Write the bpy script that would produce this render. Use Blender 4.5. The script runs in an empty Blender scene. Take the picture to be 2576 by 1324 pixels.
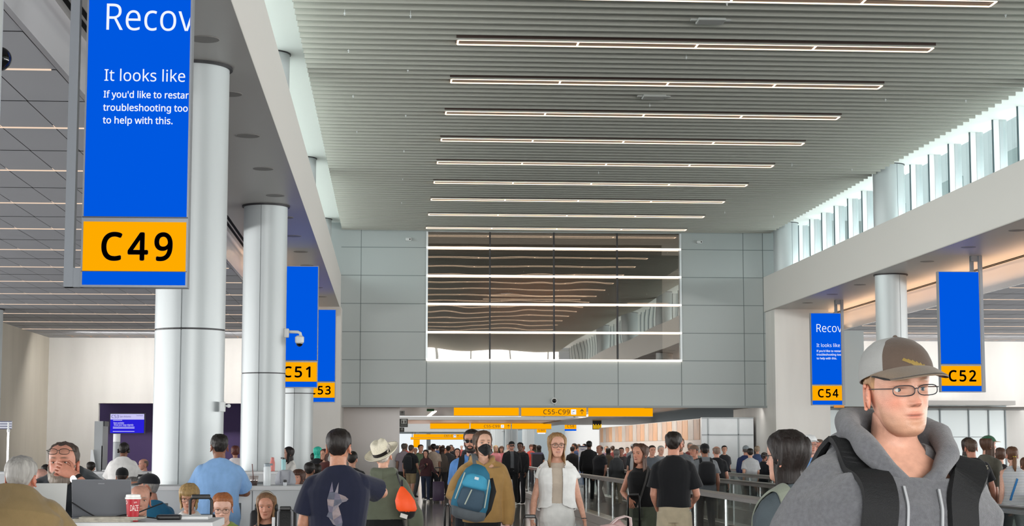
import bpy, bmesh, math, random
import numpy as np
from mathutils import Vector, Matrix, noise, Quaternion

random.seed(7)
SC = bpy.context.scene
COL = SC.collection
PI = math.pi
IW, IH = 2576, 1324

# ------------------------------------------------------------------ camera
FPX = 4400.0
EYE = 1.6
PITCH = math.radians(6.0327)
YAW = math.radians(3.9821)
cam_data = bpy.data.cameras.new('camera')
cam_data.sensor_width = 36.0
cam_data.lens = FPX / IW * 36.0
cam_data.clip_end = 800
cam = bpy.data.objects.new('camera', cam_data)
cam.location = (0, 0, EYE)
cam.rotation_euler = (PI / 2 + PITCH, 0, -YAW)
COL.objects.link(cam)
SC.camera = cam

# ------------------------------------------------------------------ colour management, exposure
SC.view_settings.view_transform = 'Standard'
SC.view_settings.look = 'None'
SC.view_settings.gamma = 1.0
SC.view_settings.use_curve_mapping = False
SC.view_settings.exposure = 0.0
cy = SC.cycles
cy.max_bounces = 7
cy.diffuse_bounces = 4
cy.glossy_bounces = 3
cy.transmission_bounces = 4
cy.transparent_max_bounces = 12
cy.caustics_reflective = False
cy.caustics_refractive = False
cy.sample_clamp_indirect = 4.0
cy.use_adaptive_sampling = True
cy.adaptive_threshold = 0.02

# ------------------------------------------------------------------ sky
world = bpy.data.worlds.new('overcast_sky')
SC.world = world
world.use_nodes = True
wn = world.node_tree
wn.nodes.clear()
w_out = wn.nodes.new('ShaderNodeOutputWorld')
w_bg = wn.nodes.new('ShaderNodeBackground')
w_bg.inputs[0].default_value = (0.87, 0.97, 1.0, 1)
w_bg.inputs[1].default_value = 0.80
wn.links.new(w_bg.outputs[0], w_out.inputs[0])

# ------------------------------------------------------------------ daylight entering the glazed sides of the building, plus added fill lights
def area_light(name, loc, target, sx, sy, power, color):
    l = bpy.data.lights.new(name, 'AREA')
    l.shape = 'RECTANGLE'
    l.size, l.size_y = sx, sy
    l.energy = power
    l.color = color
    o = bpy.data.objects.new(name, l)
    o.location = loc
    d = Vector(target) - Vector(loc)
    o.rotation_euler = d.to_track_quat('-Z', 'Y').to_euler()
    COL.objects.link(o)
    return o

DAY = (1.0, 0.985, 0.955)
area_light('daylight_gate_side', (-30, 22, 2.4), (0, 24, 2.6), 60, 4.2, 3000, DAY)
area_light('daylight_far_gate_side', (36, 22, 2.4), (0, 24, 2.6), 60, 4.2, 3000, DAY)
area_light('ceiling_fill_gate_side', (-29, 22, 0.8), (-12, 24, 5.3), 60, 1.5, 7500, DAY)  # added fill, aimed up from near the floor to lift the gate ceiling
area_light('ceiling_fill_far_gate_side', (35, 22, 0.8), (20, 24, 5.3), 60, 1.5, 7500, DAY)  # same added upward fill for the right gate ceiling
area_light('daylight_rear_glazing', (5.2, -16.5, 4.4), (5.2, 40, 3.6), 14, 8.2, 3000, DAY)
area_light('low_fill_rear', (5.2, -16.4, 1.6), (5.2, 20, 1.1), 16, 2.8, 3000, DAY)  # added low fill from behind the viewer to brighten the people
area_light('clerestory_fill_right', (14.3, 25, 7.12), (4, 25, 9.6), 60, .7, 2500, (1, 1, 1))  # added light hidden behind the beam, stands in for clerestory daylight
area_light('daylight_clerestory_left', (-4.4, 25, 7.9), (6, 25, 7.6), 60, 1.4, 2900, (1, 1, .99))
area_light('daylight_next_hall', (5.0, 125, 8.0), (5.0, 125, 0), 14, 44, 5000, DAY)

# ------------------------------------------------------------------ pixel ray helpers (photo frame 2576 x 1324)
_d = Vector((math.sin(YAW) * math.cos(PITCH), math.cos(YAW) * math.cos(PITCH), math.sin(PITCH)))
_r = Vector((math.cos(YAW), -math.sin(YAW), 0))
_u = _r.cross(_d)
def ray(x, y):
    return _d + _r * ((x - IW / 2) / FPX) + _u * ((IH / 2 - y) / FPX)
def at(x, y, Y):
    q = ray(x, y); t = Y / q.y
    return Vector((q.x * t, Y, EYE + q.z * t))
def atz(x, y, z):
    q = ray(x, y); t = (z - EYE) / q.z
    return Vector((q.x * t, q.y * t, z))

# ------------------------------------------------------------------ materials
def lin(c):
    if isinstance(c, str):
        c = c.lstrip('#'); c = [int(c[i:i + 2], 16) for i in (0, 2, 4)]
    return tuple((v / 255 / 12.92) if v / 255 <= 0.04045 else ((v / 255 + 0.055) / 1.055) ** 2.4 for v in c)

MATS = {}
def P(name, col, rough=0.5, metal=0.0, spec=0.5, noise_=None, bump=None, emit=None, estr=0.0, coat=0.0, sheen=0.0, stretch=None, alpha=1.0):
    """Principled material; noise_ = (scale, amount) albedo mottling; bump = (scale, strength)."""
    if name in MATS:
        return MATS[name]
    m = bpy.data.materials.new(name)
    m.use_nodes = True
    nt = m.node_tree
    b = nt.nodes['Principled BSDF']
    c = lin(col)
    b.inputs['Base Color'].default_value = (*c, 1)
    b.inputs['Roughness'].default_value = rough
    b.inputs['Metallic'].default_value = metal
    b.inputs['Specular IOR Level'].default_value = spec
    if coat: b.inputs['Coat Weight'].default_value = coat
    if sheen:
        b.inputs['Sheen Weight'].default_value = sheen
    if alpha < 1: b.inputs['Alpha'].default_value = alpha
    if emit:
        b.inputs['Emission Color'].default_value = (*lin(emit), 1)
        b.inputs['Emission Strength'].default_value = estr
    if noise_ or bump:
        tc = nt.nodes.new('ShaderNodeTexCoord')
        mp = nt.nodes.new('ShaderNodeMapping')
        nt.links.new(tc.outputs['Object'], mp.inputs[0])
        if stretch: mp.inputs['Scale'].default_value = stretch
    if noise_:
        n = nt.nodes.new('ShaderNodeTexNoise')
        n.inputs['Scale'].default_value = noise_[0]
        n.inputs['Detail'].default_value = 4
        nt.links.new(mp.outputs[0], n.inputs['Vector'])
        r = nt.nodes.new('ShaderNodeMapRange')
        r.inputs['From Min'].default_value = 0.3
        r.inputs['From Max'].default_value = 0.7
        r.inputs['To Min'].default_value = 1 - noise_[1]
        r.inputs['To Max'].default_value = 1 + noise_[1]
        nt.links.new(n.outputs['Fac'], r.inputs['Value'])
        x = nt.nodes.new('ShaderNodeMix'); x.data_type = 'RGBA'; x.blend_type = 'MULTIPLY'
        x.inputs['Factor'].default_value = 1
        x.inputs['A'].default_value = (*c, 1)
        nt.links.new(r.outputs[0], x.inputs['B'])
        nt.links.new(x.outputs['Result'], b.inputs['Base Color'])
    if bump:
        n2 = nt.nodes.new('ShaderNodeTexNoise')
        n2.inputs['Scale'].default_value = bump[0]
        n2.inputs['Detail'].default_value = 3
        nt.links.new(mp.outputs[0], n2.inputs['Vector'])
        bp = nt.nodes.new('ShaderNodeBump')
        bp.inputs['Strength'].default_value = bump[1]
        bp.inputs['Distance'].default_value = 0.01
        nt.links.new(n2.outputs['Fac'], bp.inputs['Height'])
        nt.links.new(bp.outputs[0], b.inputs['Normal'])
    MATS[name] = m
    return m

def E(name, col, strength):
    if name in MATS: return MATS[name]
    m = bpy.data.materials.new(name); m.use_nodes = True
    nt = m.node_tree; nt.nodes.clear()
    o = nt.nodes.new('ShaderNodeOutputMaterial'); e = nt.nodes.new('ShaderNodeEmission')
    e.inputs[0].default_value = (*lin(col), 1); e.inputs[1].default_value = strength
    nt.links.new(e.outputs[0], o.inputs[0])
    MATS[name] = m
    return m

def glass_mat(name, tint, gloss=0.08, rough=0.02, wave=None, gcol=(1, 1, 1)):
    """Thin pane: tinted see-through plus a mirror share."""
    if name in MATS: return MATS[name]
    m = bpy.data.materials.new(name); m.use_nodes = True
    nt = m.node_tree; nt.nodes.clear()
    o = nt.nodes.new('ShaderNodeOutputMaterial')
    t = nt.nodes.new('ShaderNodeBsdfTransparent'); t.inputs[0].default_value = (*lin(tint), 1)
    g = nt.nodes.new('ShaderNodeBsdfGlossy'); g.inputs['Roughness'].default_value = rough
    g.inputs['Color'].default_value = (*gcol, 1)
    mx = nt.nodes.new('ShaderNodeMixShader'); mx.inputs[0].default_value = gloss
    nt.links.new(t.outputs[0], mx.inputs[1]); nt.links.new(g.outputs[0], mx.inputs[2])
    nt.links.new(mx.outputs[0], o.inputs[0])
    if wave:
        tc = nt.nodes.new('ShaderNodeTexCoord')
        n = nt.nodes.new('ShaderNodeTexNoise'); n.inputs['Scale'].default_value = wave[0]; n.inputs['Detail'].default_value = 1
        nt.links.new(tc.outputs['Object'], n.inputs['Vector'])
        bp = nt.nodes.new('ShaderNodeBump'); bp.inputs['Strength'].default_value = wave[1]; bp.inputs['Distance'].default_value = 0.02
        nt.links.new(n.outputs['Fac'], bp.inputs['Height']); nt.links.new(bp.outputs[0], g.inputs['Normal'])
    MATS[name] = m
    return m

# ------------------------------------------------------------------ mesh builder
class MB:
    def __init__(self):
        self.v = []; self.f = []; self.mi = []; self.cur = 0
    def m(self, i):
        self.cur = i; return self
    def add(self, vs, fs):
        o = len(self.v)
        self.v += [tuple(p) for p in vs]
        self.f += [tuple(i + o for i in f) for f in fs]
        self.mi += [self.cur] * len(fs)
        return self
    def box(self, x0, x1, y0, y1, z0, z1, M=None, bev=0.0):
        if bev > 0:
            bm = bmesh.new()
            bmesh.ops.create_cube(bm, size=1)
            for v in bm.verts:
                v.co = Vector(((x0 + x1) / 2 + v.co.x * (x1 - x0), (y0 + y1) / 2 + v.co.y * (y1 - y0), (z0 + z1) / 2 + v.co.z * (z1 - z0)))
            bmesh.ops.bevel(bm, geom=list(bm.edges), offset=bev, segments=2, profile=0.5, affect='EDGES')
            bm.verts.ensure_lookup_table(); bm.verts.index_update()
            vs = [v.co.copy() for v in bm.verts]; fs = [tuple(v.index for v in f.verts) for f in bm.faces]
            bm.free()
        else:
            vs = [Vector(p) for p in ((x0, y0, z0), (x1, y0, z0), (x1, y1, z0), (x0, y1, z0), (x0, y0, z1), (x1, y0, z1), (x1, y1, z1), (x0, y1, z1))]
            fs = [(3, 2, 1, 0), (4, 5, 6, 7), (0, 1, 5, 4), (1, 2, 6, 5), (2, 3, 7, 6), (3, 0, 4, 7)]
        if M is not None: vs = [M @ v for v in vs]
        return self.add(vs, fs)
    def tube(self, pts, r, n=8, cap=True, squash=None, up=None):
        """Tube along pts; r scalar or list; squash=(a,b) scales the two cross axes."""
        pts = [Vector(p) for p in pts]
        k = len(pts)
        rs = r if isinstance(r, (list, tuple)) else [r] * k
        vs = []; fs = []
        prev = None
        for i, p in enumerate(pts):
            t = (pts[min(i + 1, k - 1)] - pts[max(i - 1, 0)]).normalized()
            if prev is None:
                a = Vector(up) if up else (Vector((0, 0, 1)) if abs(t.z) < 0.9 else Vector((0, 1, 0)))
                x = a.cross(t).normalized()
            else:
                x = (prev - t * prev.dot(t)).normalized()
            y = t.cross(x)
            prev = x
            ri = rs[i]
            ra, rb = (ri if isinstance(ri, (list, tuple)) else (ri, ri))
            if squash: ra *= squash[0]; rb *= squash[1]
            for j in range(n):
                a = 2 * PI * j / n
                vs.append(p + x * (ra * math.cos(a)) + y * (rb * math.sin(a)))
        for i in range(k - 1):
            for j in range(n):
                fs.append((i * n + j, i * n + (j + 1) % n, (i + 1) * n + (j + 1) % n, (i + 1) * n + j))
        if cap:
            fs.append(tuple(range(n - 1, -1, -1))); fs.append(tuple((k - 1) * n + j for j in range(n)))
        return self.add(vs, fs)
    def lathe(self, prof, c=(0, 0, 0), n=24, M=None, cap=True):
        """prof: list of (r, z) bottom to top about z."""
        vs = []; fs = []
        for (r, z) in prof:
            for j in range(n):
                a = 2 * PI * j / n
                vs.append(Vector((c[0] + r * math.cos(a), c[1] + r * math.sin(a), c[2] + z)))
        for i in range(len(prof) - 1):
            for j in range(n):
                fs.append((i * n + j, i * n + (j + 1) % n, (i + 1) * n + (j + 1) % n, (i + 1) * n + j))
        if cap:
            fs.append(tuple(range(n - 1, -1, -1))); fs.append(tuple((len(prof) - 1) * n + j for j in range(n)))
        if M is not None: vs = [M @ v for v in vs]
        return self.add(vs, fs)
    def prism(self, poly, y0, y1, M=None):
        """poly: (x, z) outline extruded from y0 to y1."""
        n = len(poly)
        vs = [Vector((p[0], y0, p[1])) for p in poly] + [Vector((p[0], y1, p[1])) for p in poly]
        fs = [tuple(range(n)), tuple(range(2 * n - 1, n - 1, -1))] + [(i + n, (i + 1) % n + n, (i + 1) % n, i) for i in range(n)]
        if M is not None: vs = [M @ v for v in vs]
        return self.add(vs, fs)
    def sphere(self, c, r, n=12, m=8, M=None):
        rx, ry, rz = r if isinstance(r, (list, tuple)) else (r, r, r)
        prof = []
        vs = []; fs = []
        for i in range(m + 1):
            t = -PI / 2 + PI * i / m
            for j in range(n):
                a = 2 * PI * j / n
                vs.append(Vector((c[0] + rx * math.cos(t) * math.cos(a), c[1] + ry * math.cos(t) * math.sin(a), c[2] + rz * math.sin(t))))
        for i in range(m):
            for j in range(n):
                fs.append((i * n + j, i * n + (j + 1) % n, (i + 1) * n + (j + 1) % n, (i + 1) * n + j))
        if M is not None: vs = [M @ v for v in vs]
        return self.add(vs, fs)
    def build(self, name, mats, parent=None, smooth=False, local=False, wall=False):
        me = bpy.data.meshes.new(name)
        me.from_pydata(self.v, [], self.f)
        if not isinstance(mats, (list, tuple)): mats = [mats]
        for x in mats: me.materials.append(x)
        if len(mats) > 1: me.polygons.foreach_set('material_index', self.mi)
        if smooth:
            me.polygons.foreach_set('use_smooth', [True] * len(me.polygons))
            if smooth == 'auto': me.set_sharp_from_angle(angle=math.radians(40))
        me.update()
        o = bpy.data.objects.new(name, me)
        COL.objects.link(o)
        if parent is not None: put(o, parent, local)
        return o

def put(o, parent, local=False):
    o.parent = parent
    if not local:
        Mw = Matrix.Identity(4); p = parent
        while p is not None:
            Mw = (p.matrix_parent_inverse @ Matrix.LocRotScale(p.location, p.rotation_euler, p.scale)) @ Mw
            p = p.parent
        o.matrix_parent_inverse = Mw.inverted()

def tag(o, label=None, cat=None, group=None, kind=None):
    if label: o['label'] = label
    if cat: o['category'] = cat
    if group: o['group'] = group
    if kind: o['kind'] = kind
    return o
def thing(name, label, cat, loc=(0, 0, 0), rz=0.0, group=None):
    o = bpy.data.objects.new(name, None)
    o.empty_display_size = 0.2
    o.location = loc; o.rotation_euler = (0, 0, rz)
    COL.objects.link(o)
    return tag(o, label, cat, group)
def struct(name, mb, mats, parent=None, smooth=False):
    o = mb.build(name, mats, parent, smooth)
    if parent is None: o['kind'] = 'structure'
    return o
def children_of(o):
    return [c for c in COL.objects if c.parent is o]
def copy_tree(o, parent=None, kids=None):
    c = o.copy(); COL.objects.link(c)
    if parent is not None: c.parent = parent
    for ch in o.children: copy_tree(ch, c)
    return c

# ------------------------------------------------------------------ lettering (built-in font, turned into mesh)
try:
    VF = bpy.data.fonts.load(bpy.utils.system_resource('DATAFILES', path='fonts') + '/NotoSansMath-Regular.woff2')
except Exception:
    VF = None
def text_obj(name, s, size, mat, parent, loc, rz=0.0, align='LEFT', ext=0.002, offset=0.0, spacing=1.0, xs=1.0, clip=None, fit=None, bold=0.0):
    cu = bpy.data.curves.new(name, 'FONT')
    if VF is not None: cu.font = VF
    cu.body = s; cu.size = size * (1.9 if VF is not None else 1.0); cu.align_x = align; cu.align_y = 'BOTTOM_BASELINE'
    cu.extrude = ext; cu.offset = offset; cu.space_character = spacing; cu.resolution_u = 4
    t = bpy.data.objects.new(name, cu)
    SCR.collection.objects.link(t)
    SCR.view_layers[0].update()
    me = bpy.data.meshes.new_from_object(t.evaluated_get(SCR.view_layers[0].depsgraph))
    SCR.collection.objects.unlink(t); bpy.data.objects.remove(t)
    if fit is not None:
        xs_ = [v.co.x for v in me.vertices]
        xs = fit / max(1e-6, max(xs_) - min(xs_))
    if bold:
        bm = bmesh.new()
        for k_ in range(8):
            me2 = me.copy(); me2.transform(Matrix.Translation((bold * math.cos(k_ * PI / 4), bold * math.sin(k_ * PI / 4), 0)))
            bm.from_mesh(me2); bpy.data.meshes.remove(me2)
        bm.to_mesh(me); bm.free()
    R = Matrix.Rotation(rz, 4, 'Z') @ Matrix.Rotation(PI / 2, 4, 'X') @ Matrix.Diagonal((xs, 1, 1, 1))
    if clip is not None:       # cut at a local x limit (lettering that runs off a screen)
        bm = bmesh.new(); bm.from_mesh(me)
        bmesh.ops.bisect_plane(bm, geom=bm.verts[:] + bm.edges[:] + bm.faces[:], plane_co=(clip / xs, 0, 0), plane_no=(1, 0, 0), clear_outer=True)
        bm.to_mesh(me); bm.free()
    me.transform(Matrix.Translation(loc) @ R)
    me.materials.clear(); me.materials.append(mat)
    o = bpy.data.objects.new(name, me)
    COL.objects.link(o)
    if parent is not None: put(o, parent)
    return o
SCR = bpy.data.scenes.new('scratch')
# ================================================================== materials of the building
M_beam = P('painted_fascia', '#d6d3cf', 0.6)
M_soffit = P('painted_soffit', '#b9b7b3', 0.42, spec=0.5)
M_baffle = P('baffle_paint', '#aeada5', 0.6)
M_plenum = P('plenum_white', '#e9ebe8', 0.7)
M_endpanel = P('metal_wall_panel', '#adb4b4', 0.45, metal=0.0, spec=0.5)
M_joint = P('panel_joint', '#6d7676', 0.7)
M_colmetal = P('column_cladding', '#bcc2c4', 0.42, metal=0.2, spec=0.5, noise_=(1.2, 0.04), stretch=(1, 1, 0.25))
M_dark = P('dark_metal', '#26262a', 0.5)
M_slot = P('dark_slot', '#050404', 0.8, spec=0.1)
M_floor = P('polished_terrazzo', '#a39e9a', 0.11, spec=0.6, noise_=(3.0, 0.12))
M_gateceil = P('gate_ceiling_panel', '#bdbfc5', 0.6)
M_fascia2 = P('gloss_fascia', '#c6c6cb', 0.12, spec=0.6)
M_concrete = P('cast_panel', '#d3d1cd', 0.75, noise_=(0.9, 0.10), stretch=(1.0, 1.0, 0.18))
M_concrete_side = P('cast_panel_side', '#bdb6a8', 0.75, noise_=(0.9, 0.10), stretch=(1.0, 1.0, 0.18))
M_purple = P('purple_paint', '#473565', 0.6)
M_white = P('white_laminate', '#e6e8ea', 0.4)
M_brown = P('brown_gloss_panel', '#8d8077', 0.18, spec=0.5)
M_alu = P('anodised_aluminium', '#c9cfd2', 0.35, metal=0.6)
M_steel = P('brushed_steel', '#b4b4b6', 0.25, metal=0.9)
M_led = E('warm_led', '#ffe3c4', 2.4)
M_ledbar = E('warm_white_led', '#fff0dc', 3.0)
M_warm = E('warm_cove', '#ffb877', 2.2)
M_clear = glass_mat('clerestory_glass', '#f2f9f8', 0.08)
M_barrier = P('white_barrier_panel', '#dfe4e7', 0.35, noise_=(2.0, 0.05))

YE = 54.6           # end wall
XL, XR = -1.53, 12.0
ZC = 8.36           # underside of baffles
ZF = 8.62           # flat ceiling above the clerestory
Y0 = -15.0          # rear of the hall behind the viewer
ZS = 5.87           # soffit
ZG = 5.30           # gate ceiling
XFL, XFR = -1.55, 11.8

# floor
struct('floor', MB().box(-40, 46, -18, 230, -0.2, 0.0), M_floor)
M_carpet = P('gate_carpet', '#a9a8a8', 0.95, noise_=(30, .08))
struct('floor_gate_left', MB().box(-39, -3.3, -16, YE + 6.9, 0.0, 0.012), M_carpet)
struct('floor_gate_right', MB().box(14.0, 45, -16, YE + 5.4, 0.0, 0.012), M_carpet)

# upper ceiling slab (white plenum) and the slats
mb = MB()
mb.box(XL - 3.2, XR + 1.25, Y0, YE + 0.5, ZF + 0.0, ZF + 0.25)
struct('ceiling', mb, M_plenum)
PITCHB = 0.3896
mb = MB()
y = 28.75 - 0.165 - PITCHB * 110
LIGHT_Y = []
k = 0
ys = []
while y < YE - 0.05:
    if y > Y0: ys.append(y)
    y += PITCHB
for y in ys:
    mb.box(XL, XR, y - 0.022, y + 0.022, ZC, ZC + 0.20)
struct('ceiling_slats', mb, M_baffle)

# fascia beams and soffits of both sides
def side_beams(sx, name):
    xi = XFL if sx < 0 else XFR                     # inner face
    xo = -3.23 if sx < 0 else 14.25                  # outer edge of the soffit
    a, b = min(xi, xo), max(xi, xo)
    m = MB()
    m.box(min(xi, xi + sx * 0.12), max(xi, xi + sx * 0.12), Y0, YE, ZS + .02, 6.98)
    struct('beam_' + name, m, M_beam)
    xs0 = xi
    m = MB().box(min(xs0, xo), max(xs0, xo), Y0, YE + 5.3, ZS, ZS + 0.02)
    struct('soffit_' + name, m, M_soffit)
    m = MB().box(min(xi + sx * .12, xo), max(xi + sx * .12, xo), Y0, YE, 6.86, 6.96)
    struct('ledge_' + name, m, M_beam)
side_beams(-1, 'left'); side_beams(1, 'right')

# soffit edge slot and glossy fascia that drops to the gate ceilings
for sx, xo, nm in ((-1, -3.23, 'left'), (1, 14.25, 'right')):
    m = MB().box(min(xo, xo + sx * .06), max(xo, xo + sx * .06), Y0, YE + 5.3, ZG, ZS + .1)
    struct('fascia_' + nm, m, M_fascia2)
    m = MB()
    for d in (0.10, 0.19):
        x = xo - sx * d
        m.box(x - .026, x + .026, Y0, YE + 5.3, ZS - .006, ZS + .004)
    struct('trim_air_slot_' + nm, m, M_slot)

# gate hold-room ceilings: long tilted panels, light slots between them
def gate_ceiling(x0, x1, nm):
    m = MB()
    y = -2.0 - 0.0
    yy = 20.4 - 1.6 * 12
    while yy < YE + 5.2:
        y2 = min(yy + 1.598, YE + 5.4)
        n = int((x1 - x0) / 0.6)
        for i in range(n):
            a = x0 + (x1 - x0) * i / n; b = x0 + (x1 - x0) * (i + 1) / n - 0.010
            m.add([(a, yy, ZG), (b, yy, ZG), (b, y2, ZG + 0.006), (a, y2, ZG + 0.006)], [(3, 2, 1, 0)])
        yy += 1.6
    struct('ceiling_gate_' + nm, m, M_gateceil)
    struct('ceiling_gate_plenum_' + nm, MB().box(x0, x1, -4, YE + 5.4, ZG + 0.12, ZG + 0.3), P('plenum_dark', '#4a4b4f', .8))
gate_ceiling(-29.5, -3.29, 'left'); gate_ceiling(14.31, 35.5, 'right')

# columns: two-piece metal cladding with a ring joint and dark collar
def column(x, y, top=ZS, seam=-100, upper=True):
    R = 0.385
    c = bpy.data.objects.new('column', None); c.location = (x, y, 0); COL.objects.link(c); c['kind'] = 'structure'
    def shell(z0, z1, name):
        m = MB(); n = 48
        ring = []
        for j in range(n):
            a = math.radians(seam) + 2 * PI * j / n
            r = R
            ring.append((r * math.cos(a), r * math.sin(a)))
        # groove at the seam and opposite
        pts = []
        for j, p in enumerate(ring):
            if j in (0, n // 2):
                a = math.atan2(p[1], p[0])
                for da, rr in ((-.016, R), (-.012, R - .014), (.012, R - .014), (.016, R)):
                    pts.append((rr * math.cos(a + da), rr * math.sin(a + da)))
            else: pts.append(p)
        k = len(pts)
        vs = [(x + p[0], y + p[1], z0) for p in pts] + [(x + p[0], y + p[1], z1) for p in pts]
        fs = [(i, (i + 1) % k, (i + 1) % k + k, i + k) for i in range(k)]
        m.add(vs, fs)
        o = m.build(name, M_colmetal, c, smooth='auto')
        return o
    shell(0, 2.885, 'lower_cladding'); shell(2.905, top - 0.03, 'upper_cladding')
    m = MB().lathe([(R - .012, 2.88), (R - .012, 2.91)], (x, y, 0), 32)
    m.lathe([(R + .035, top - .03), (R + .035, top)], (x, y, 0), 40)
    m.build('collar', M_dark, c)
    if upper:
        shell(6.9, ZF - .02, 'clerestory_cladding')
        MB().lathe([(R + .02, ZF - .02), (R + .02, ZF)], (x, y, 0), 40).build('top_collar', M_dark, c)
    return c
for k in range(0, 5):
    yc = 8.2 + 11.4 * k
    column(-2.22, yc, seam=-98)
    column(12.36, yc, seam=-72)
column(-10.75, 47.6, top=ZG, upper=False)
column(-22, 47.6, top=ZG, upper=False)

# clerestory windows: glass bands with mullions (right visible, left lights the cove)
for sx, xw, nm in ((1, 13.1, 'right'), (-1, -3.0, 'left')):
    w = bpy.data.objects.new('window_1' if sx > 0 else 'window_2', None); w.location = (xw, 20, 6.9); COL.objects.link(w); w['kind'] = 'structure'
    m = MB().box(xw, xw + .02, Y0, YE, 6.96, ZF)
    m.build('glazing', M_clear, w)
    yy = 54.3 - 1.5 * 46
    m = MB(); m2 = MB(); m3 = MB()
    while yy < YE:
        m.box(xw - .07, xw + .09, yy - .03, yy + .03, 6.96, ZF)
        m2.box(xw - .20, xw - .07, yy - .02, yy + .02, 6.96, ZF)
        m3.box(xw - .225, xw - .20, yy - .022, yy + .022, 6.96, ZF)
        yy += 1.5
    m.build('mullions', M_alu, w); m2.build('mullion_fins', P('white_fin', '#f3f5f5', .5), w); m3.build('mullion_caps', P('grey_fin', '#3f5157', .4), w)
# bits of the neighbouring roof seen through the glass
mb = MB()
mb.box(17.5, 18.2, 0, 70, 6.0, 9.0).box(17.4, 17.6, 0, 70, 9.0, 9.12)
for i in range(12):
    mb.box(17.3, 17.5, 4 + i * 6, 6.2 + i * 6, 6.0, 9.9)
struct('exterior_parapet', mb, P('exterior_cladding', '#cfdcdc', .5))

# end wall: upper part over the opening, with joints; window opening X 1.13..9.15, z 4.33..8.36
WX0, WX1, WZ0, WZ1 = 1.13, 9.15, 4.33, 8.36
ZH = 2.90
mb = MB()
mb.box(-3.2, WX0, YE, YE + .35, ZH, ZF + .2)
mb.box(WX1, 15.0, YE, YE + .35, 2.9, ZF + .2)
mb.box(WX0, WX1, YE, YE + .35, ZH, WZ0)
mb.box(WX0, WX1, YE, YE + .35, WZ1, ZF + .2)
struct('wall_end', mb, M_endpanel)
m = MB(); g = 0.009
zs = [7.85, 6.965, 6.08, 5.195, 4.325, 3.6]
for z in zs:
    for a, b in (((-1.55, WX0), (WX1, 13.0)) if z > 4.33 else ((-1.55, 11.85),)):
        m.box(a, b, YE - .004, YE + .002, z - g, z + g)
for x in (-.93, 11.16):
    m.box(x - g, x + g, YE - .004, YE + .002, ZH, ZC + .2)
for x in (WX0, 3.11, 5.13, 7.14, WX1):
    m.box(x - g, x + g, YE - .0042, YE + .002, ZH, WZ0)
m.box(11.78, 11.80, YE - .004, YE + .002, ZH, ZF)
struct('trim_panel_joints', m, M_joint)
m = MB().box(-1.55, 11.85, YE - .05, YE + .36, ZH - .05, ZH + .012)
struct('trim_opening_head', m, P('opening_head', '#8f9596', .4))
# soffit piers beside the opening
struct('wall_pier_left', MB().box(-3.25, -1.50, YE - 1.3, YE + 5.4, 0, ZS), M_concrete)
struct('wall_pier_right', MB().box(11.85, 13.55, YE - 1.3, YE + 5.4, 0, ZS), M_concrete)

# upper window: wavy mirror-like glass, a warm room behind, LED bars, mullions
win = bpy.data.objects.new('window_3', None); win.location = (5.14, YE, WZ0); COL.objects.link(win); win['kind'] = 'structure'
M_mirror = glass_mat('lounge_glass', '#b9aea4', 0.34, 0.01, (0.55, 0.22), (0.86, 0.83, 0.80))
MB().box(WX0, WX1, YE + .10, YE + .115, WZ0, WZ1).build('glazing', M_mirror, win)
m = MB()
for x in (3.11, 5.13, 7.14): m.box(x - .022, x + .022, YE + .01, YE + .10, WZ0, WZ1)
m.build('mullions', M_dark, win)
m = MB()
m.box(WX0 - .03, WX0 + .03, YE - .02, YE + .1, WZ0, WZ1); m.box(WX1 - .03, WX1 + .03, YE - .02, YE + .1, WZ0, WZ1)
m.build('frame', M_alu, win)
m = MB()
for z in (7.85, 6.965, 6.08, 5.195, 4.325):
    m.tube([(WX0 - .01, YE - .03, z), (WX1 + .01, YE - .03, z)], .03, 8)
m.build('led_bars', M_ledbar, win)
# room behind the glass
mb = MB()
mb.box(WX0 - .5, WX1 + .5, YE + 7, YE + 7.1, 3.9, 8.8)
mb.box(WX0 - .5, WX1 + .5, YE + .36, YE + 7, 3.9, 4.2)
struct('wall_lounge', mb, P('lounge_wall', '#8a7566', .6))
struct('ceiling_lounge', MB().box(WX0 - .5, WX1 + .5, YE + .36, YE + 7, 7.6, 7.7), P('lounge_ceiling', '#6d675f', .6))
mb = MB()
mb.box(3.4, 6.9, YE + 6.6, YE + 6.65, 6.9, 6.93).box(3.2, 6.6, YE + 5.8, YE + 5.85, 6.72, 6.75).box(8.0, 9.4, YE + 4.0, YE + 4.05, 6.45, 6.48)
struct('trim_lounge_leds', mb, M_ledbar)
area_light('lounge_glow', (5.2, YE + 5.6, 7.3), (5.2, YE + 6.8, 6.0), 3.5, .4, 80, (1, .66, .42))

# gate-side back walls and side walls
YB = YE + 5.4
mb = MB()
xa, xb, zo = at(246, 1100, YB).x, at(610, 1100, YB).x, at(300, 1015, YB).z
mb.box(-11.5, xa, YB, YB + .3, 0, ZG + .3); mb.box(xa, xb, YB, YB + .3, zo, ZG + .3); mb.box(xb, -1.5, YB, YB + .3, 0, ZG + .3)
struct('wall_gate_left_back', mb, M_concrete)
struct('wall_gate_left_alcove', MB().box(xa - .3, xb + .3, YB + 1.6, YB + 1.8, 0, zo + .2).box(xa - .01, xb + .01, YB + .3, YB + 1.6, zo, zo + .1), M_purple)
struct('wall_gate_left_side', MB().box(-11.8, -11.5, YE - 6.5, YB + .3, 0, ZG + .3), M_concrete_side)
mb = MB().box(12.0, 36, YB, YB + .3, 0, ZG + .3)
struct('wall_gate_right_back', mb, M_concrete)
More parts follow.
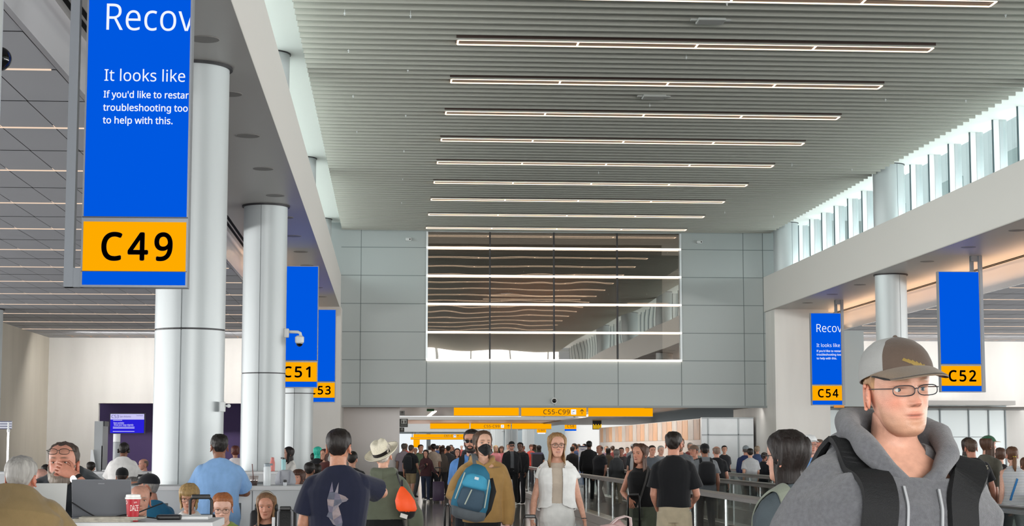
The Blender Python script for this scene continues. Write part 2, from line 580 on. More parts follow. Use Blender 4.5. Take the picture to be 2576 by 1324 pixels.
# glazed doors in the right back wall
xd0, xd1 = at(2052, 1100, YB - .05).x, at(2532, 1100, YB - .05).x
zd = at(2300, 1024, YB).z
mb = MB()
mb.box(xd0, xd1, YB - .06, YB - .01, 0.0, zd)
struct('door_1', mb, P('door_glass_white', '#dbe6e8', .2))
m = MB()
for xx in [at(v, 1100, YB - .06).x for v in (2114, 2230, 2366, 2438, 2488, 2530)]:
    m.box(xx - .02, xx + .02, YB - .10, YB - .055, 0, zd)
m.box(xd0, xd1, YB - .11, YB - .055, zd - .06, zd + .05)
zt = at(2300, 1100, YB).z
m.box(xd0, xd1 - .7, YB - .09, YB - .055, zt - .012, zt + .012)
struct('trim_door_frame', m, P('door_frame_grey', '#8a9498', .4))
# warm wall-wash coves along the gate walls
for nm, a, b in (('left', -10.9, -3.5), ('right', 13.7, 30)):
    struct('trim_cove_light_' + nm, MB().box(a, b, YB - .10, YB - .04, ZG + .03, ZG + .05), M_warm)
struct('trim_cove_light_side', MB().box(-11.45, -11.40, YE - 6, YE - 2.5, ZG + .03, ZG + .05), M_warm)
area_light('wall_wash_left', (-6.9, YB - 3.2, 5.2), (-6.9, YB, 1.6), 6.4, .5, 330, (1, .97, .94))
area_light('wall_wash_right', (22, YB - 3.2, 5.2), (22, YB, 1.6), 18, .5, 420, (1, .97, .94))
for nm_, x_, y_, ln_, pw_ in (('soffit_wash_right', 13.95, 43, 30, 150), ('soffit_wash_left', -3.0, 47, 18, 60)):
    area_light(nm_, (x_, y_, 5.42), (x_, y_, 5.9), .12, ln_, pw_, (1, .60, .34)).rotation_euler = (PI, 0, 0)

# rear of the hall behind the viewer: big glazed screen
mb = MB()
for i in range(8): mb.box(XL - 3 + i * 2.6, XL - 3 + i * 2.6 + .12, Y0 - .15, Y0, 0, 8.6)
for z in (0, 2.9, 5.6, 8.4): mb.box(XL - 3, XR + 3.4, Y0 - .16, Y0 - .02, z, z + .15)
struct('window_4', mb, M_alu)

# portal beyond the opening ----------------------------------------------------
struct('ceiling_portal', MB().box(-1.6, 20, YE + .35, 76, 2.96, 3.1).box(-1.6, 20, 86, 100, 2.96, 3.1), P('portal_ceiling', '#aaa6a1', .28, spec=.6))
struct('ceiling_portal_light', MB().box(-1.6, 9.5, 76, 86, 3.12, 3.16), E('bright_laylight', '#f4f8fa', 1.6))
struct('trim_wood_soffit', MB().box(-1.6, 8.2, 87, 99.5, 2.945, 2.955), P('wood_soffit', '#d08e58', .3))
struct('wall_portal_left', MB().box(-1.6, .32, 57.2, 76, 0, 2.96), M_brown)
struct('wall_portal_inner', MB().box(-1.6, .30, 76, 100, 0, 2.96), M_white)
mb = MB()
xbar = at(1765, 1100, 56.2).x; zb = at(1840, 1053, 56.2).z
mb.box(xbar, 11.75, 56.2, 56.35, 0, zb)
struct('wall_barrier_panel', mb, M_barrier)
m = MB()
for xx in (at(1769, 1, 56.15).x, at(1843, 1, 56.15).x, at(1921, 1, 56.15).x): m.box(xx - .02, xx + .02, 56.17, 56.2, 0, zb)
zz = at(1840, 1094, 56.15).z
m.box(xbar, 11.75, 56.17, 56.2, zz - .015, zz + .015); m.box(xbar, 11.75, 56.15, 56.36, zb, zb + .03)
struct('trim_barrier_battens', m, P('batten_grey', '#a5acaf', .4))
mb = MB().box(xbar, xbar + .15, 56.35, 84, 0, zb)
# mural hoarding running away from the viewer
struct('wall_hoarding', mb, P('hoarding_board', '#d8cfc8', .45, noise_=(1.1, .05)))
mm = MB()
cols = ['#cfa98c', '#d8c8ba', '#e0a877', '#c9b3a4', '#e8964f', '#cfc3b8', '#d9924f', '#bfae9f']
mu = [P('mural_%d' % i, c, .5, noise_=(1.5, .15)) for i, c in enumerate(cols)]
n = 24
for i in range(n):
    mm.m((i * 5 + i // 3) % 8)
    a = 56.5 + (83.5 - 56.5) * i / n; b = 56.5 + (83.5 - 56.5) * (i + 1) / n - .06
    mm.box(xbar - .02, xbar, a, b, 1.86, zb - .02)
mural = mm.build('mural_band', mu); mural['kind'] = 'structure'
# glossy dark ceiling over the hoarding
struct('ceiling_over_hoarding', MB().box(8.4, 22, 57, 100, 2.9, 2.95), P('dark_gloss_ceiling', '#4d463e', .35, spec=.35))

area_light('portal_lamps', (4.5, 66, 2.9), (4.5, 66, 0), 9, 12, 420, (1, .96, .9))
area_light('portal_lamps_deep', (4.5, 92, 2.9), (4.5, 92, 0), 9, 12, 420, (1, .96, .9))
area_light('hoarding_lamps', (7.5, 69, 2.85), (10.0, 69, .9), 22, .5, 330, (1, .95, .88))
area_light('barrier_lamps', (10.8, 55.2, 2.85), (10.8, 56.2, 1.0), 1.8, .3, 9, (1, .97, .93))
area_light('third_hall_fill', (5, 185, 3.5), (5, 185, 0), 14, 50, 2500, (.97, .99, 1))  # added fill to brighten the far hall, no fixtures built
for x_, ya_, yb_, lb_ in ((1.66, 65, 75.5, 'slanting strip light on the low ceiling left of the yellow signs'), (8.2, 66, 75.5, 'slanting strip light on the low ceiling right of the C55-C99 sign')):
    tag(MB().box(x_ - .07, x_ + .07, ya_, yb_, 2.925, 2.955).build('strip_light', E('strip_led', '#fff3e2', 2.2)), lb_, 'light')
q_ = at(1083, 1030, 62)
t_ = thing('exit_sign', 'small dark green exit sign under the low ceiling, left of the yellow signs', 'exit sign', q_)
MB().box(q_.x - .13, q_.x + .13, 62, 62.05, q_.z - .07, q_.z + .07).build('panel', P('exit_green', '#2e6b44', .5), t_)
MB().box(q_.x - .01, q_.x + .01, 62.01, 62.03, q_.z + .07, 2.965).build('hanger', M_dark, t_)
# the next hall and a third one beyond it
struct('ceiling_next_hall', MB().box(-4, 15, 100, 150, 8.4, 8.6), M_plenum)
struct('wall_next_hall_left', MB().box(-4.2, -4, 100, 150, 0, 8.4), M_white)
struct('wall_next_hall_right', MB().box(15, 15.2, 100, 150, 0, 8.4), M_white)
struct('wall_next_hall_end', MB().box(-4, 8.6, 150, 150.4, 2.95, 8.6), P('far_wall_grey', '#b3b6b8', .5))
struct('ceiling_third_hall', MB().box(-4, 15, 150.4, 226, 3.6, 3.8), M_plenum)
struct('wall_third_hall_end', MB().box(-6, 30, 225, 225.4, 0, 8), P('pale_far_wall', '#dfe6ea', .5))
struct('far_window_and_glow', MB().box(-1.0, 4.5, 215, 215.2, 1.0, 3.3).box(5.0, 9.5, 215, 215.2, 1.2, 3.3), E('far_window_glow', '#eef6fa', 1.0))  # right-hand pane is a glowing panel added over the dark far wall
for k in range(6):
    column(7.2 + (k % 2) * 1.6, 104 + k * 7.5, top=8.4, upper=False)
# ================================================================== ceiling fixtures
M_housing = P('light_housing', '#54423c', 0.5)
lt0 = None
for k in range(-12, 9):
    yc = 28.75 + 3.117 * k
    if k == -1 or k >= 0:
        lab = 'long warm light frame under the slats, %s' % {
            -1: 'cut off by the top edge of the picture', 0: 'second from the top of the picture', 1: 'third from the top of the picture',
            2: 'fourth from the top of the picture', 3: 'fifth from the top of the picture', 4: 'fifth row before the end wall',
            5: 'fourth row before the end wall', 6: 'third row before the end wall', 7: 'last but one before the end wall',
            8: 'the last, just above the wide window'}[k]
    else:
        if k < -6: continue
        lab = 'long slim warm light frame overhead, above the picture edge'
    if lt0 is None:
        lt0 = thing('ceiling_light', lab, 'light', (5.13, yc, ZC), 0, 'linear light frames in the slatted ceiling')
        m = MB(); w = .165; x0, x1 = -4.04, 4.04; t = .015
        for s in (-1, 1): m.box(x0, x1, s * w - t, s * w + t, -.007, .006)
        for i in range(5):
            x = x0 + (x1 - x0) * i / 4
            m.box(x - t, x + t, -w + t, w - t, -.006, .005)
        a = m.build('led_frame', M_led, lt0, local=True)
        m = MB().box(x0 - .03, x1 + .03, -w - .03, w + .03, .030, .09)
        b = m.build('housing', M_housing, lt0, local=True)
        LT = (a, b)
    else:
        r = thing('ceiling_light', lab, 'light', (5.13, yc, ZC), 0, 'linear light frames in the slatted ceiling')
        for c in LT:
            d = c.copy(); COL.objects.link(d); d.parent = r

# slim lights across the gate ceilings
g = 0
for nm, x0, x1, ks in (('left', -13.5, -3.35, range(-2, 12)), ('right', 14.35, 27, range(4, 12))):
    first = None
    for k in ks:
        yc = 20.4 + 3.2 * k - .012
        lab = 'slim linear light across the grey panelled ceiling of the %s gate area' % nm
        if first is None:
            first = MB().box(x0, x1, yc - .014, yc + .014, ZG - .006, ZG + .03).build('gate_ceiling_light', E('gate_led', '#ffe2c8', 0.95))
            o = first; o0 = yc
        else:
            o = first.copy(); COL.objects.link(o); o.location = (0, yc - o0, 0)
        tag(o, lab, 'light', 'linear lights of the %s gate ceiling' % nm)

# flush round speakers in the soffits
sp = None
for nm, x, ys_ in (('left', -1.97, [18.2 + 2.87 * i for i in range(-1, 12)]), ('right', 12.32, [36.4 + 2.9 * i for i in range(-3, 7)])):
    for yy in ys_:
        if sp is None:
            sp = MB().lathe([(.155, -.006), (.16, 0)], (0, 0, 0), 24).build('ceiling_speaker', P('speaker_grille', '#8b8986', .6))
            o = sp
        else:
            o = sp.copy(); COL.objects.link(o)
        o.location = (x, yy, ZS)
        tag(o, 'flush round grey speaker in the soffit above the %s columns' % nm, 'ceiling speaker', 'speakers in the %s soffit' % nm)

# sprinklers below the slats
s0 = None
for x, ys_ in ((.28, [27.0, 31.0, 35.3, 39.6, 43.8, 48.1]), (-.75, [26.9, 29.5, 33.4, 37.2]), (5.1, [25.9, 29.6, 33.9, 42.5]), (9.6, [26.3, 33, 41, 49.5]), (11.2, [33.0, 41.5, 50.3])):
    for yy in ys_:
        if s0 is None:
            s0 = thing('sprinkler', '', 'sprinkler', (x, yy, ZC))
            a = MB().lathe([(.005, -.03), (.005, .25)], n=8).lathe([(.017, -.006), (.017, .003)], n=12).build('stem', M_white, s0, local=True)
            b = MB().lathe([(.013, -.033), (.013, -.029)], n=10).build('deflector', M_white, s0, local=True)
            r = s0
        else:
            r = s0.copy(); COL.objects.link(r); r.location = (x, yy, ZC)
            for c in (a, b):
                d = c.copy(); COL.objects.link(d); d.parent = r
        tag(r, 'tiny white sprinkler head hanging under the slatted ceiling', 'sprinkler', 'sprinklers under the slats')
# pale access points between the slats
for p, lab in (((1788, 55), 'flat pale box fixed under the slats below the second light frame'), ((1645, 246), 'flat pale box fixed under the slats between third and fourth light frames')):
    q = atz(p[0], p[1], ZC - .04)
    t = thing('access_point', lab, 'wireless box', (q.x, q.y, ZC))
    MB().box(-.22, .22, -.16, .16, -.05, -.005, bev=.015).build('housing', P('pale_grey_plastic', '#b5b6b3', .5), t, local=True)
    MB().box(-.32, .32, -.04, .04, -.03, .0).build('bracket', P('pale_grey_plastic', '#b5b6b3', .5), t, local=True)

# ================================================================== security cameras and small devices
M_plastic = P('white_plastic', '#d9dcdc', .4)
M_blackgloss = P('black_gloss', '#0b0b0c', .08)
def dome_camera(name, lab, loc, r=.07):
    t = thing(name, lab, 'security camera', loc)
    MB().lathe([(r * 1.15, 0), (r * 1.1, .06), (.02, .07)], n=20, M=Matrix.Rotation(PI / 2, 4, 'X')).build('housing', M_plastic, t, local=True, smooth='auto')
    MB().sphere((0, -.06, 0), r * .8, 16, 10).build('lens_dome', M_blackgloss, t, local=True, smooth=True)
    return t
q = at(1394, 1009, YE - .003); dome_camera('dome_camera', 'small round camera with black dome over the wide opening', q, .085)
for (x, y), lab in (((1027, 603), 'small white camera box on the end wall left of the window'), ((1759, 610), 'small white camera box on the end wall right of the window')):
    q = at(x, y, YE - .002)
    t = thing('wall_camera', lab, 'security camera', q)
    MB().box(-.09, .09, -.10, 0, -.045, .045, bev=.012).build('housing', M_plastic, t, local=True)
    MB().lathe([(.02, 0), (.02, .012)], n=10, M=Matrix.Translation((.05, -.098, .0)) @ Matrix.Rotation(PI / 2, 4, 'X')).build('lens', M_blackgloss, t, local=True)
# ptz dome on an arm of the second column
q = at(735, 840, 30.9)
t = thing('ptz_camera', 'white dome camera on an arm of the second column, before the blue screen', 'security camera', q)
wx = -2.22 + .37 - q.x
MB().box(wx - .015, wx + .07, -.05, .05, -.07, .09, bev=.01).build('wall_plate', M_plastic, t, local=True)
MB().tube([(wx + .04, 0, .035), (.10, 0, .03), (.14, 0, .01), (.15, 0, -.04)], .028, 10).build('arm', M_plastic, t, local=True, smooth=True)
MB().lathe([(.06, -.17), (.078, -.15), (.08, -.06), (.05, -.035)], (.13, 0, 0), 20).build('housing', M_plastic, t, local=True, smooth='auto')
MB().sphere((.13, 0, -.17), .058, 16, 10).build('lens_dome', M_blackgloss, t, local=True, smooth=True)
# small wall speaker / card reader on the first column
q = at(562, 1024, 19.4)
t = thing('column_sensor', 'small white sensor box with a knob on the side of the nearest column', 'sensor', q)
MB().box(-.035, .02, -.05, .05, -.055, .055, bev=.008).build('housing', M_plastic, t, local=True)
MB().tube([(.02, -.02, .01), (.06, -.02, .01)], .012, 8).sphere((.06, -.02, .01), .022, 10, 8).build('swivel', M_plastic, t, local=True, smooth=True)
# black globe at the left edge
q = at(-2, 148, 14.0)
t = thing('black_globe', 'glossy black globe hanging under the ceiling at the left picture edge', 'security camera', q)
MB().sphere((0, 0, 0), .098, 32, 20).build('globe', M_blackgloss, t, local=True, smooth=True)
MB().tube([(0, 0, .08), (0, 0, ZG + .02 - q.z)], .02, 10).build('stem', M_dark, t, local=True)

# ================================================================== gate signs
M_blue = E('screen_blue', '#0058e0', 1.0)
M_yel = E('sign_yellow', '#ffab00', 1.0)
M_txtw = E('screen_white', '#f2f6ff', 1.0)
M_txtk = P('sign_black', '#20100a', .5)
M_frame = P('sign_frame_grey', '#8d9299', .4, metal=.3)
M_frame_d = P('sign_frame_dark', '#4c5157', .45, metal=.3)

def gate_sign(lab, num, x0, x1, Y, ztop, zbot, post_side, msg=None, msgx=None, back=False, sp_=1.0):
    """screen above a yellow number band and a blue foot band; posts up to the soffit"""
    t = thing('gate_sign', lab, 'gate sign', ((x0 + x1) / 2, Y, zbot))
    w = x1 - x0; D = .16
    h = ztop - zbot
    s = w / .86
    zb1 = zbot + .018 * s; zb2 = zbot + .135 * s          # blue foot
    zy2 = zb2 + .415 * s                                  # yellow band top
    zs1 = zy2 + .045 * s                                  # screen bottom
    m = MB().box(x0 - .012, x1 + .012, Y, Y + D, zbot, ztop + .015)
    m.build('cabinet', M_frame, t)
    MB().box(x0 + .004, x1 - .004, Y - .006, Y, zs1, ztop).build('screen', M_blue, t)
    b = MB().box(x0 + .004, x1 - .004, Y - .006, Y, zb2, zy2).build('number_band', M_yel, t)
    MB().box(x0 + .004, x1 - .004, Y - .0055, Y, zb1, zb2 - .006).build('foot_band', M_blue, t)
    MB().box(x0 - .008, x1 + .008, Y - .004, Y, zs1 - .012, zs1).box(x0 - .008, x1 + .008, Y - .004, Y, zb2 - .006, zb2).build('divider', M_frame_d, t)
    text_obj('gate_number', num, .245 * s, M_txtk, b, ((x0 + x1) / 2 + .02 * s, Y - .008, zb2 + .095 * s), align='CENTER', bold=.008 * s, spacing=1.2, fit=w * .67)
    # posts
    ps = .075
    xs_ = (x0 - .15, x0 - .045) if post_side < 0 else (x1 + .02, x1 - .12)
    m = MB().box(xs_[0], xs_[0] + ps, Y + .01, Y + .01 + ps * 1.3, zbot, ZS)
    m.build('post', M_frame, t)
    if post_side > 0:
        MB().box(xs_[1], xs_[1] + ps, Y + .17, Y + .17 + ps, ztop - .3, ZS).build('post', M_frame, t)
        MB().box(xs_[1], xs_[0] + ps, Y + .05, Y + .2, ZS - .12, ZS).build('post_bridge', M_frame, t)
    m = MB().box(min(xs_[0], x0 if post_side < 0 else x1), max(xs_[0] + ps, x0), Y + .012, Y + .10, zbot, zbot + .16)
    m.build('bracket', M_frame, t)
    if msg:
        u = w
        L = [('Recov', .185, .86, ztop - msg[0], -.0015), ('It looks like', .080, .785, ztop - msg[1], 0), ("If you'd like to restar", .0455, .825, ztop - msg[2], 0),
             ('troubleshooting too', .0455, .82, ztop - msg[3], 0), ('to help with this.', .0455, .675, ztop - msg[4], 0)]
        for i, (tx, sz, lx, zz, of) in enumerate(L):
            xx = x0 + w * (.145 if i == 0 else .165)
            text_obj('screen_text', tx, sz * s * 1.36, M_txtw, t, (xx, Y - .0075, zz), ext=.0008, offset=of * s, fit=lx * w, clip=(x1 - .006 - xx), bold=.0012 * s if i > 1 else 0)
    return t
def sign_px(lab, num, xl, xr, ytop, ybot, Y, side, msg=None):
    a = at(xl, ybot, Y); b = at(xr, ybot, Y); c = at((xl + xr) / 2, ytop, Y)
    return gate_sign(lab, num, a.x, b.x, Y, c.z, a.z, side, msg)

Y49 = 14.6
zt = 1.6 + 1.327 + 2.6
z0 = at(330, 82, Y49).z; z1 = at(330, 210, Y49).z; z2 = at(330, 252, Y49).z; z3 = at(330, 285, Y49).z; z4 = at(330, 317, Y49).z
zt49 = at(330, 722, Y49).z + 2.62
sign_px('big blue screen above a yellow C49 plate, at upper left', 'C49', 205, 467, at(330, 722, Y49) and (1127 - (zt49 - 1.6) * 4400 / Y49), 722, Y49, -1, [zt49 - z for z in (z0, z1, z2, z3, z4)])
sign_px('blue screen above a yellow C51 plate, partly behind the second column', 'C51', 696, 797, 671, 976, 37.7, -1)
sign_px('blue screen above a yellow C53 plate, partly behind the C51 sign', 'C53', 764, 842, 780, 1013, 49.2, -1)
Y54 = 49.8; ztop54 = at(2082, 789, Y54).z
sign_px('blue screen with white text above a yellow C54 plate', 'C54', 2044, 2119, 789, 1020, Y54, 1, [ztop54 - at(2082, v, Y54).z for v in (836, 873.5, 886, 895, 904.5)])
sign_px('blank blue screen above a yellow C52 plate, beyond the man in the cap', 'C52', 2369, 2470, 685, 987, 38.0, 1)
q = at(2112, 1023, 49.7)
t = tag(MB().box(q.x - .14, q.x + .16, 49.78, 49.83, q.z - .035, q.z + .035).build('orange_tag_panel', P('orange_panel', '#e8952e', .5)), 'small orange strip at the foot of the C54 sign post', 'sign')
# ------------------------------------------------------------------ overhead yellow direction signs in the opening
def arrow_mesh(m, x, z, s, Y):
    m.box(x - .045 * s, x + .045 * s, Y - .006, Y - .002, z - .42 * s, z + .36 * s)
    for d in (-1, 1):
        m.add([(x, Y - .006, z + .45 * s), (x, Y - .006, z + .29 * s), (x + d * .33 * s, Y - .006, z - .02 * s), (x + d * .33 * s, Y - .006, z + .13 * s)], [(0, 1, 2, 3)])
def way_sign(lab, x0, x1, y0, y1, Y, text=None, tx=None, ts=.2, icon=None, arrow=None, hang=None, mat=None, group=None):
    a = at(x0, y1, Y); b = at(x1, y0, Y)
    t = thing('direction_sign', lab, 'direction sign', ((a.x + b.x) / 2, Y, a.z), 0, group)
    MB().box(a.x, b.x, Y, Y + .12, a.z, b.z).build('lightbox', mat or M_yel, t)
    m = MB().box(a.x + .0, b.x - .0, Y + .02, Y + .14, b.z, b.z + .02).box(a.x + .0, b.x - .0, Y + .02, Y + .14, a.z - .02, a.z)
    m.build('frame', M_frame, t)
    if hang:
        m = MB()
        for x in (a.x + .12, b.x - .17): m.box(x, x + .05, Y + .03, Y + .09, b.z + .01, hang)
        m.build('hanger', M_frame, t)
    if text:
        q = at(tx[0], tx[1], Y)
        text_obj('sign_text', text, ts, M_txtk if not isinstance(text, tuple) else M_txtk, t, (q.x, Y - .006, q.z), offset=.001, spacing=1.08)
    if icon:
        c = at(icon[0], icon[1], Y); h = icon[2]
        MB().box(c.x - h, c.x + h, Y - .005, Y, c.z - h, c.z + h).build('icon_panel', M_txtw, t)
        m = MB()
        m.prism([(c.x - h * .6, c.z + h * .05), (c.x + h * .55, c.z + h * .45), (c.x + h * .6, c.z + h * .33), (c.x - h * .5, c.z - h * .08)], Y - .008, Y - .006)
        m.prism([(c.x - h * .15, c.z + h * .45), (c.x + h * .0, c.z + h * .45), (c.x + h * .2, c.z + h * .2), (c.x + h * .0, c.z + h * .15)], Y - .008, Y - .006)
        m.box(c.x - h * .6, c.x - h * .1, Y - .008, Y - .006, c.z - h * .6, c.z - h * .5)
        m.build('plane_icon', M_txtk, t)
    if arrow:
        c = at(arrow[0], arrow[1], Y); m = MB(); arrow_mesh(m, c.x, c.z, arrow[2], Y); m.build('arrow', M_txtk, t)
    return t
YS = 57.6
way_sign('blank yellow overhead sign, left of the C55-C99 sign', 1142, 1305, 1025, 1046, YS, hang=2.97)
way_sign('yellow overhead sign reading C55-C99 with plane and arrow, nearest row', 1312, 1475, 1026, 1047, YS, 'C55-C99', (1366, 1042.5), .165, (1443, 1037, .085), (1464, 1036.5, .19), hang=2.97)
way_sign('blank yellow overhead sign, right of the C55-C99 sign', 1481, 1642, 1027, 1048, YS, hang=2.97)
Y2 = 96.0
way_sign('blank yellow sign in the second overhead row, left of its C55-C99 sign', 1082, 1181, 1066, 1079, Y2, hang=2.95)
way_sign('smaller yellow C55-C99 sign in the second overhead row', 1184, 1285, 1066, 1079.5, Y2, 'C55-C99', (1217, 1076.3), .16, (1264, 1073, .085), (1279, 1073, .2), hang=2.95)
way_sign('blank yellow sign in the second overhead row, over the smiling woman', 1288, 1387, 1066, 1079.5, Y2, hang=2.95)
Y3 = 151.5
way_sign('long far yellow sign in the third overhead row with C61-C71', 1040, 1182, 1093, 1101, Y3, 'C61-C71', (1117, 1099.5), .2, (1144, 1097.5, .12), (1152, 1097.5, .2), hang=3.65)
way_sign('far orange sign strip under the third overhead row', 1033, 1180, 1101, 1106, Y3 + 8, hang=3.65)
way_sign('small upright yellow sign far off above the crowd', 1040, 1056, 1106, 1126, Y3 + 12, hang=3.65)
# far gate number plates in the next hall
def plate(lab, txt, x0, x1, y0, y1, Y, strip=None, under=None):
    a = at(x0, y1, Y); b = at(x1, y0, Y)
    t = thing('gate_plate', lab, 'gate sign', ((a.x + b.x) / 2, Y, a.z))
    MB().box(a.x, b.x, Y, Y + .15, a.z, b.z).build('number_band', M_yel, t)
    h = (b.z - a.z)
    text_obj('gate_number', txt, h * .5, M_txtk, t, ((a.x + b.x) / 2, Y - .006, a.z + h * .26), align='CENTER', spacing=1.1)
    if strip: MB().box(a.x, b.x, Y, Y + .15, a.z - strip, a.z).build('foot_band', M_blue, t)
    if under: MB().box(a.x + .05, b.x - .05, Y, Y + .15, a.z - under, a.z).build('light_strip', M_txtw, t)
    MB().box(b.x - .15, b.x - .05, Y + .15, Y + .25, a.z, 8.4).build('post', M_frame, t)
plate('far yellow C62 plate below the second overhead row', 'C62', 1323, 1344, 1079.5, 1091, 128, under=.08)
plate('far yellow C60 plate right of the C62 plate', 'C60', 1351, 1374, 1076, 1089, 112, under=.08)
plate('yellow C58 plate with a blue foot between far white columns', 'C58', 1421, 1450, 1065, 1080, 101, strip=.10)
# black sign with yellow strokes over the hoarding
a = at(1491, 1081, 84.6); b = at(1513, 1066, 84.6)
t = thing('shop_sign', 'black hanging sign with upright yellow strokes, at the end of the hoarding', 'shop sign', ((a.x + b.x) / 2, 84.6, a.z))
MB().box(a.x, b.x, 84.6, 84.7, a.z, 2.92).build('panel', M_dark, t)
m = MB()
for i in range(7):
    x = a.x + (b.x - a.x) * (i + .4) / 7; m.box(x, x + .03, 84.59, 84.6, a.z + .03, b.z - .03 - .05 * (i % 2))
m.build('lettering', E('yellow_neon', '#ffc21a', 1.3), t)

# restroom blade signs on the brown wall's corner
M_blade = P('blade_sign_dark', '#3a3d39', .5); M_blade_w = P('blade_sign_pale', '#d5d8d2', .5)
for (x0, x1, y0, y1), lab, dark in (((1006, 1018, 1034, 1045), 'upper small grey blade sign with an arrow at the corner of the brown wall', False),
                                ((1006, 1026, 1054, 1075), 'dark restroom blade sign with two figures at the corner of the brown wall', True),
                                ((1006, 1017, 1076, 1087), 'lower dark blade sign under the restroom sign', True)):
    Yb = 57.6
    a = at(x0, y1, Yb); b = at(x1, y0, Yb)
    t = thing('blade_sign', lab, 'restroom sign', ((a.x + b.x) / 2, Yb, a.z))
    MB().box(.30, b.x, Yb, Yb + .05, a.z, b.z).build('panel', M_blade if dark else P('blade_grey', '#8f918d', .5), t)
    c = (a.x + b.x) / 2; z = (a.z + b.z) / 2
    if y1 == 1075:
        MB().box(c - .085, c + .085, Yb - .006, Yb, z - .03, z + .12).build('pictogram_panel', M_blade_w, t)
        m = MB()
        for d in (-.045, .045):
            m.lathe([(.012, 0), (.012, .01)], n=8, M=Matrix.Translation((c + d, Yb - .006, z + .095)) @ Matrix.Rotation(PI / 2, 4, 'X'))
            m.prism([(c + d - .02, z + .07), (c + d + .02, z + .07), (c + d + .012, z - .02), (c + d - .012, z - .02)], Yb - .012, Yb - .007)
        m.build('pictogram', M_txtk, t)
        text_obj('sign_text', 'Restrooms', .03, M_blade_w, t, (c, Yb - .004, z - .09), align='CENTER')
    else:
        m = MB(); arrow_mesh(m, c, z, .11, Yb); m.build('arrow', M_txtk if not dark else M_blade_w, t)
# ================================================================== people: bodies, clothes, hair, hats
def hermite(xs, ys, q):
    xs = np.asarray(xs, float); ys = np.asarray(ys, float)
    m = np.gradient(ys, xs)
    i = np.clip(np.searchsorted(xs, q) - 1, 0, len(xs) - 2)
    h = xs[i + 1] - xs[i]; t = (q - xs[i]) / h
    return ((2 * t ** 3 - 3 * t ** 2 + 1) * ys[i] + (t ** 3 - 2 * t ** 2 + t) * h * m[i] + (-2 * t ** 3 + 3 * t ** 2) * ys[i + 1] + (t ** 3 - t ** 2) * h * m[i + 1])

HZ = [0.000, 0.008, 0.025, 0.045, 0.060, 0.080, 0.100, 0.120, 0.140, 0.160, 0.180, 0.200, 0.215, 0.2255, 0.2300]
HF = [-.066, -.080, -.0875, -.086, -.087, -.087, -.087, -.086, -.090, -.089, -.083, -.067, -.046, -.020, -.002]
HB = [.010, .020, .036, .050, .060, .073, .084, .092, .097, .098, .094, .082, .063, .037, .008]
HW = [.022, .034, .047, .055, .0595, .064, .068, .0715, .0745, .0755, .0735, .0655, .0500, .0290, .0040]

def head_grid(nz, nu, jaw=1.0, fem=False, nose=1.0, fat=1.0):
    """loft of horizontal sections: returns arrays (nz, nu, 3) plus z and t parameters. Chin z=0, crown z=.23, face towards -y"""
    zq = np.concatenate([np.linspace(0, .03, max(4, nz // 8), endpoint=False), np.linspace(.03, .15, nz // 2, endpoint=False), np.linspace(.15, .2298, nz - nz // 2 - max(4, nz // 8))])
    nz = len(zq)
    f = hermite(HZ, HF, zq); b = hermite(HZ, HB, zq); w = hermite(HZ, HW, zq)
    jw = np.clip((0.085 - zq) / .085, 0, 1)
    w = w * (1 + (jaw - 1) * jw) * (1 + (fat - 1) * np.clip((.12 - zq) / .12, 0, 1))
    if fem: w = w * (1 - .05 * jw); 
    a = np.linspace(0, 2 * PI, nu, endpoint=False)
    t = a - 0.35 * np.sin(a)
    ct, st = np.cos(t), np.sin(t)
    Z = np.repeat(zq[:, None], nu, 1); T = np.repeat(t[None, :], nz, 0)
    c = ((f + b) / 2)[:, None]; d = ((b - f) / 2)[:, None]
    X = w[:, None] * np.sign(st)[None] * np.abs(st)[None] ** .86
    Y = c - d * ct[None]
    front = np.clip(ct[None], 0, 1) ** .5 * np.ones_like(X)
    ax = np.abs(X)
    G = lambda x0, z0, sx, sz: np.exp(-((ax - x0) / sx) ** 2 - ((Z - z0) / sz) ** 2)
    D = np.zeros_like(X)
    # nose
    nh = np.interp(Z, [.074, .079, .086, .095, .112, .126, .138], [0, .014, .0225, .019, .010, .0045, 0])
    nw = np.interp(Z, [.074, .086, .10, .126], [.011, .0125, .0095, .0085])
    D += nose * nh * np.exp(-(X / nw) ** 2)
    D += nose * .0065 * G(.0125, .0835, .0055, .0055)
    # eye sockets, lids, brow
    D -= .0115 * G(.031, .1185, .0165, .0115)
    D += .0030 * G(.031, .1285, .016, .0040) + .0022 * G(.031, .1075, .015, .0035)
    D += (.0025 if fem else .0045) * G(.028, .141, .022, .0065)
    # cheeks, mouth, chin
    D += .0035 * G(.046, .092, .016, .014)
    D -= .003 * G(.040, .062, .012, .016)
    D += .0040 * np.exp(-(X / .0175) ** 2 - ((Z - .0590) / .0040) ** 2) + .0048 * np.exp(-(X / .0165) ** 2 - ((Z - .0490) / .0046) ** 2)
    D -= .0040 * np.exp(-(X / .022) ** 2 - ((Z - .0540) / .0019) ** 2)
    D -= .0028 * np.exp(-(X / .014) ** 2 - ((Z - .0385) / .0055) ** 2)
    D += .0040 * np.exp(-(X / .015) ** 2 - ((Z - .020) / .011) ** 2)
    D -= .0015 * np.exp(-(X / .004) ** 2 - ((Z - .067) / .006) ** 2)
    Y = Y - D * front
    return np.stack([X, Y, Z], -1), Z, T

def grid_faces(nz, nu):
    i, j = np.meshgrid(np.arange(nz - 1), np.arange(nu), indexing='ij')
    j2 = (j + 1) % nu
    return np.stack([i * nu + j, i * nu + j2, (i + 1) * nu + j2, (i + 1) * nu + j], -1).reshape(-1, 4)

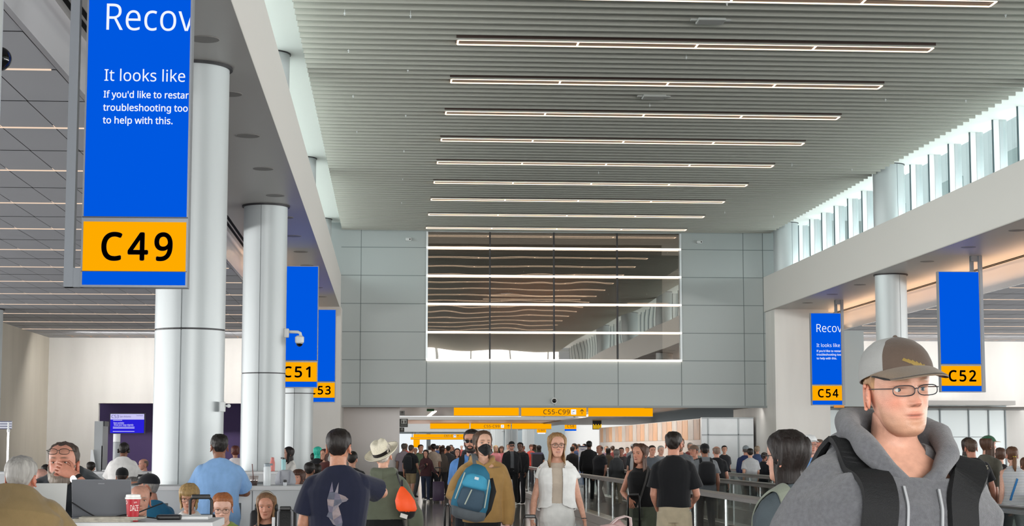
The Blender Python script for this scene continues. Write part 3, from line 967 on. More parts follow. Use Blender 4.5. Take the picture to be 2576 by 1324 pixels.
HAIRLINES = {   # hairline height over angle from the front (degrees) ; z in head units
    'short': ([0, 35, 55, 72, 82, 95, 110, 140, 180], [.192, .190, .178, .150, .108, .128, .112, .068, .052]),
    'receding': ([0, 25, 50, 72, 82, 95, 110, 140, 180], [.206, .216, .200, .152, .112, .128, .112, .068, .052]),
    'fringe': ([0, 40, 70, 80, 95, 110, 140, 180], [.30, .30, .25, .125, .150, .130, .070, .055]),
    'balding': ([0, 40, 62, 75, 84, 95, 110, 140, 180], [.30, .30, .22, .158, .118, .135, .115, .068, .052]),
    'long': ([0, 18, 40, 62, 80, 100, 140, 180], [.204, .202, .186, .130, .080, .062, .045, .04]),
    'bangs': ([0, 30, 50, 65, 80, 100, 140, 180], [.150, .152, .150, .100, .070, .060, .045, .04]),
}
def hairline(style, T):
    xs, zs = HAIRLINES[style]
    ang = np.degrees(np.abs(np.where(T > PI, 2 * PI - T, T)))
    return np.interp(ang, xs, zs)

def vnoise(P_, amp, freq, seed, n=7, aniso=(1, 1, .45)):
    rs = np.random.RandomState(seed)
    out = np.zeros(len(P_))
    for i in range(n):
        k = rs.normal(size=3); k /= np.linalg.norm(k); k = k * freq * (0.6 + 1.1 * rs.rand()) * np.array(aniso)
        k2 = rs.normal(size=3) * freq * .5 * np.array(aniso)
        out += np.sin(P_ @ k + 1.6 * np.sin(P_ @ k2 + rs.rand() * 6) + rs.rand() * 6)
    return out * amp / n ** .5

def mesh_arrays(me):
    v = np.empty(len(me.vertices) * 3); me.vertices.foreach_get('co', v)
    n = np.empty(len(me.vertices) * 3); me.vertices.foreach_get('normal', n)
    return v.reshape(-1, 3), n.reshape(-1, 3)

def fuse(mb, voxel, smooth_it=2, wr=None):
    """union of the builder's overlapping closed shells as one continuous skin; wr = (amp, freq, seed) adds folds"""
    me = bpy.data.meshes.new('tmp'); me.from_pydata(mb.v, [], mb.f)
    o = bpy.data.objects.new('tmp', me)
    SCR.collection.objects.link(o)
    m = o.modifiers.new('r', 'REMESH'); m.mode = 'VOXEL'; m.voxel_size = voxel
    if smooth_it:
        sm = o.modifiers.new('s', 'SMOOTH'); sm.factor = .5; sm.iterations = smooth_it
    SCR.view_layers[0].update()
    out = bpy.data.meshes.new_from_object(o.evaluated_get(SCR.view_layers[0].depsgraph))
    SCR.collection.objects.unlink(o); bpy.data.objects.remove(o); bpy.data.meshes.remove(me)
    if wr:
        v, n = mesh_arrays(out)
        d = vnoise(v, wr[0], wr[1], wr[2])
        v = v + n * d[:, None]
        out.vertices.foreach_set('co', v.ravel()); out.update()
    out.polygons.foreach_set('use_smooth', [True] * len(out.polygons))
    return out

SKIN = bpy.data.materials.new('skin'); SKIN.use_nodes = True
_b = SKIN.node_tree.nodes['Principled BSDF']; _a = SKIN.node_tree.nodes.new('ShaderNodeVertexColor'); _a.layer_name = 'tone'
_tc = SKIN.node_tree.nodes.new('ShaderNodeTexCoord'); _n1 = SKIN.node_tree.nodes.new('ShaderNodeTexNoise'); _n1.inputs['Scale'].default_value = 45; _n1.inputs['Detail'].default_value = 6
_mr = SKIN.node_tree.nodes.new('ShaderNodeMapRange'); _mr.inputs['From Min'].default_value = .3; _mr.inputs['From Max'].default_value = .7; _mr.inputs['To Min'].default_value = .90; _mr.inputs['To Max'].default_value = 1.08
_mx = SKIN.node_tree.nodes.new('ShaderNodeMix'); _mx.data_type = 'RGBA'; _mx.blend_type = 'MULTIPLY'; _mx.inputs['Factor'].default_value = 1
_bp = SKIN.node_tree.nodes.new('ShaderNodeBump'); _bp.inputs['Strength'].default_value = .25; _bp.inputs['Distance'].default_value = .004
_n2 = SKIN.node_tree.nodes.new('ShaderNodeTexNoise'); _n2.inputs['Scale'].default_value = 320
for _x, _y in ((_tc.outputs['Object'], _n1.inputs['Vector']), (_tc.outputs['Object'], _n2.inputs['Vector']), (_n1.outputs['Fac'], _mr.inputs['Value']), (_a.outputs[0], _mx.inputs['A']), (_mr.outputs[0], _mx.inputs['B']), (_mx.outputs['Result'], _b.inputs['Base Color']), (_n2.outputs['Fac'], _bp.inputs['Height']), (_bp.outputs[0], _b.inputs['Normal'])): SKIN.node_tree.links.new(_x, _y)
_b.inputs['Roughness'].default_value = .45; _b.inputs['Specular IOR Level'].default_value = .35
MATS['skin'] = SKIN
M_eye = P('eye_white', '#d9d3cd', .45, spec=.3); M_pupil = P('pupil', '#0d0a09', .3)
M_lens = glass_mat('spectacle_lens', '#f3f5f5', .004)
FAB = {}
def fabric(col, rough=.85, bump=True):
    k = (col, rough)
    if k not in FAB:
        FAB[k] = P('fabric_%s_%d' % (col.strip('#'), int(rough * 100)), col, rough, spec=.25, noise_=(14, .07), bump=(260, .25) if bump else None, sheen=.15 if rough > .7 else 0)
    return FAB[k]
def hairmat(col):
    return P('hair_' + col.strip('#'), col, .5, spec=.35, noise_=(60, .28), stretch=(1, 1, .12), bump=(180, .35))

LODS = {'near': (.0065, 120, 128), 'mid': (.012, 64, 64), 'far': (.022, 34, 32)}
TORSO_M = [(.86, .160, .112, 0), (.93, .172, .120, 0), (1.0, .168, .116, 0), (1.08, .160, .110, 0), (1.16, .164, .113, 0), (1.25, .176, .121, 0), (1.33, .184, .123, .004), (1.40, .158, .104, .010), (1.445, .118, .078, .014), (1.475, .080, .062, .014), (1.505, .058, .056, .012)]
TORSO_F = [(.86, .165, .112, 0), (.93, .170, .116, 0), (1.0, .152, .102, 0), (1.08, .133, .090, 0), (1.16, .136, .096, -.004), (1.25, .148, .112, -.010), (1.33, .155, .108, -.004), (1.40, .134, .090, .008), (1.445, .098, .066, .012), (1.475, .068, .052, .012), (1.505, .047, .047, .010)]

def ring_loft(mb, rings, n=20, ex=2.3):
    """rings: (z, rx, ry, yc) closed loft"""
    vs = []; fs = []
    for (z, rx, ry, yc) in rings:
        for j in range(n):
            a = 2 * PI * j / n
            c, s = math.cos(a), math.sin(a)
            vs.append((rx * math.copysign(abs(c) ** (2 / ex), c), yc + ry * math.copysign(abs(s) ** (2 / ex), s), z))
    k = len(rings)
    for i in range(k - 1):
        for j in range(n): fs.append((i * n + j, i * n + (j + 1) % n, (i + 1) * n + (j + 1) % n, (i + 1) * n + j))
    fs.append(tuple(range(n - 1, -1, -1))); fs.append(tuple((k - 1) * n + j for j in range(n)))
    return mb.add(vs, fs)

def add_hand(mb, w, d, nrm, s=1.0, curl=.5, side=1, spread=.05, n=7, point=False):
    """palm, four unequal fingers with two bends, side thumb. w wrist, d pointing direction, nrm back-of-hand normal"""
    d = Vector(d).normalized(); nrm = Vector(nrm); nrm = (nrm - d * nrm.dot(d)).normalized(); x = d.cross(nrm) * side
    w = Vector(w)
    mb.tube([w - d * .03 * s, w + d * .005 * s, w + d * .035 * s, w + d * .07 * s, w + d * .088 * s], [(.027 * s, .020 * s), (.028 * s, .019 * s), (.039 * s, .017 * s), (.042 * s, .014 * s), (.038 * s, .011 * s)], 10, up=-nrm)
    for k, (off, ln, r) in enumerate(((-.030, .066, .0078), (-.0105, .076, .0084), (.0098, .081, .0086), (.029, .073, .0084))):
        b = w + x * off * s + d * .082 * s
        c = curl * (1.0 + .12 * (1.5 - k)) if not (point and k == 3) else .08
        dd = (d + x * off * spread * 30 * (1 - curl)).normalized()
        p1 = b + (dd * math.cos(c * .7) - nrm * math.sin(c * .7)) * ln * .45 * s
        p2 = p1 + (dd * math.cos(c * 1.7) - nrm * math.sin(c * 1.7)) * ln * .32 * s
        p3 = p2 + (dd * math.cos(c * 2.5) - nrm * math.sin(c * 2.5)) * ln * .27 * s
        mb.tube([b - d * .012 * s, b, p1, p2, p3], [r * s * 1.02, r * s, r * .95 * s, r * .86 * s, r * .6 * s], n)
    tb = w + x * .028 * s + d * .022 * s
    t1 = tb + (x * .8 + d * .75 - nrm * .25 * (1 + curl)).normalized() * .040 * s
    t2 = t1 + (x * .25 + d * .9 - nrm * .45 * curl).normalized() * .030 * s
    mb.tube([tb - d * .01 * s, tb, t1, t2], [.013 * s, .0125 * s, .0105 * s, .007 * s], n)

class Person:
    def __init__(self, label, loc, rz, h=1.75, sex='m', skin='#c98f74', lod='mid', girth=1.0, pelvis=None, lean=0.0, head=(0, 0, 0), group=None, hs=1.0, side_lean=0.0, seed=None, hoff=(0, 0, 0)):
        self.root = thing('person', label, 'person', loc, math.radians(rz), group)
        self.h = h; self.s = h / 1.75; self.sex = sex; self.fem = sex == 'f'
        self.vox, self.nz, self.nu = LODS[lod]; self.lod = lod
        self.g = girth; self.skin = lin(skin)
        self.lean = math.radians(lean); self.sl = math.radians(side_lean)
        self.pz = pelvis if pelvis is not None else .93 * self.s
        self.hd = [math.radians(a) for a in head]
        self.hs = self.s ** .5 * hs * (.96 if self.fem else 1.0)
        self.seed = seed if seed is not None else (abs(hash(label)) % 9999 if False else sum(map(ord, label)) % 9999)
        s = self.s
        R = Matrix.Rotation(self.lean, 4, 'X') @ Matrix.Rotation(self.sl, 4, 'Y')
        self.U = Matrix.Translation((0, 0, self.pz)) @ R @ Matrix.Translation((0, 0, -.93 * s)) @ Matrix.Diagonal((s, s, s, 1))
        hp = self.U @ Vector((0, .012, 1.495)) + Vector(hoff)
        hr = Matrix.Rotation(self.hd[0], 4, 'Z') @ Matrix.Rotation(self.hd[1], 4, 'X') @ Matrix.Rotation(self.hd[2], 4, 'Y')
        q = self.hs
        # head frame: chin at z=0; neck joint near (0,.03,.03)
        self.H = Matrix.Translation(hp) @ hr @ Matrix.Translation((0, -.028 * q, .012 * q)) @ Matrix.Diagonal((q, q, q, 1))
        self.sh = .166 if not self.fem else .141
        self.arms = {}
    def rings(self, grow=0.0, z0=None, z1=None, hemflare=0.0, belly=0.0):
        T = TORSO_F if self.fem else TORSO_M
        g = self.g
        zs = [t[0] for t in T]
        out = []
        zz = [z for z in zs if (z0 is None or z > z0 + .01) and (z1 is None or z < z1 - .01)]
        if z0 is not None: zz = [z0] + zz
        if z1 is not None: zz = zz + [z1]
        for z in zz:
            rx = float(np.interp(z, zs, [t[1] for t in T])); ry = float(np.interp(z, zs, [t[2] for t in T])); yc = float(np.interp(z, zs, [t[3] for t in T]))
            k = g if z < 1.36 else 1 + (g - 1) * .45
            fl = hemflare * max(0, (1.15 - z) / .3)
            bl = belly * math.exp(-((z - 1.08) / .12) ** 2)
            out.append((z, rx * k + grow + fl, ry * k + grow * .9 + fl + bl * .5, yc - bl * .5))
        return out
    def Ux(self, pts): return [self.U @ Vector(p) for p in pts]
    def arm(self, sd, elbow=None, wrist=None, hand=None, nrm=None, curl=.45, point=False, hand_on=True):
        sh = Vector((sd * self.sh, .012, 1.376))
        sw = sd * .07 * math.sin(self.seed * 1.7); ou = .012 * math.sin(self.seed * .9 + sd)
        e = Vector(elbow) if elbow is not None else Vector((sd * (self.sh + .040 + ou), .035 + sw, 1.11))
        w = Vector(wrist) if wrist is not None else Vector((sd * (self.sh + .052 + ou), -.035 + sw * 2.2 - abs(sw) * .5, .865 + abs(sw) * .15))
        d = Vector(hand) if hand is not None else (w - e).normalized()
        n = Vector(nrm) if nrm is not None else Vector((sd, 0, .0))
        self.arms[sd] = (sh, e, w, d, n, curl, point, hand_on)
    def body(self, legs=False, beard=None, lips=None, brow=None, stubble=None, cheeks=.0, jaw=1.0, nose=1.0, fat=1.0, eyes=True, iris='#4a3a2c', gaze=0.0):
        """head, neck, torso, arms and hands in one mesh"""
        for sd in (-1, 1):
            if sd not in self.arms: self.arm(sd)
        s = self.s; f = .82 if self.fem else 1.0
        m = MB()
        ring_loft(m, self.rings(-.012), 18)
        m.v = [tuple(self.U @ Vector(p)) for p in m.v]
        nk = self.U @ Vector((0, .022, 1.44)); nt = self.H @ Vector((0, .018, .055))
        r0 = (.060 if not self.fem else .048) * s
        m.tube([nk, nk.lerp(nt, .45), nt], [r0 * 1.15, r0 * .97, r0 * .95], 16)
        ag = f * (1 + (self.g - 1) * .6)
        for sd in (-1, 1):
            sh, e, w, d, n, curl, pt, ho = self.arms[sd]
            P1 = self.Ux([sh, sh.lerp(e, .2), sh.lerp(e, .5), e, e.lerp(w, .3), e.lerp(w, .7), w])
            m.tube(P1, [r * s * ag for r in (.050, .053, .046, .039, .040, .031, .026)], 12)
            c = self.U @ sh; r = .055 * s * ag
            m.sphere(c, (r, r, r), 14, 10)
            m.tube(self.Ux([Vector((sd * .05, .014, 1.425)), sh + Vector((-sd * .01, 0, .012))]), [.050 * s * f, .042 * s * f], 10)
        if legs:
            for sd in (-1, 1):
                m.tube(self.leg_pts[sd], [r * s * f for r in (.078, .068, .05, .054, .04, .036)], 12)
        me = fuse(m, self.vox * (1.0 if self.lod != 'near' else 1.1), 2)
        v, _ = mesh_arrays(me)
        nv = len(v)
        fb = [tuple(p.vertices) for p in me.polygons]
        bpy.data.meshes.remove(me)
        # head
        G, Z, T = head_grid(self.nz, self.nu, jaw, self.fem, nose, fat)
        self.G, self.Z, self.T = G, Z, T
        nz, nu = G.shape[:2]
        hv = G.reshape(-1, 3)
        col = np.tile(np.array(self.skin), (len(hv), 1))
        X = hv[:, 0]; zz = hv[:, 2]; tt = T.reshape(-1); ax = np.abs(X)
        fr = (np.cos(tt) > .15)
        g = lambda x0, z0, sx, sz: np.exp(-((ax - x0) / sx) ** 2 - ((zz - z0) / sz) ** 2) * fr
        def mix(mask, c, k=1.0):
            nonlocal col
            mk = np.clip(mask * k, 0, 1)[:, None]; col = col * (1 - mk) + np.array(lin(c))[None] * mk
        red = np.array([1.06, .80, .76])
        ck = np.clip((g(.045, .088, .022, .020) + np.exp(-(X / .012) ** 2 - ((zz - .085) / .012) ** 2) * fr) * (.35 + cheeks), 0, 1)[:, None]
        col = col * (1 - ck) + col * red * ck
        lc = lips or None
        lm = np.exp(-(X / .0215) ** 4 - ((zz - .0540) / .0085) ** 4) * fr
        base = np.array(self.skin)
        lipc = np.array(lin(lips)) if lips else base * np.array([.88, .60, .58])
        k = np.clip(lm * .85, 0, 1)[:, None]; col = col * (1 - k) + lipc * k
        k = np.clip(np.exp(-(X / .022) ** 4 - ((zz - .0540) / .0016) ** 2) * fr, 0, 1)[:, None]; col = col * (1 - .75 * k)
        bc = brow or '#4a3527'
        mix(np.exp(-((ax - .030) / .019) ** 4 - ((zz - (.1405 + .10 * np.minimum(ax, .032) - .08 * np.maximum(ax - .032, 0))) / .0042) ** 2) * fr, bc, .85)
        # eye line, nostrils
        mix(np.exp(-((ax - .031) / .0145) ** 4 - ((zz - .1225) / .0022) ** 2) * fr, '#2a1c16', .75)
        mix(np.exp(-((ax - .0075) / .004) ** 2 - ((zz - .0785) / .0028) ** 2) * fr, '#3a1d16', .7)
        if stubble or beard:
            bl = np.interp(np.degrees(np.where(tt > PI, 2 * PI - tt, tt)), [0, 12, 30, 60, 85, 95], [.066, .068, .062, .075, .105, .0])
            bm_ = np.clip((bl - zz) / (.03 if stubble and not beard else .008), 0, 1) * (np.degrees(np.where(tt > PI, 2 * PI - tt, tt)) < 95)
            mo = 1 - np.exp(-(X / .024) ** 4 - ((zz - .0535) / .010) ** 4)
            mix(bm_ * mo, stubble or beard, .38 if stubble and not beard else .9)
        # ears
        em = MB()
        for sd in (-1, 1):
            M = Matrix.Translation((sd * .0725, .012, .1)) @ Matrix.Rotation(sd * math.radians(22), 4, 'Z') @ Matrix.Rotation(math.radians(-12), 4, 'X')
            nseg = 14 if self.lod != 'near' else 28
            em.sphere((sd * .003, 0, .001), (.0065, .0175, .0315), nseg, nseg // 2, M)
            if self.lod != 'far':
                pts = [M @ Vector((sd * (.0105), .0165 * math.sin(a) * (1.0 if math.cos(a) > 0 else .72), .0305 * math.cos(a))) for a in np.linspace(-.7, 3.3, 12)]
                em.tube(pts, [.0030] + [.0044] * 7 + [.004, .0036, .0042, .0046], 8)
                if self.lod == 'near':
                    em.tube([M @ Vector((sd * .0085, .006 * math.sin(a) + .003, .016 * math.cos(a) + .003)) for a in np.linspace(-.2, 2.9, 10)], [.0015] + [.0030] * 8 + [.0015], 8)
                    em.sphere((sd * .006, -.0125, -.004), (.004, .0045, .007), 10, 8, M)
        ev = np.array([tuple(p) for p in em.v])
        allh = np.concatenate([hv, ev])
        ecol = np.tile(np.array(self.skin) * np.array([1.0, .82, .78]), (len(ev), 1))
        Hm = np.array(self.H)
        hw = allh @ Hm[:3, :3].T + Hm[:3, 3]
        hf = grid_faces(nz, nu) + nv
        caps = [tuple(range(nv + nu - 1, nv - 1, -1)), tuple(nv + (nz - 1) * nu + j for j in range(nu))]
        ef = [tuple(i + nv + len(hv) for i in q) for q in em.f]
        # hands
        hm = MB()
        for sd in (-1, 1):
            sh, e, w, d, n, curl, pt, ho = self.arms[sd]
            if not ho: continue
            U3 = self.U.to_3x3()
            add_hand(hm, self.U @ w, (U3 @ d), (U3 @ n), s * f ** .5 * .98, curl, side=sd, n=6 if self.lod != 'near' else 10, point=pt)
        hnv = np.array([tuple(p) for p in hm.v]) if hm.v else np.zeros((0, 3))
        o2 = nv + len(allh)
        hnf = [tuple(i + o2 for i in q) for q in hm.f]
        V = np.concatenate([v, hw, hnv])
        C = np.concatenate([np.tile(base, (nv, 1)), col, ecol, np.tile(base * np.array([1, .93, .9]), (len(hnv), 1))])
        F = fb + [tuple(int(i) for i in q) for q in hf] + caps + ef + hnf
        me = bpy.data.meshes.new('body'); me.from_pydata(V.tolist(), [], F)
        ca = me.color_attributes.new('tone', 'FLOAT_COLOR', 'POINT')
        ca.data.foreach_set('color', np.concatenate([C, np.ones((len(C), 1))], 1).ravel())
        me.polygons.foreach_set('use_smooth', [True] * len(me.polygons)); me.materials.append(SKIN); me.update()
        o = bpy.data.objects.new('body', me); COL.objects.link(o); o.parent = self.root
        self.body_o = o
        if eyes and self.lod != 'far':
            mi = P('iris_' + iris.strip('#'), iris, .2)
            for sd in (-1, 1):
                q = G.reshape(-1, 3)
                k = np.argmin((q[:, 0] - sd * .031) ** 2 + (q[:, 2] - .1178) ** 2 + (q[:, 1] > 0) * 1.0)
                c = Vector((sd * .031, q[k, 1] + .0093, .1178))
                em = MB(); n_ = 20; mm = 14; R_ = .0124
                for i in range(mm + 1):
                    pass
                vs = []; fs = []
                for i in range(mm + 1):
                    th = PI * i / mm
                    for j in range(n_):
                        a = 2 * PI * j / n_
                        p = Vector((R_ * math.sin(th) * math.cos(a), -R_ * math.cos(th), R_ * math.sin(th) * math.sin(a) * .93))
                        p = Matrix.Rotation(math.radians(gaze), 3, 'Z') @ p
                        vs.append(self.H @ (c + p))
                for i in range(mm):
                    em.m(0 if i >= 3 else (1 if i >= 1 else 2))
                    em.add(vs[i * n_:(i + 2) * n_], [(j, (j + 1) % n_, (j + 1) % n_ + n_, j + n_) for j in range(n_)])
                eo = em.build('eye', [M_eye, mi, M_pupil], self.root, smooth=True, local=True)
        return o
    def inv(self, p): return self.U.inverted() @ Vector(p)
    def armL(self, sd, elbow, wrist, hand, nrm, **k):
        R_ = self.U.to_3x3().inverted()
        self.arm(sd, self.inv(elbow), self.inv(wrist), R_ @ Vector(hand), R_ @ Vector(nrm), **k)
    def legs(self, step=0.0, seated=False, spread=.0, side_step=0.0):
        """joint paths for both legs"""
        s = self.s; self.leg_pts = {}
        for sd in (-1, 1):
            hip = Vector((sd * .088 * s, 0, self.pz - .0 * s))
            if seated:
                kz = max(.44 * s, self.pz - .05) if seated is True else seated
                knee = Vector((sd * (.10 + spread) * s, -.44 * s, kz)); an = Vector((sd * (.10 + spread) * s, -.42 * s, max(.08, kz - .42 * s)))
            else:
                st = step * sd
                knee = Vector((sd * (.09 + spread) * s, -st * .20 * s - .02, self.pz - .44 * s)); an = Vector((sd * (.09 + spread) * s, -st * .32 * s + (.10 * s if st < 0 else 0), .085 * s + (.05 if st < 0 and abs(step) > .3 else 0)))
            self.leg_pts[sd] = [hip, hip.lerp(knee, .5), knee, knee.lerp(an, .3), knee.lerp(an, .8), an]
    def bottoms(self, col, kind='trousers', step=0.0, seated=False, loose=.0, rough=.85, spread=.0, rise=0.0):
        self.legs(step, seated, spread)
        s = self.s; g = self.g
        m = MB()
        pz = self.pz
        tr = self.rings(.003)
        def tw(z, k): return float(np.interp(z, [r_[0] for r_ in tr], [r_[k] for r_ in tr]))
        hipr = [(-.11, .132 * g, .103 * g), (-.04, .165 * g, .115 * g), (.02, tw(.95, 1), tw(.95, 2)), (.09 + rise, tw(1.02 + rise, 1), tw(1.02 + rise, 2))]
        ring_loft(m, [(pz / s + dz, rx, ry, 0) for dz, rx, ry in hipr], 20)
        m.v = [tuple(Vector(p) * s) for p in m.v]
        end = {'trousers': 6, 'shorts': 3, 'skirt': 3}[kind]
        rr = [.092 + loose * .5, .080 + loose, .060 + loose, .062 + loose, .055 + loose * 1.3, .054 + loose * 1.4]
        for sd in (-1, 1):
            p = self.leg_pts[sd]
            if kind == 'shorts': q = [p[0], p[1], p[1].lerp(p[2], .75)]; r = [.095, .086 + loose, .078 + loose]
            else: q = p[:]; q[-1] = q[-1] - Vector((0, 0, .03)); r = rr
            m.tube(q, [x * s * (1 + (g - 1) * .6) for x in r], 14)
        me = fuse(m, self.vox, 2, (.0035 * s, 26, self.seed + 5) if self.lod != 'far' else None)
        me.materials.append(fabric(col, rough)); me.name = kind
        o = bpy.data.objects.new(kind, me); COL.objects.link(o); o.parent = self.root
        return o
    def shoes(self, col, sole='#dcdad4'):
        for sd in (-1, 1):
            a = self.leg_pts[sd][-1]; z = a.z - .085 * self.s
            m = MB(); s = self.s
            P_ = [(a.x, a.y + .06 * s), (a.x, a.y - .02 * s), (a.x, a.y - .10 * s), (a.x, a.y - .17 * s), (a.x, a.y - .20 * s)]
            m.tube([(p[0], p[1], z + hz * s) for p, hz in zip(P_, (.05, .055, .042, .033, .028))], [(.034 * s, .046 * s), (.038 * s, .050 * s), (.044 * s, .036 * s), (.040 * s, .028 * s), (.022 * s, .018 * s)], 12, up=(0, 0, 1))
            m.v = [(p[0], p[1], max(z + .012, p[2])) for p in m.v]
            m.build('shoe', fabric(col, .6), self.root, smooth=True, local=True)
    def top(self, col, sleeve='short', hem=.86, grow=.016, rough=.85, name='shirt', loose=.012, z1=1.482, amp=.0045, neck=None, flare=0.0, belly=0.0, mats=None, paint=None, extra=None, vdip=.35, cut=None):
        for sd in (-1, 1):
            if sd not in self.arms: self.arm(sd)
        s = self.s; f = .84 if self.fem else 1.0
        m = MB()
        if sleeve == 'tank':
            R = self.rings(grow, hem, 1.40, flare, belly)
            ring_loft(m, R + [(1.445, .112 * (.88 if self.fem else 1), .070, .012), (1.47, .098 * (.88 if self.fem else 1), .056, .014)], 24)
        else:
            ring_loft(m, self.rings(grow, hem, z1, flare, belly), 24)
        m.v = [(p[0], p[1], p[2] + vdip * (p[1] - .03) * max(0, min(1, (p[2] - 1.40) / .09))) for p in m.v]
        m.v = [tuple(self.U @ Vector(p)) for p in m.v]
        if extra is not None: extra(m, self)
        ag = f * (1 + (self.g - 1) * .6)
        for sd in (-1, 1):
            if sleeve in ('tank',): continue
            sh, e, w, d, n, curl, pt, ho = self.arms[sd]
            L = loose
            c = self.U @ (sh - Vector((sd * grow * .3, 0, grow * .35))); r = (.056 + grow * .42 + L * .2) * s * ag
            m.sphere(c, (r, r, r), 16, 12)
            m.tube(self.Ux([Vector((sd * .045, .014, 1.428 + grow * .3)), sh + Vector((-sd * .008, 0, .012))]), [(.050 + grow * .5) * s * f, (.045 + grow * .5) * s * f], 12)
            if sleeve == 'short':
                q = [sh, sh.lerp(e, .2), sh.lerp(e, .5), sh.lerp(e, .74)]; r = [.056 + L * .3, .058 + L * .5, .055 + L, .055 + L * 1.4]
            elif sleeve == 'cap':
                q = [sh, sh.lerp(e, .15), sh.lerp(e, .3)]; r = [.056, .058 + L * .4, .06 + L]
            elif sleeve == 'elbow':
                q = [sh, sh.lerp(e, .2), sh.lerp(e, .5), e, e.lerp(w, .12)]; r = [.056 + L * .3, .058 + L * .5, .054 + L, .051 + L, .05 + L]
            else:
                q = [sh, sh.lerp(e, .2), sh.lerp(e, .5), e, e.lerp(w, .35), e.lerp(w, .8), e.lerp(w, .97)]; r = [.056 + L * .3, .058 + L * .5, .053 + L, .050 + L, .047 + L * 1.2, .041 + L, .036 + L * .4]
            m.tube(self.Ux(q), [x * s * ag for x in r], 16)
        me = fuse(m, self.vox, 2, (amp * s, 20, self.seed) if self.lod != 'far' else None)
        for x in (mats or [fabric(col, rough)]): me.materials.append(x)
        if paint is not None:
            inv = self.U.inverted()
            for p in me.polygons:
                p.material_index = paint(inv @ p.center)
        me.name = name
        if cut is not None:
            inv = self.U.inverted(); bmx = bmesh.new(); bmx.from_mesh(me)
            bmesh.ops.delete(bmx, geom=[f_ for f_ in bmx.faces if cut(inv @ f_.calc_center_median())], context='FACES')
            bmx.to_mesh(me); bmx.free()
        o = bpy.data.objects.new(name, me); COL.objects.link(o); o.parent = self.root
        if cut is not None:
            so = o.modifiers.new('thickness', 'SOLIDIFY'); so.thickness = .008; so.offset = 0
        if not hasattr(self, 'top_o') or name != 'sweater': self.top_o = o
        return o
    def scalp(self, style, col, thick=.012, name='hair', noise_amp=.0025, zmin=None):
        G, Z, T = self.G, self.Z, self.T
        nz, nu = G.shape[:2]
        line = hairline(style, T)
        mask = Z - line
        if style in ('fringe', 'balding'): mask = np.minimum(mask, (.186 if style == 'fringe' else .2) - Z)
        # outward normal estimate
        c = np.array([0, .006, .115])
        N = G - c; N[..., 2] *= .9; N /= np.linalg.norm(N, axis=-1, keepdims=True)
        k = np.clip(mask / .018, 0, 1) ** .6
        nn = vnoise(G.reshape(-1, 3), 1.0, 130, self.seed + 3, aniso=(1, 1, .5)).reshape(nz, nu)
        Q = G + N * (thick * k + noise_amp * nn * k - .0015 * (1 - k))[..., None]
        keep = mask > -.006
        q = Q.reshape(-1, 3)
        Hm = np.array(self.H)
        q = q @ Hm[:3, :3].T + Hm[:3, 3]
        fs = grid_faces(nz, nu); kk = keep.reshape(-1)
        fs = fs[kk[fs].all(1)]
        fl = [tuple(int(i) for i in x) for x in fs] + [tuple((nz - 1) * nu + j for j in range(nu))]
        me = bpy.data.meshes.new(name)
        used = np.unique(np.concatenate([np.array(x) for x in fl])); mp = -np.ones(len(q), int); mp[used] = np.arange(len(used))
        me.from_pydata(q[used].tolist(), [], [tuple(int(mp[i]) for i in x) for x in fl])
        me.polygons.foreach_set('use_smooth', [True] * len(me.polygons)); me.materials.append(hairmat(col)); me.update()
        o = bpy.data.objects.new(name, me); COL.objects.link(o); o.parent = self.root
        self.hair_o = o
        return o
    def curtain(self, col, t0=62, length=.30, name='long_hair', flare=1.12, thick=.022, ztop=.205, front_drop=0.0, wave=.004, narrow=None):
        """hair hanging round the back and sides, in body space below the neck"""
        nt, nl = 46, 22
        vs = []; rows = []
        rs = np.random.RandomState(self.seed)
        ph = rs.rand(6) * 6
        inner = []
        for i in range(nl):
            u = i / (nl - 1)
            z = ztop - (ztop + length) * u
            row = []; rin = []
            for j in range(nt):
                a = math.radians(t0 + (360 - 2 * t0) * j / (nt - 1))
                zc = max(min(z, .2255), .05)
                w = float(hermite(HZ, HW, np.array([zc]))[0]) + .012; f = float(hermite(HZ, HF, np.array([zc]))[0]); b = float(hermite(HZ, HB, np.array([zc]))[0]) + .014
                if z < .06: b = max(b, .062); w = max(w, .062)
                fl = 1 + (flare - 1) * max(0, (.06 - z)) / (.06 + length)
                nar = 1.0 if narrow is None else 1 - (1 - narrow) * max(0, .05 - z) / (.05 + length)
                y = ((f + b) / 2 - (b - f) / 2 * math.cos(a))
                x = w * math.copysign(abs(math.sin(a)) ** .86, math.sin(a))
                str_ = wave * math.sin(9 * a + ph[0] + 5 * u) + wave * .6 * math.sin(23 * a + ph[1] - 3 * u) + wave * .5 * math.sin(41 * a + ph[2])
                edge = math.sin(PI * j / (nt - 1)) ** .35
                o = Vector((x * fl * nar, y * fl, z - front_drop * (1 - edge))) ; nrm = Vector((x, y - .006, 0)).normalized()
                endk = 1 - max(0, u - .8) / .2 * .8
                row.append(self.H @ (o + nrm * (str_ + thick * .3 * edge * endk)))
                rin.append(self.H @ (o + nrm * (str_ * .4 - thick * edge * endk * .7)))
            rows.append(row); inner.append(rin)
        V = [p for r in rows for p in r] + [p for r in inner for p in r]
        n0 = nl * nt; F = []
        for i in range(nl - 1):
            for j in range(nt - 1):
                a = i * nt + j
                F.append((a, a + 1, a + nt + 1, a + nt)); F.append((n0 + a + nt, n0 + a + nt + 1, n0 + a + 1, n0 + a))
        for j in range(nt - 1):
            a = (nl - 1) * nt + j; F.append((a, a + 1, n0 + a + 1, n0 + a)); F.append((j + 1, j, n0 + j, n0 + j + 1))
        for i in range(nl - 1):
            a = i * nt; F.append((a + nt, a, n0 + a, n0 + a + nt)); a += nt - 1; F.append((a, a + nt, n0 + a + nt, n0 + a))
        m = MB(); m.add(V, F)
        return m.build(name, hairmat(col), self.root, smooth=True, local=True)
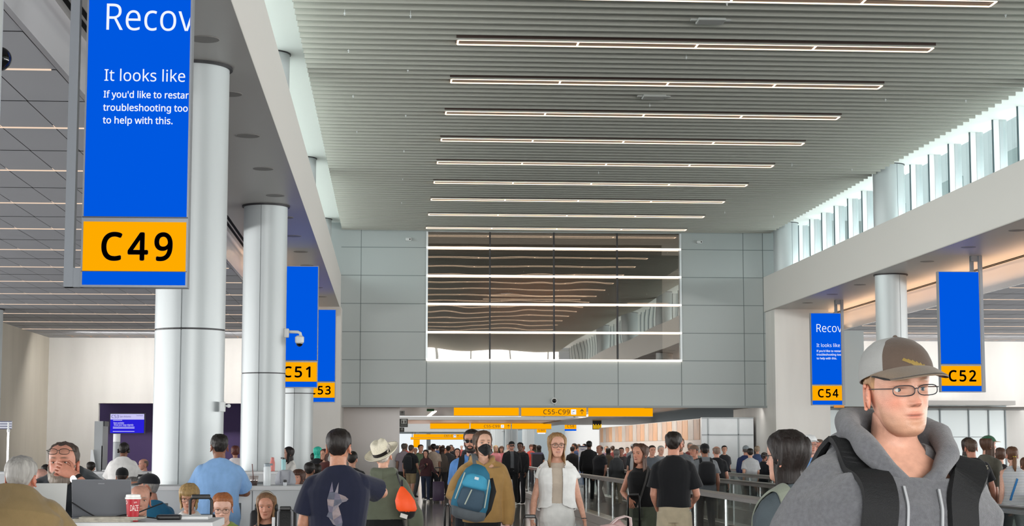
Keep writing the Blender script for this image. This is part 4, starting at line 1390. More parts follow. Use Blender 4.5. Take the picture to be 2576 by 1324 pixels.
    def ponytail(self, col, pts, r, name='ponytail'):
        m = MB(); P_ = [self.H @ Vector(p) for p in pts]
        n = 14
        m.tube(P_, [x * self.hs for x in r], n)
        rs = np.random.RandomState(self.seed)
        m.v = [tuple(np.array(p) + rs.normal(size=3) * .0015) for p in m.v]
        return m.build(name, hairmat(col), self.root, smooth=True, local=True)
    def beard(self, col, thick=.010, zmax=.072, chin=0.0):
        G, Z, T = self.G, self.Z, self.T
        nz, nu = G.shape[:2]
        ang = np.degrees(np.where(T > PI, 2 * PI - T, T))
        bl = np.interp(ang, [0, 14, 30, 60, 82, 92], [zmax, zmax, zmax - .01, .078, .112, .0])
        mask = bl - Z
        ml = np.sqrt((G[..., 0] / .020) ** 2 + ((Z - .0535) / .0085) ** 2) - 1
        mask = np.minimum(mask, ml * .008)
        mask = np.minimum(mask, (92 - ang) * .001)
        N = G - np.array([0, .02, .06]); N /= np.linalg.norm(N, axis=-1, keepdims=True)
        k = np.clip(mask / .008, 0, 1)
        nn = vnoise(G.reshape(-1, 3), 1.0, 200, self.seed + 9).reshape(nz, nu)
        low = np.clip((.035 - Z) / .035, 0, 1)
        Q = G + N * (thick * k * (1 + chin * low) + .0015 * nn * k - .0015 * (1 - k))[..., None]
        q = Q.reshape(-1, 3); Hm = np.array(self.H); q = q @ Hm[:3, :3].T + Hm[:3, 3]
        kk = (mask > -.003).reshape(-1); fs = grid_faces(nz, nu); fs = fs[kk[fs].all(1)]
        fl = [tuple(int(i) for i in x) for x in fs]
        if chin: fl.append(tuple(range(nu - 1, -1, -1)))
        me = bpy.data.meshes.new('beard'); me.from_pydata(q.tolist(), [], fl)
        me.polygons.foreach_set('use_smooth', [True] * len(me.polygons)); me.materials.append(hairmat(col)); me.update()
        bmx = bmesh.new(); bmx.from_mesh(me); bmesh.ops.delete(bmx, geom=[v for v in bmx.verts if not v.link_faces], context='VERTS'); bmx.to_mesh(me); bmx.free()
        o = bpy.data.objects.new('beard', me); COL.objects.link(o); o.parent = self.root
    def face_mask(self, col):
        G, Z, T = self.G, self.Z, self.T
        nz, nu = G.shape[:2]
        ang = np.degrees(np.where(T > PI, 2 * PI - T, T))
        up = np.interp(ang, [0, 20, 45, 80], [.110, .104, .090, .068]); lo = np.interp(ang, [0, 30, 80], [-.01, .004, .05])
        mask = np.minimum(np.minimum(up - Z, Z - lo), (76 - ang) * .002)
        N = G - np.array([0, .02, .06]); N /= np.linalg.norm(N, axis=-1, keepdims=True)
        k = np.clip(mask / .006, 0, 1)
        beak = .020 * np.exp(-(G[..., 0] / .028) ** 2 - ((Z - .058) / .034) ** 2)
        Q = G + N * (.004 + .002 * k)[..., None] + np.array([0, -1, 0]) * (beak * k)[..., None]
        q = Q.reshape(-1, 3); Hm = np.array(self.H); q = q @ Hm[:3, :3].T + Hm[:3, 3]
        kk = (mask > 0).reshape(-1); fs = grid_faces(nz, nu); fs = fs[kk[fs].all(1)]
        used = np.unique(fs); mp = -np.ones(len(q), int); mp[used] = np.arange(len(used))
        m = MB(); m.add([Vector(p) for p in q[used]], [tuple(int(mp[i]) for i in f) for f in fs])
        o = m.build('face_mask', fabric(col), self.root, smooth=True, local=True)
        m = MB()
        for sd in (-1, 1):
            for z in (.075, .06):
                m.tube([self.H @ Vector(p) for p in ((sd * .058, -.048, z), (sd * .074, -.01, .095), (sd * .078, .026, .10))], .0012, 5)
        m.build('ear_loops', fabric(col), o, local=True)
        return o
    def cap(self, col, brim=None, back=None, line=.158, thick=.012, yaw=0, brim_len=.072, brim_w=.080, name='cap', under='#151515', tilt=6, button=True, flat=False, drop=.010):
        """baseball cap: panelled crown, curved brim. back = colour of the rear panels. yaw 180 = worn backwards"""
        G, Z, T = self.G, self.Z, self.T
        nz, nu = G.shape[:2]
        ln = line + math.tan(math.radians(tilt)) * 0
        tiltk = math.tan(math.radians(tilt))
        L = line - tiltk * G[..., 1] * 1.0
        mask = Z - L
        N = G - np.array([0, .006, .12]); N /= np.linalg.norm(N, axis=-1, keepdims=True)
        crown = np.clip((Z - .19) / .04, 0, 1)
        Q = G + N * (thick + .006 * crown)[..., None] + np.array([0, -.004, 0]) * crown[..., None]
        Q[..., 2] += np.clip(-mask, 0, .02)
        q = Q.reshape(-1, 3)
        Hm = np.array(self.H)
        qw = q @ Hm[:3, :3].T + Hm[:3, 3]
        kk = (mask > 0).reshape(-1); fs = grid_faces(nz, nu); fs = fs[kk[fs].any(1)]
        ang = np.degrees(np.where(T > PI, 2 * PI - T, T)).reshape(-1)
        fl = [tuple(int(i) for i in x) for x in fs]; mi = [0] * len(fl)
        if back:
            lim = 52
            mi = [1 if ((180 - ang[list(x)].mean()) if yaw == 180 else ang[list(x)].mean()) > lim else 0 for x in fl]
        fl.append(tuple((nz - 1) * nu + j for j in range(nu))); mi.append(0)
        used = np.unique(np.concatenate([np.array(x) for x in fl])); mp = -np.ones(len(q), int); mp[used] = np.arange(len(used))
        me = bpy.data.meshes.new('crown'); me.from_pydata(qw[used].tolist(), [], [tuple(int(mp[i]) for i in x) for x in fl])
        me.materials.append(fabric(col)); me.materials.append(fabric(back or col)); me.polygons.foreach_set('material_index', mi)
        me.polygons.foreach_set('use_smooth', [True] * len(me.polygons)); me.update()
        o = bpy.data.objects.new(name, me); COL.objects.link(o); o.parent = self.root
        sol = o.modifiers.new('thickness', 'SOLIDIFY'); sol.thickness = .003; sol.offset = -1
        # brim
        m = MB(); nx, ny = 19, 8; ys = -1 if yaw == 0 else 1
        vs = []; top = []
        for lay in (0, 1):
            for j in range(ny):
                v = j / (ny - 1)
                for i in range(nx):
                    u = -1 + 2 * i / (nx - 1)
                    wd = brim_w * (1 - .10 * v ** 2)
                    x = wd * math.sin(u * PI / 2 * .98)
                    arc = math.cos(u * PI / 2 * .98)
                    ybase = (-.030 - .068 * arc) if ys < 0 else (.036 + .068 * arc)
                    y = ybase + ys * brim_len * v * (arc ** .5 * .9 + .1 * (1 - abs(u)))
                    zz = line - tiltk * ybase + .004 - ((0 if flat else .024 * u * u * (.25 + .75 * v)) + drop * v) * arc ** .7 + .006 * arc
                    vs.append(self.H @ Vector((x, y, zz - lay * .0042)))
        n0 = nx * ny; fs = []
        for j in range(ny - 1):
            for i in range(nx - 1):
                a = j * nx + i
                fs.append((a, a + 1, a + nx + 1, a + nx))
        m.m(0); m.add(vs[:n0], fs)
        m.m(1); m.add(vs[n0:], [tuple(reversed(f)) for f in fs])
        m.m(0)
        rim = [i for i in range(nx)]; 
        o1 = 0; o2 = n0
        edge = [(ny - 1) * nx + i for i in range(nx)]
        m.f += [(edge[i], edge[i] + n0, edge[i + 1] + n0, edge[i + 1]) for i in range(nx - 1)]; m.mi += [0] * (nx - 1)
        for sdi in (0, nx - 1):
            for j in range(ny - 1):
                a = j * nx + sdi; m.f.append((a, a + nx, a + nx + n0, a + n0)); m.mi.append(0)
        m.build('brim', [fabric(brim or col), fabric(under)], o, smooth=True, local=True)
        if button:
            MB().sphere(tuple(self.H @ Vector((0, .0, .2475))), (.007 * self.hs,) * 3, 10, 6).build('button', fabric(col), o, smooth=True, local=True)
        return o
    def glasses(self, col='#191615', z=.1165, w=.026, h=.019, y=None, r=.0016, lens=True, dark=False, tilt=0, lens_mat=None):
        G = self.G.reshape(-1, 3)
        k = np.argmin(G[:, 0] ** 2 + (G[:, 2] - (z + .004)) ** 2 + (G[:, 1] > 0))
        yf = (G[k, 1] - .006) if y is None else y
        m = MB(); L = MB()
        for sd in (-1, 1):
            cx = sd * .0325
            pts = []
            for i in range(21):
                a = 2 * PI * i / 20
                px = cx + w * math.copysign(abs(math.cos(a)) ** .7, math.cos(a)); pz = z + h * math.copysign(abs(math.sin(a)) ** .75, math.sin(a))
                pts.append(Vector((px, yf + .22 * (abs(px) - .03) * (1 if abs(px) > .03 else .0), pz)))
            m.tube([self.H @ p for p in pts], r * self.hs, 6, cap=False)
            L.add([self.H @ p for p in pts[:-1]], [tuple(range(20))])
            e = Vector((cx + sd * w, yf + .006, z + h * .45))
            m.tube([self.H @ p for p in (e, Vector((sd * .072, yf + .02, z + h * .45)), Vector((sd * .0765, -.01, z + .004)), Vector((sd * .077, .018, z + .002)), Vector((sd * .074, .030, z - .016)))], r * 1.1 * self.hs, 6)
        m.tube([self.H @ p for p in (Vector((-.0325 + w, yf, z + h * .3)), Vector((0, yf - .003, z + h * .45)), Vector((.0325 - w, yf, z + h * .3)))], r * self.hs, 6)
        o = m.build('glasses', P('glasses_' + col.strip('#'), col, .3, metal=.3), self.root, smooth=True, local=True)
        L.build('lenses', lens_mat or (P('dark_lens', '#0c0c0e', .08) if dark else M_lens), o, local=True)
        return o
    def bag_strap(self, sd, col, w=.03, name='strap', back=True, front=True, grow=.030, zend=1.02, rough=.8):
        """backpack shoulder strap: over the shoulder, down the chest, back under the arm"""
        x = sd * (.105 if not self.fem else .088)
        T = self.rings(grow)
        def fy(z, sgn):
            zs = [t[0] for t in T]; ry = np.interp(z, zs, [t[2] for t in T]); yc = np.interp(z, zs, [t[3] for t in T]); rx = np.interp(z, zs, [t[1] for t in T])
            k = max(0.05, 1 - (abs(x) / max(rx, .06)) ** 2.3) ** (1 / 2.3)
            return yc + sgn * ry * k
        pts = []
        if front: pts += [Vector((sd * (abs(x) + .05), fy(zend, -1) * .55, zend)), Vector((x + sd * .025, fy(zend + .06, -1), zend + .06)), Vector((x, fy(1.2, -1), 1.2)), Vector((x, fy(1.3, -1), 1.3)), Vector((x, fy(1.38, -1), 1.385))]
        pts += [Vector((x * .95, -.055, 1.450 + grow * .5)), Vector((x * .9, .0, 1.468 + grow * .6)), Vector((x * .92, .06, 1.452 + grow * .5))]
        if back: pts += [Vector((x * .95, fy(1.36, 1) + .005, 1.38)), Vector((x, fy(1.2, 1) + .01, 1.2))]
        pts = self.Ux(pts)
        m = MB(); m.tube(pts, [(w * self.s, .0075)] * len(pts), 10, up=(1, 0, 0) if False else None)
        return pts, m
def strap_ribbon(m, pts, nrms, w, t):
    """flat ribbon of half width w, thickness t along pts with given outward normals"""
    k = len(pts); vs = []
    for i in range(k):
        p = Vector(pts[i]); d = (Vector(pts[min(i + 1, k - 1)]) - Vector(pts[max(i - 1, 0)])).normalized(); n = Vector(nrms[i]).normalized(); x = d.cross(n).normalized()
        n = x.cross(d)
        vs += [p - x * w, p + x * w, p + x * w * .92 + n * t, p - x * w * .92 + n * t]
    fs = []
    for i in range(k - 1):
        for j in range(4): fs.append((i * 4 + j, i * 4 + (j + 1) % 4, i * 4 + 4 + (j + 1) % 4, i * 4 + 4 + j))
    fs += [(3, 2, 1, 0), tuple((k - 1) * 4 + j for j in range(4))]
    return m.add(vs, fs)
def drape(obj, path, w, t, name, mat, parent, offset=.002, sub=6):
    """strap laid on a garment: path of (point, direction to cast from) in the garment's space"""
    from mathutils.bvhtree import BVHTree
    bmx = bmesh.new(); bmx.from_mesh(obj.data)
    bv = BVHTree.FromBMesh(bmx)
    pd = []
    for i in range(len(path) - 1):
        (p, d), (p2, d2) = path[i], path[i + 1]
        for k in range(sub): pd.append((Vector(p).lerp(Vector(p2), k / sub), Vector(d).normalized().lerp(Vector(d2).normalized(), k / sub).normalized()))
    pd.append((Vector(path[-1][0]), Vector(path[-1][1]).normalized()))
    Q = []; NN = []
    for p, d in pd:
        hit = bv.ray_cast(p, -d)
        if hit[0] is None: hit = bv.find_nearest(p)
        n = hit[1]
        if n.dot(d) < 0: n = -n
        Q.append(hit[0] + n * offset); NN.append((n + d * .5).normalized())
    bmx.free()
    # even spacing, soft curve
    for _ in range(5):
        Q = [Q[0]] + [(Q[i - 1] + Q[i] * 2 + Q[i + 1]) / 4 for i in range(1, len(Q) - 1)] + [Q[-1]]
        NN = [NN[0]] + [(NN[i - 1] + NN[i] * 2 + NN[i + 1]).normalized() for i in range(1, len(NN) - 1)] + [NN[-1]]
    Q = [q + n * offset for q, n in zip(Q, NN)]
    m = MB(); strap_ribbon(m, Q, NN, w, t)
    return m.build(name, mat, parent, smooth=False, local=True)
def decal(obj, polys, to3, d, mats, name, parent, off=.0025):
    """flat print laid on a garment: 2-D polygons (pts, material index) mapped by to3, cast along -d"""
    from mathutils.bvhtree import BVHTree
    bmx = bmesh.new(); bmx.from_mesh(obj.data); bv = BVHTree.FromBMesh(bmx)
    d = Vector(d).normalized(); m = MB()
    def cast(p):
        h = bv.ray_cast(p + d * .5, -d)
        return (h[0] if h[0] is not None else bv.find_nearest(p)[0]) + d * off
    for pts, mi in polys:
        m.m(mi); V = [to3(*p) for p in pts]
        c = sum(V, Vector()) / len(V); n = len(V)
        mid = [(V[i] + V[(i + 1) % n]) / 2 for i in range(n)]
        ring = [x for i in range(n) for x in (V[i], mid[i])]
        half = [c.lerp(x, .5) for x in ring]
        k = len(ring)
        m.add([cast(x) for x in ring + half + [c]], [(i, (i + 1) % k, k + (i + 1) % k, k + i) for i in range(k)] + [(k + i, k + (i + 1) % k, 2 * k) for i in range(k)])
    bmx.free()
    return m.build(name, mats, parent, local=True)
def decal_text(obj, txt, size, loc, mat, name, parent, back=True, off=.003, fit=None):
    from mathutils.bvhtree import BVHTree
    o = text_obj(name, txt, size, mat, None, (0, 0, 0), align='CENTER', ext=0.0, fit=fit)
    bmx = bmesh.new(); bmx.from_mesh(obj.data); bv = BVHTree.FromBMesh(bmx)
    sg = 1 if back else -1
    for v in o.data.vertices:
        p = Vector((loc[0] - sg * v.co.x, sg * .6, loc[2] + v.co.z))
        h = bv.ray_cast(p, Vector((0, -sg, 0)))
        v.co = (h[0] + Vector((0, sg * off, 0))) if h[0] is not None else p - Vector((0, sg * .5, 0))
    bmx.free(); o.parent = parent
    return o
def spot(xpx, Z, ytop=None):
    """ground point under a photo pixel column at depth Z, and the standing height that reaches ytop"""
    x = at(xpx, 1127, Z).x
    return (x, Z, 0), (EYE + (1127 - ytop) * Z / FPX if ytop is not None else None)
# ================================================================== work counters, laptops, small things on them
M_ctop = P('counter_top_white', '#e2e3e5', .5)
M_cfront = P('counter_front', '#cdd0d3', .45)
M_crec = P('counter_recess_grey', '#7d8388', .6)
M_blk = P('black_leather', '#17171a', .45, bump=(90, .15))
M_blkp = P('black_plastic', '#141416', .4)
def counter(lab, x0, x1, y0, y1, z, recess=(), seams=()):
    t = thing('work_counter', lab, 'counter', ((x0 + x1) / 2, (y0 + y1) / 2, 0))
    MB().box(x0, x1, y0, y1, z - .045, z, bev=.006).build('worktop', M_ctop, t)
    m = MB(); e = .015
    xs = [x0 + e] + [v for r in recess for v in r] + [x1 - e]
    zr = z - .33
    m.box(x0 + e, x1 - e, y0 + e, y0 + .05, z - .17, z - .045)
    for i in range(0, len(xs), 2): m.box(xs[i], xs[i + 1], y0 + e, y0 + .05, 0.0, z - .17)
    for r in recess: m.box(r[0], r[1], y0 + e, y0 + .05, 0, zr)
    m.box(x0 + e, x0 + .05, y0 + .05, y1 - e, 0, z - .045); m.box(x1 - .05, x1 - e, y0 + .05, y1 - e, 0, z - .045)
    m.box(x0 + .05, x1 - .05, y1 - .05, y1 - e, 0, z - .045)
    m.build('front_panel', M_cfront, t)
    for r in recess: MB().box(r[0], r[1], y0 + .10, y0 + .12, zr, z - .17).build('recess', M_crec, t)
    if seams:
        m = MB()
        for x in seams: m.box(x - .004, x + .004, y0 + e - .002, y0 + .03, 0.0, z - .05)
        m.build('seam', P('seam_grey', '#666b70', .6), t)
    return t
CZ = 1.185
counter('near white work counter with laptop and red cup, lower left', -2.62, -.985, 9.98, 10.70, CZ, seams=(-1.57,))
counter('middle white work counter before the nearest column, blue-shirted man leaning on it', -3.1, -.80, 17.95, 18.75, 1.215, recess=((-2.55, -2.22), (-1.78, -1.49), ), seams=(-1.38,))
counter('rear white work counter behind the nearest column, with a coral bottle', -7.6, -1.72, 29.6, 30.4, 1.205, recess=((-5.4, -4.4), (-2.95, -2.7), (-2.55, -2.1)))
# grey laptop seen from behind
t = thing('laptop', 'grey laptop seen from behind, open on the near counter', 'laptop', (-1.665, 10.45, CZ))
MB().box(-.17, .17, -.04, .20, .002, .018, bev=.004).build('base', P('laptop_grey', '#73767c', .4, metal=.4), t, local=True)
Mt = Matrix.Translation((0, -.045, .016)) @ Matrix.Rotation(math.radians(13), 4, 'X')
lid = MB().box(-.17, .17, -.004, .004, 0, .222, Mt, bev=.003).build('lid', P('laptop_grey', '#73767c', .4, metal=.4), t, local=True)
MB().box(-.018, .018, -.0052, -.004, .196, .200, Mt).build('emblem', P('laptop_mark', '#96999e', .3), lid, local=True)
# pale laptop of the man in tan
t = thing('laptop', 'pale laptop edge beside the man in the tan shirt', 'laptop', (-2.02, 10.30, CZ))
MB().box(-.16, .16, -.22, .02, .002, .016, bev=.004).build('base', M_alu, t, local=True)
MB().box(-.16, .16, -.004, .004, 0, .20, Matrix.Translation((0, .02, .014)) @ Matrix.Rotation(math.radians(-12), 4, 'X')).build('lid', P('pale_laptop', '#b9bab8', .35), t, local=True)
# stack of newspaper
for i in range(3):
    q = (-1.60 + .03 * i, 10.12 + .012 * i, CZ + .009 * i)
    t = tag(MB().box(-.20, .16, -.09, .09, .0, .009, Matrix.Translation(q) @ Matrix.Rotation(.05 * (i - 1), 4, 'Z')).build('newspaper', P('newsprint', '#a9a59a', .8, noise_=(40, .2))),
            ['bottom', 'middle', 'top'][i] + ' paper of the flat stack on the near counter', 'newspaper', 'papers on the near counter')
# coffee cup
c = at(331, 1311, 10.08)
t = thing('coffee_cup', 'red paper coffee cup with white lid on the near counter', 'cup', (c.x, 10.12, CZ))
cup = MB().lathe([(.030, 0), (.031, .004), (.041, .128)], n=40).build('cup', P('cup_red', '#b3202e', .45), t, local=True, smooth='auto')
MB().lathe([(.045, .126), (.0455, .134), (.042, .137), (.0405, .150), (.036, .152), (.034, .147)], n=40).build('lid', P('cup_lid', '#efefec', .35), t, local=True, smooth='auto')
def wrap_text(txt, size, z, ang, mat, parent, r0=.0312, k=.0785, fit=None):
    o = text_obj('print', txt, size, mat, parent, (0, 0, 0), align='CENTER', ext=0.0, fit=fit)
    o.matrix_parent_inverse = Matrix.Identity(4)
    for v in o.data.vertices:
        zz = z + v.co.z; r = r0 + k * zz + .0006; a = ang + v.co.x / r
        v.co = Vector((r * math.sin(a), -r * math.cos(a), zz))
    return o
M_pw = P('print_white', '#f4efe9', .5)
wrap_text('DAZE', .036, .060, .38, M_pw, cup, fit=.050)
wrap_text('o', .03, .098, -1.0, M_pw, cup); wrap_text('o', .02, .024, -1.0, M_pw, cup); wrap_text('oh', .012, .103, .5, M_pw, cup)
# cables and a phone
m = MB()
for p in ([(-1.83, 10.36, CZ + .10), (-1.74, 10.30, CZ + .05), (-1.66, 10.28, CZ + .008), (-1.5, 10.3, CZ + .02), (-1.38, 10.35, CZ + .07), (-1.30, 10.4, CZ + .10)],
          [(-1.62, 10.22, CZ + .006), (-1.5, 10.2, CZ + .04), (-1.40, 10.24, CZ + .02), (-1.3, 10.3, CZ + .006)]):
    q = []
    for i in range(len(p) - 1):
        for k in range(5):
            a, b = Vector(p[i]), Vector(p[i + 1]); q.append(a.lerp(b, k / 5))
    for _ in range(4): q = [q[0]] + [(q[i - 1] + q[i] * 2 + q[i + 1]) / 4 for i in range(1, len(q) - 1)] + [q[-1]]
    m.tube(q, .004, 6)
tag(m.build('power_cable', M_blkp), 'tangled black cables beside the grey laptop on the near counter', 'cable')
t = tag(MB().box(-1.34, -1.20, 10.3, 10.38, CZ, CZ + .03, bev=.01).build('phone_case', M_blkp), 'black phone case lying behind the red cup', 'phone')
t = tag(MB().box(-1.28, -1.05, 10.36, 10.62, CZ, CZ + .018, bev=.003).build('tablet', P('pale_tablet', '#d7d8d9', .3)), 'flat white tablet lying on the right end of the near counter', 'tablet')

# things on the middle counter
def at_z(xpx, Y): return at(xpx, 1127, Y).x
t = thing('drink_cup', 'clear plastic cup of iced drink with straw on the middle counter', 'cup', (at_z(640, 18.15), 18.15, 1.215))
MB().lathe([(.034, 0), (.046, .10)], n=24).build('cup', glass_mat('clear_cup', '#e6dedb', .12), t, local=True, smooth=True)
MB().lathe([(.032, .003), (.038, .05)], n=24).build('drink', P('iced_coffee', '#4a2f28', .2), t, local=True, smooth=True)
MB().tube([(.0, 0, .01), (-.02, 0, .22)], .005, 8).build('straw', P('straw_brown', '#6d4a48', .5), t, local=True)
t = thing('water_bottle', 'tall white steel bottle with grey lid on the middle counter', 'bottle', (at_z(673, 18.1), 18.1, 1.215))
MB().lathe([(.035, 0), (.037, .005), (.037, .185), (.030, .195)], n=28).build('body', P('white_steel', '#dfe5e8', .35), t, local=True, smooth='auto')
MB().lathe([(.034, .195), (.034, .222), (.015, .228)], n=24).box(.0, .055, -.008, .008, .205, .225, bev=.004).build('lid', P('grey_lid', '#7e8b93', .4), t, local=True)
t = thing('water_bottle', 'coral pink bottle on the rear counter beside the second column', 'bottle', (at_z(686, 29.9), 29.9, 1.205))
MB().lathe([(.040, 0), (.042, .01), (.042, .15), (.034, .17), (.03, .20)], n=24).build('body', P('coral_steel', '#d9837c', .4), t, local=True, smooth='auto')
MB().lathe([(.03, .20), (.028, .23), (.012, .235)], n=20).build('lid', P('coral_lid', '#c9776f', .4), t, local=True)
t = thing('water_bottle', 'pale aqua bottle with black lid on the rear counter behind the dark-haired woman', 'bottle', (at_z(757, 30.2), 30.2, 1.205))
t.location.x = -1.80
MB().lathe([(.038, 0), (.038, .19), (.03, .2)], n=24).build('body', P('aqua_steel', '#a9dadf', .35), t, local=True, smooth='auto')
MB().lathe([(.032, .2), (.032, .225)], n=20).box(-.05, .0, -.008, .008, .21, .23).build('lid', M_blkp, t, local=True)
t = thing('backpack', 'light grey backpack standing on the middle counter behind the white bottle', 'backpack', (at_z(719, 18.5), 18.5, 1.215))
m = MB(); ring_loft(m, [(0, .10, .07, 0), (.03, .112, .08, 0), (.10, .098, .075, 0), (.14, .075, .06, 0), (.155, .05, .04, 0)], 20)
bag = m.build('bag', fabric('#a9abb3'), t, local=True, smooth=True)
MB().tube([(-.05, -.05, .14), (-.05, -.085, .08), (-.045, -.085, .02)], .007, 6).build('strap', fabric('#8b8d96'), bag, local=True)
MB().tube([(.05, -.05, .14), (.05, -.085, .08), (.045, -.085, .02)], .007, 6).build('strap', fabric('#8b8d96'), bag, local=True)
t = thing('sanitiser_bottle', 'small clear and black bottle on the middle counter by the navy-shirted man', 'bottle', (at_z(718, 18.05), 18.05, 1.215))
MB().lathe([(.018, 0), (.018, .035)], n=16).build('body', P('pale_bottle', '#cdd2d8', .2), t, local=True)
MB().lathe([(.02, .035), (.02, .055), (.012, .06)], n=16).build('cap', M_blkp, t, local=True)

# ------------------------------------------------------------------ black lounge chairs
def chair(lab, x, y, rz, w=.56, top=.98, arm=False, sz=.34):
    t = thing('lounge_chair', lab, 'chair', (x, y, 0), math.radians(rz), 'black lounge chairs between the counters')
    MB().box(-w / 2, w / 2, -.26, .26, sz - .11, sz, bev=.04).build('seat', M_blk, t, local=True, smooth='auto')
    MB().box(-w / 2, w / 2, -.045, .045, 0, top - sz + .03, Matrix.Translation((0, .27, sz - .03)) @ Matrix.Rotation(math.radians(-9), 4, 'X'), bev=.04).build('backrest', M_blk, t, local=True, smooth='auto')
    for sx in (-1, 1):
        for sy in (-1, 1):
            MB().tube([(sx * w * .42, sy * .2, 0), (sx * w * .42, sy * .2, sz - .08)], .014, 8).build('leg', M_steel, t, local=True)
        if arm: MB().tube([(sx * w * .52, -.2, .40), (sx * w * .52, -.2, .62), (sx * w * .52, .15, .64), (sx * w * .52, .2, .45)], .02, 8).build('armrest', M_blkp, t, local=True)
    return t
chair('black padded chair back right of the red-haired boy', at_z(635, 12.2), 11.95, 185, .34, .99)
chair('black padded chair of the red-haired boy', at_z(560, 13.9), 13.9, 0, .52, .93)
chair('black padded chair behind the girl in headphones', at_z(686, 15.9), 15.75, 0, .42, 1.05)
chair('black chair of the blonde woman in white', at_z(474, 16.6), 16.6, 0, .50, .98)
chair('black chair of the bald man', at_z(358, 14.6), 14.75, 0, .50, .90)
# trolley handles between the chairs
def trolley(lab, x, y, w, ztop, rz=0, col='#151517', size=None, bag='#1c1d22', tube=.011, zt=.6, body=True, name='suitcase'):
    t = thing(name, lab, 'suitcase', (x, y, 0), math.radians(rz))
    m = MB()
    m.tube([(-w / 2, 0, zt - .05), (-w / 2, 0, ztop - .03), (-w / 2 + .02, 0, ztop), (w / 2 - .02, 0, ztop), (w / 2, 0, ztop - .03), (w / 2, 0, zt - .05)], tube, 10)
    h = m.build('handle', P('handle_' + col.strip('#'), col, .35, metal=.2), t, local=True, smooth=True)
    MB().box(-w / 2 + .01, w / 2 - .01, -.016, .016, ztop - .018, ztop + .016, bev=.008).build('grip', M_blkp, h, local=True)
    sw, sd, sh = size or (.38, .24, zt - .06)
    MB().box(-sw / 2, sw / 2, -sd / 2 - .08, sd / 2 - .08, .06, .06 + sh, bev=.035).build('shell', P('case_' + bag.strip('#'), bag, .45), t, local=True, smooth='auto')
    for sx in (-1, 1):
        for sy in (-.08 - sd * .35, -.08 + sd * .35):
            MB().lathe([(.028, -.012), (.028, .012)], n=14, M=Matrix.Translation((sx * sw * .38, sy, .029)) @ Matrix.Rotation(PI / 2, 4, 'Y')).box(sx * sw * .38 - .02, sx * sw * .38 + .02, sy - .015, sy + .015, .03, .09).build('wheel', M_blkp, t, local=True)
    return t
trolley('black suitcase with its handle raised before the blonde woman', at_z(508, 13.0), 13.0, .155, 1.245, size=(.38, .24, .5))
trolley('grey trolley handle standing before the girl in headphones', at_z(720, 14.9), 14.9, .115, 1.095, col='#77787c', size=(.34, .22, .5))
trolley('black trolley far off by the rear counter, left of the nearest column', at_z(357, 26.5), 26.5, .12, 1.19, size=(.36, .22, .5))
# white phone held up by the headphone girl
# ------------------------------------------------------------------ gate desk on the left: podium, screen, stanchion sign
c = at(258, 1180, 47); 
t = thing('gate_podium', 'grey gate desk screen wall before the purple alcove', 'gate desk', (c.x, 47, 0))
a0, a1 = at(237, 1100, 47), at(258, 1100, 47); zt = at(240, 1060, 47).z
MB().box(a0.x, a1.x, 47, 47.9, 0, zt).build('side_panel', P('podium_grey', '#a9adb0', .4), t)
MB().box(a1.x, at(288, 1, 47).x, 47.1, 47.8, zt - .13, zt).build('top_rail', P('podium_dark', '#55585e', .4), t)
MB().box(a1.x, at(283, 1, 47).x, 47.0, 47.04, .9, at(270, 1122, 47).z).build('glass_screen', P('frosted_pale', '#c6cbd2', .3), t)
MB().prism([(at(255, 1, 46.9).x, .95), (at(272, 1, 46.9).x, .95), (at(262, 1, 46.9).x, at(262, 1132, 46.9).z), (at(257, 1, 46.9).x, at(257, 1132, 46.9).z)], 46.9, 46.95).build('front_panel', M_white, t)
MB().box(a1.x, at(385, 1, 47).x, 47.0, 47.7, .9, 1.02).build('desk_top', M_white, t)
a, b = at(277, 1090, 46), at(363, 1042, 46)
t = thing('gate_screen', 'blue departures screen reading C53 on a white post', 'screen', ((a.x + b.x) / 2, 46, 0))
MB().box(a.x - .02, b.x + .02, 46.0, 46.08, a.z - .02, b.z + .02).build('bezel', M_blkp, t)
MB().box(a.x, b.x, 45.994, 46.0, a.z, b.z).build('display', E('display_blue', '#2a22d8', 1.0), t)
hz = at(300, 1056, 46).z
hd = MB().box(a.x, b.x, 45.990, 45.994, hz, b.z).build('header_band', E('display_lilac', '#c9c4f5', 1.0), t)
tb = P('display_text_blue', '#2a2a8c', .5)
text_obj('screen_text', 'C53', .084, tb, hd, (a.x + .02, 45.988, hz + .04), fit=.185)
text_obj('screen_text', 'San Antonio', .05, tb, hd, (a.x + .23, 45.988, hz + .055), fit=.29)
text_obj('screen_text', 'Southwest', .03, tb, hd, (b.x - .2, 45.988, hz + .09), fit=.17)
m = MB()
def line_txt(s, z, x, w): text_obj('screen_text', s, .045, E('display_text_white', '#e6e4ff', 1), t, (x, 45.988, z), fit=w)
line_txt('Now available:', at(300, 1066.5, 46).z, a.x + .08, .27); line_txt('Show your bags digitally', at(300, 1071.5, 46).z, a.x + .09, .5)
m = MB()
for yy in (1058, 1075, 1078, 1086): 
    z = at(300, yy, 46).z; m.box(a.x + .07, a.x + (.30 if yy == 1058 else .62), 45.988, 45.993, z - .006, z + .006)
m.build('text_lines', E('display_text_white', '#e6e4ff', 1), t)
p0, p1 = at(309, 1, 46).x, at(327, 1, 46).x
MB().lathe([((p1 - p0) / 2, 0), ((p1 - p0) / 2, at(318, 1112, 46).z)], ((p0 + p1) / 2, 46.12, 0), 20).build('post', P('post_grey', '#a6aaae', .4), t)
MB().lathe([((p1 - p0) / 2, at(318, 1113, 46).z), ((p1 - p0) / 2, a.z + .02)], ((p0 + p1) / 2, 46.12, 0), 20).build('upper_post', M_white, t)
c = at(20, 1130, 34)
t = thing('queue_sign', 'slim metal post with two small blue and white blade signs, far left', 'sign', (c.x, 34, 0))
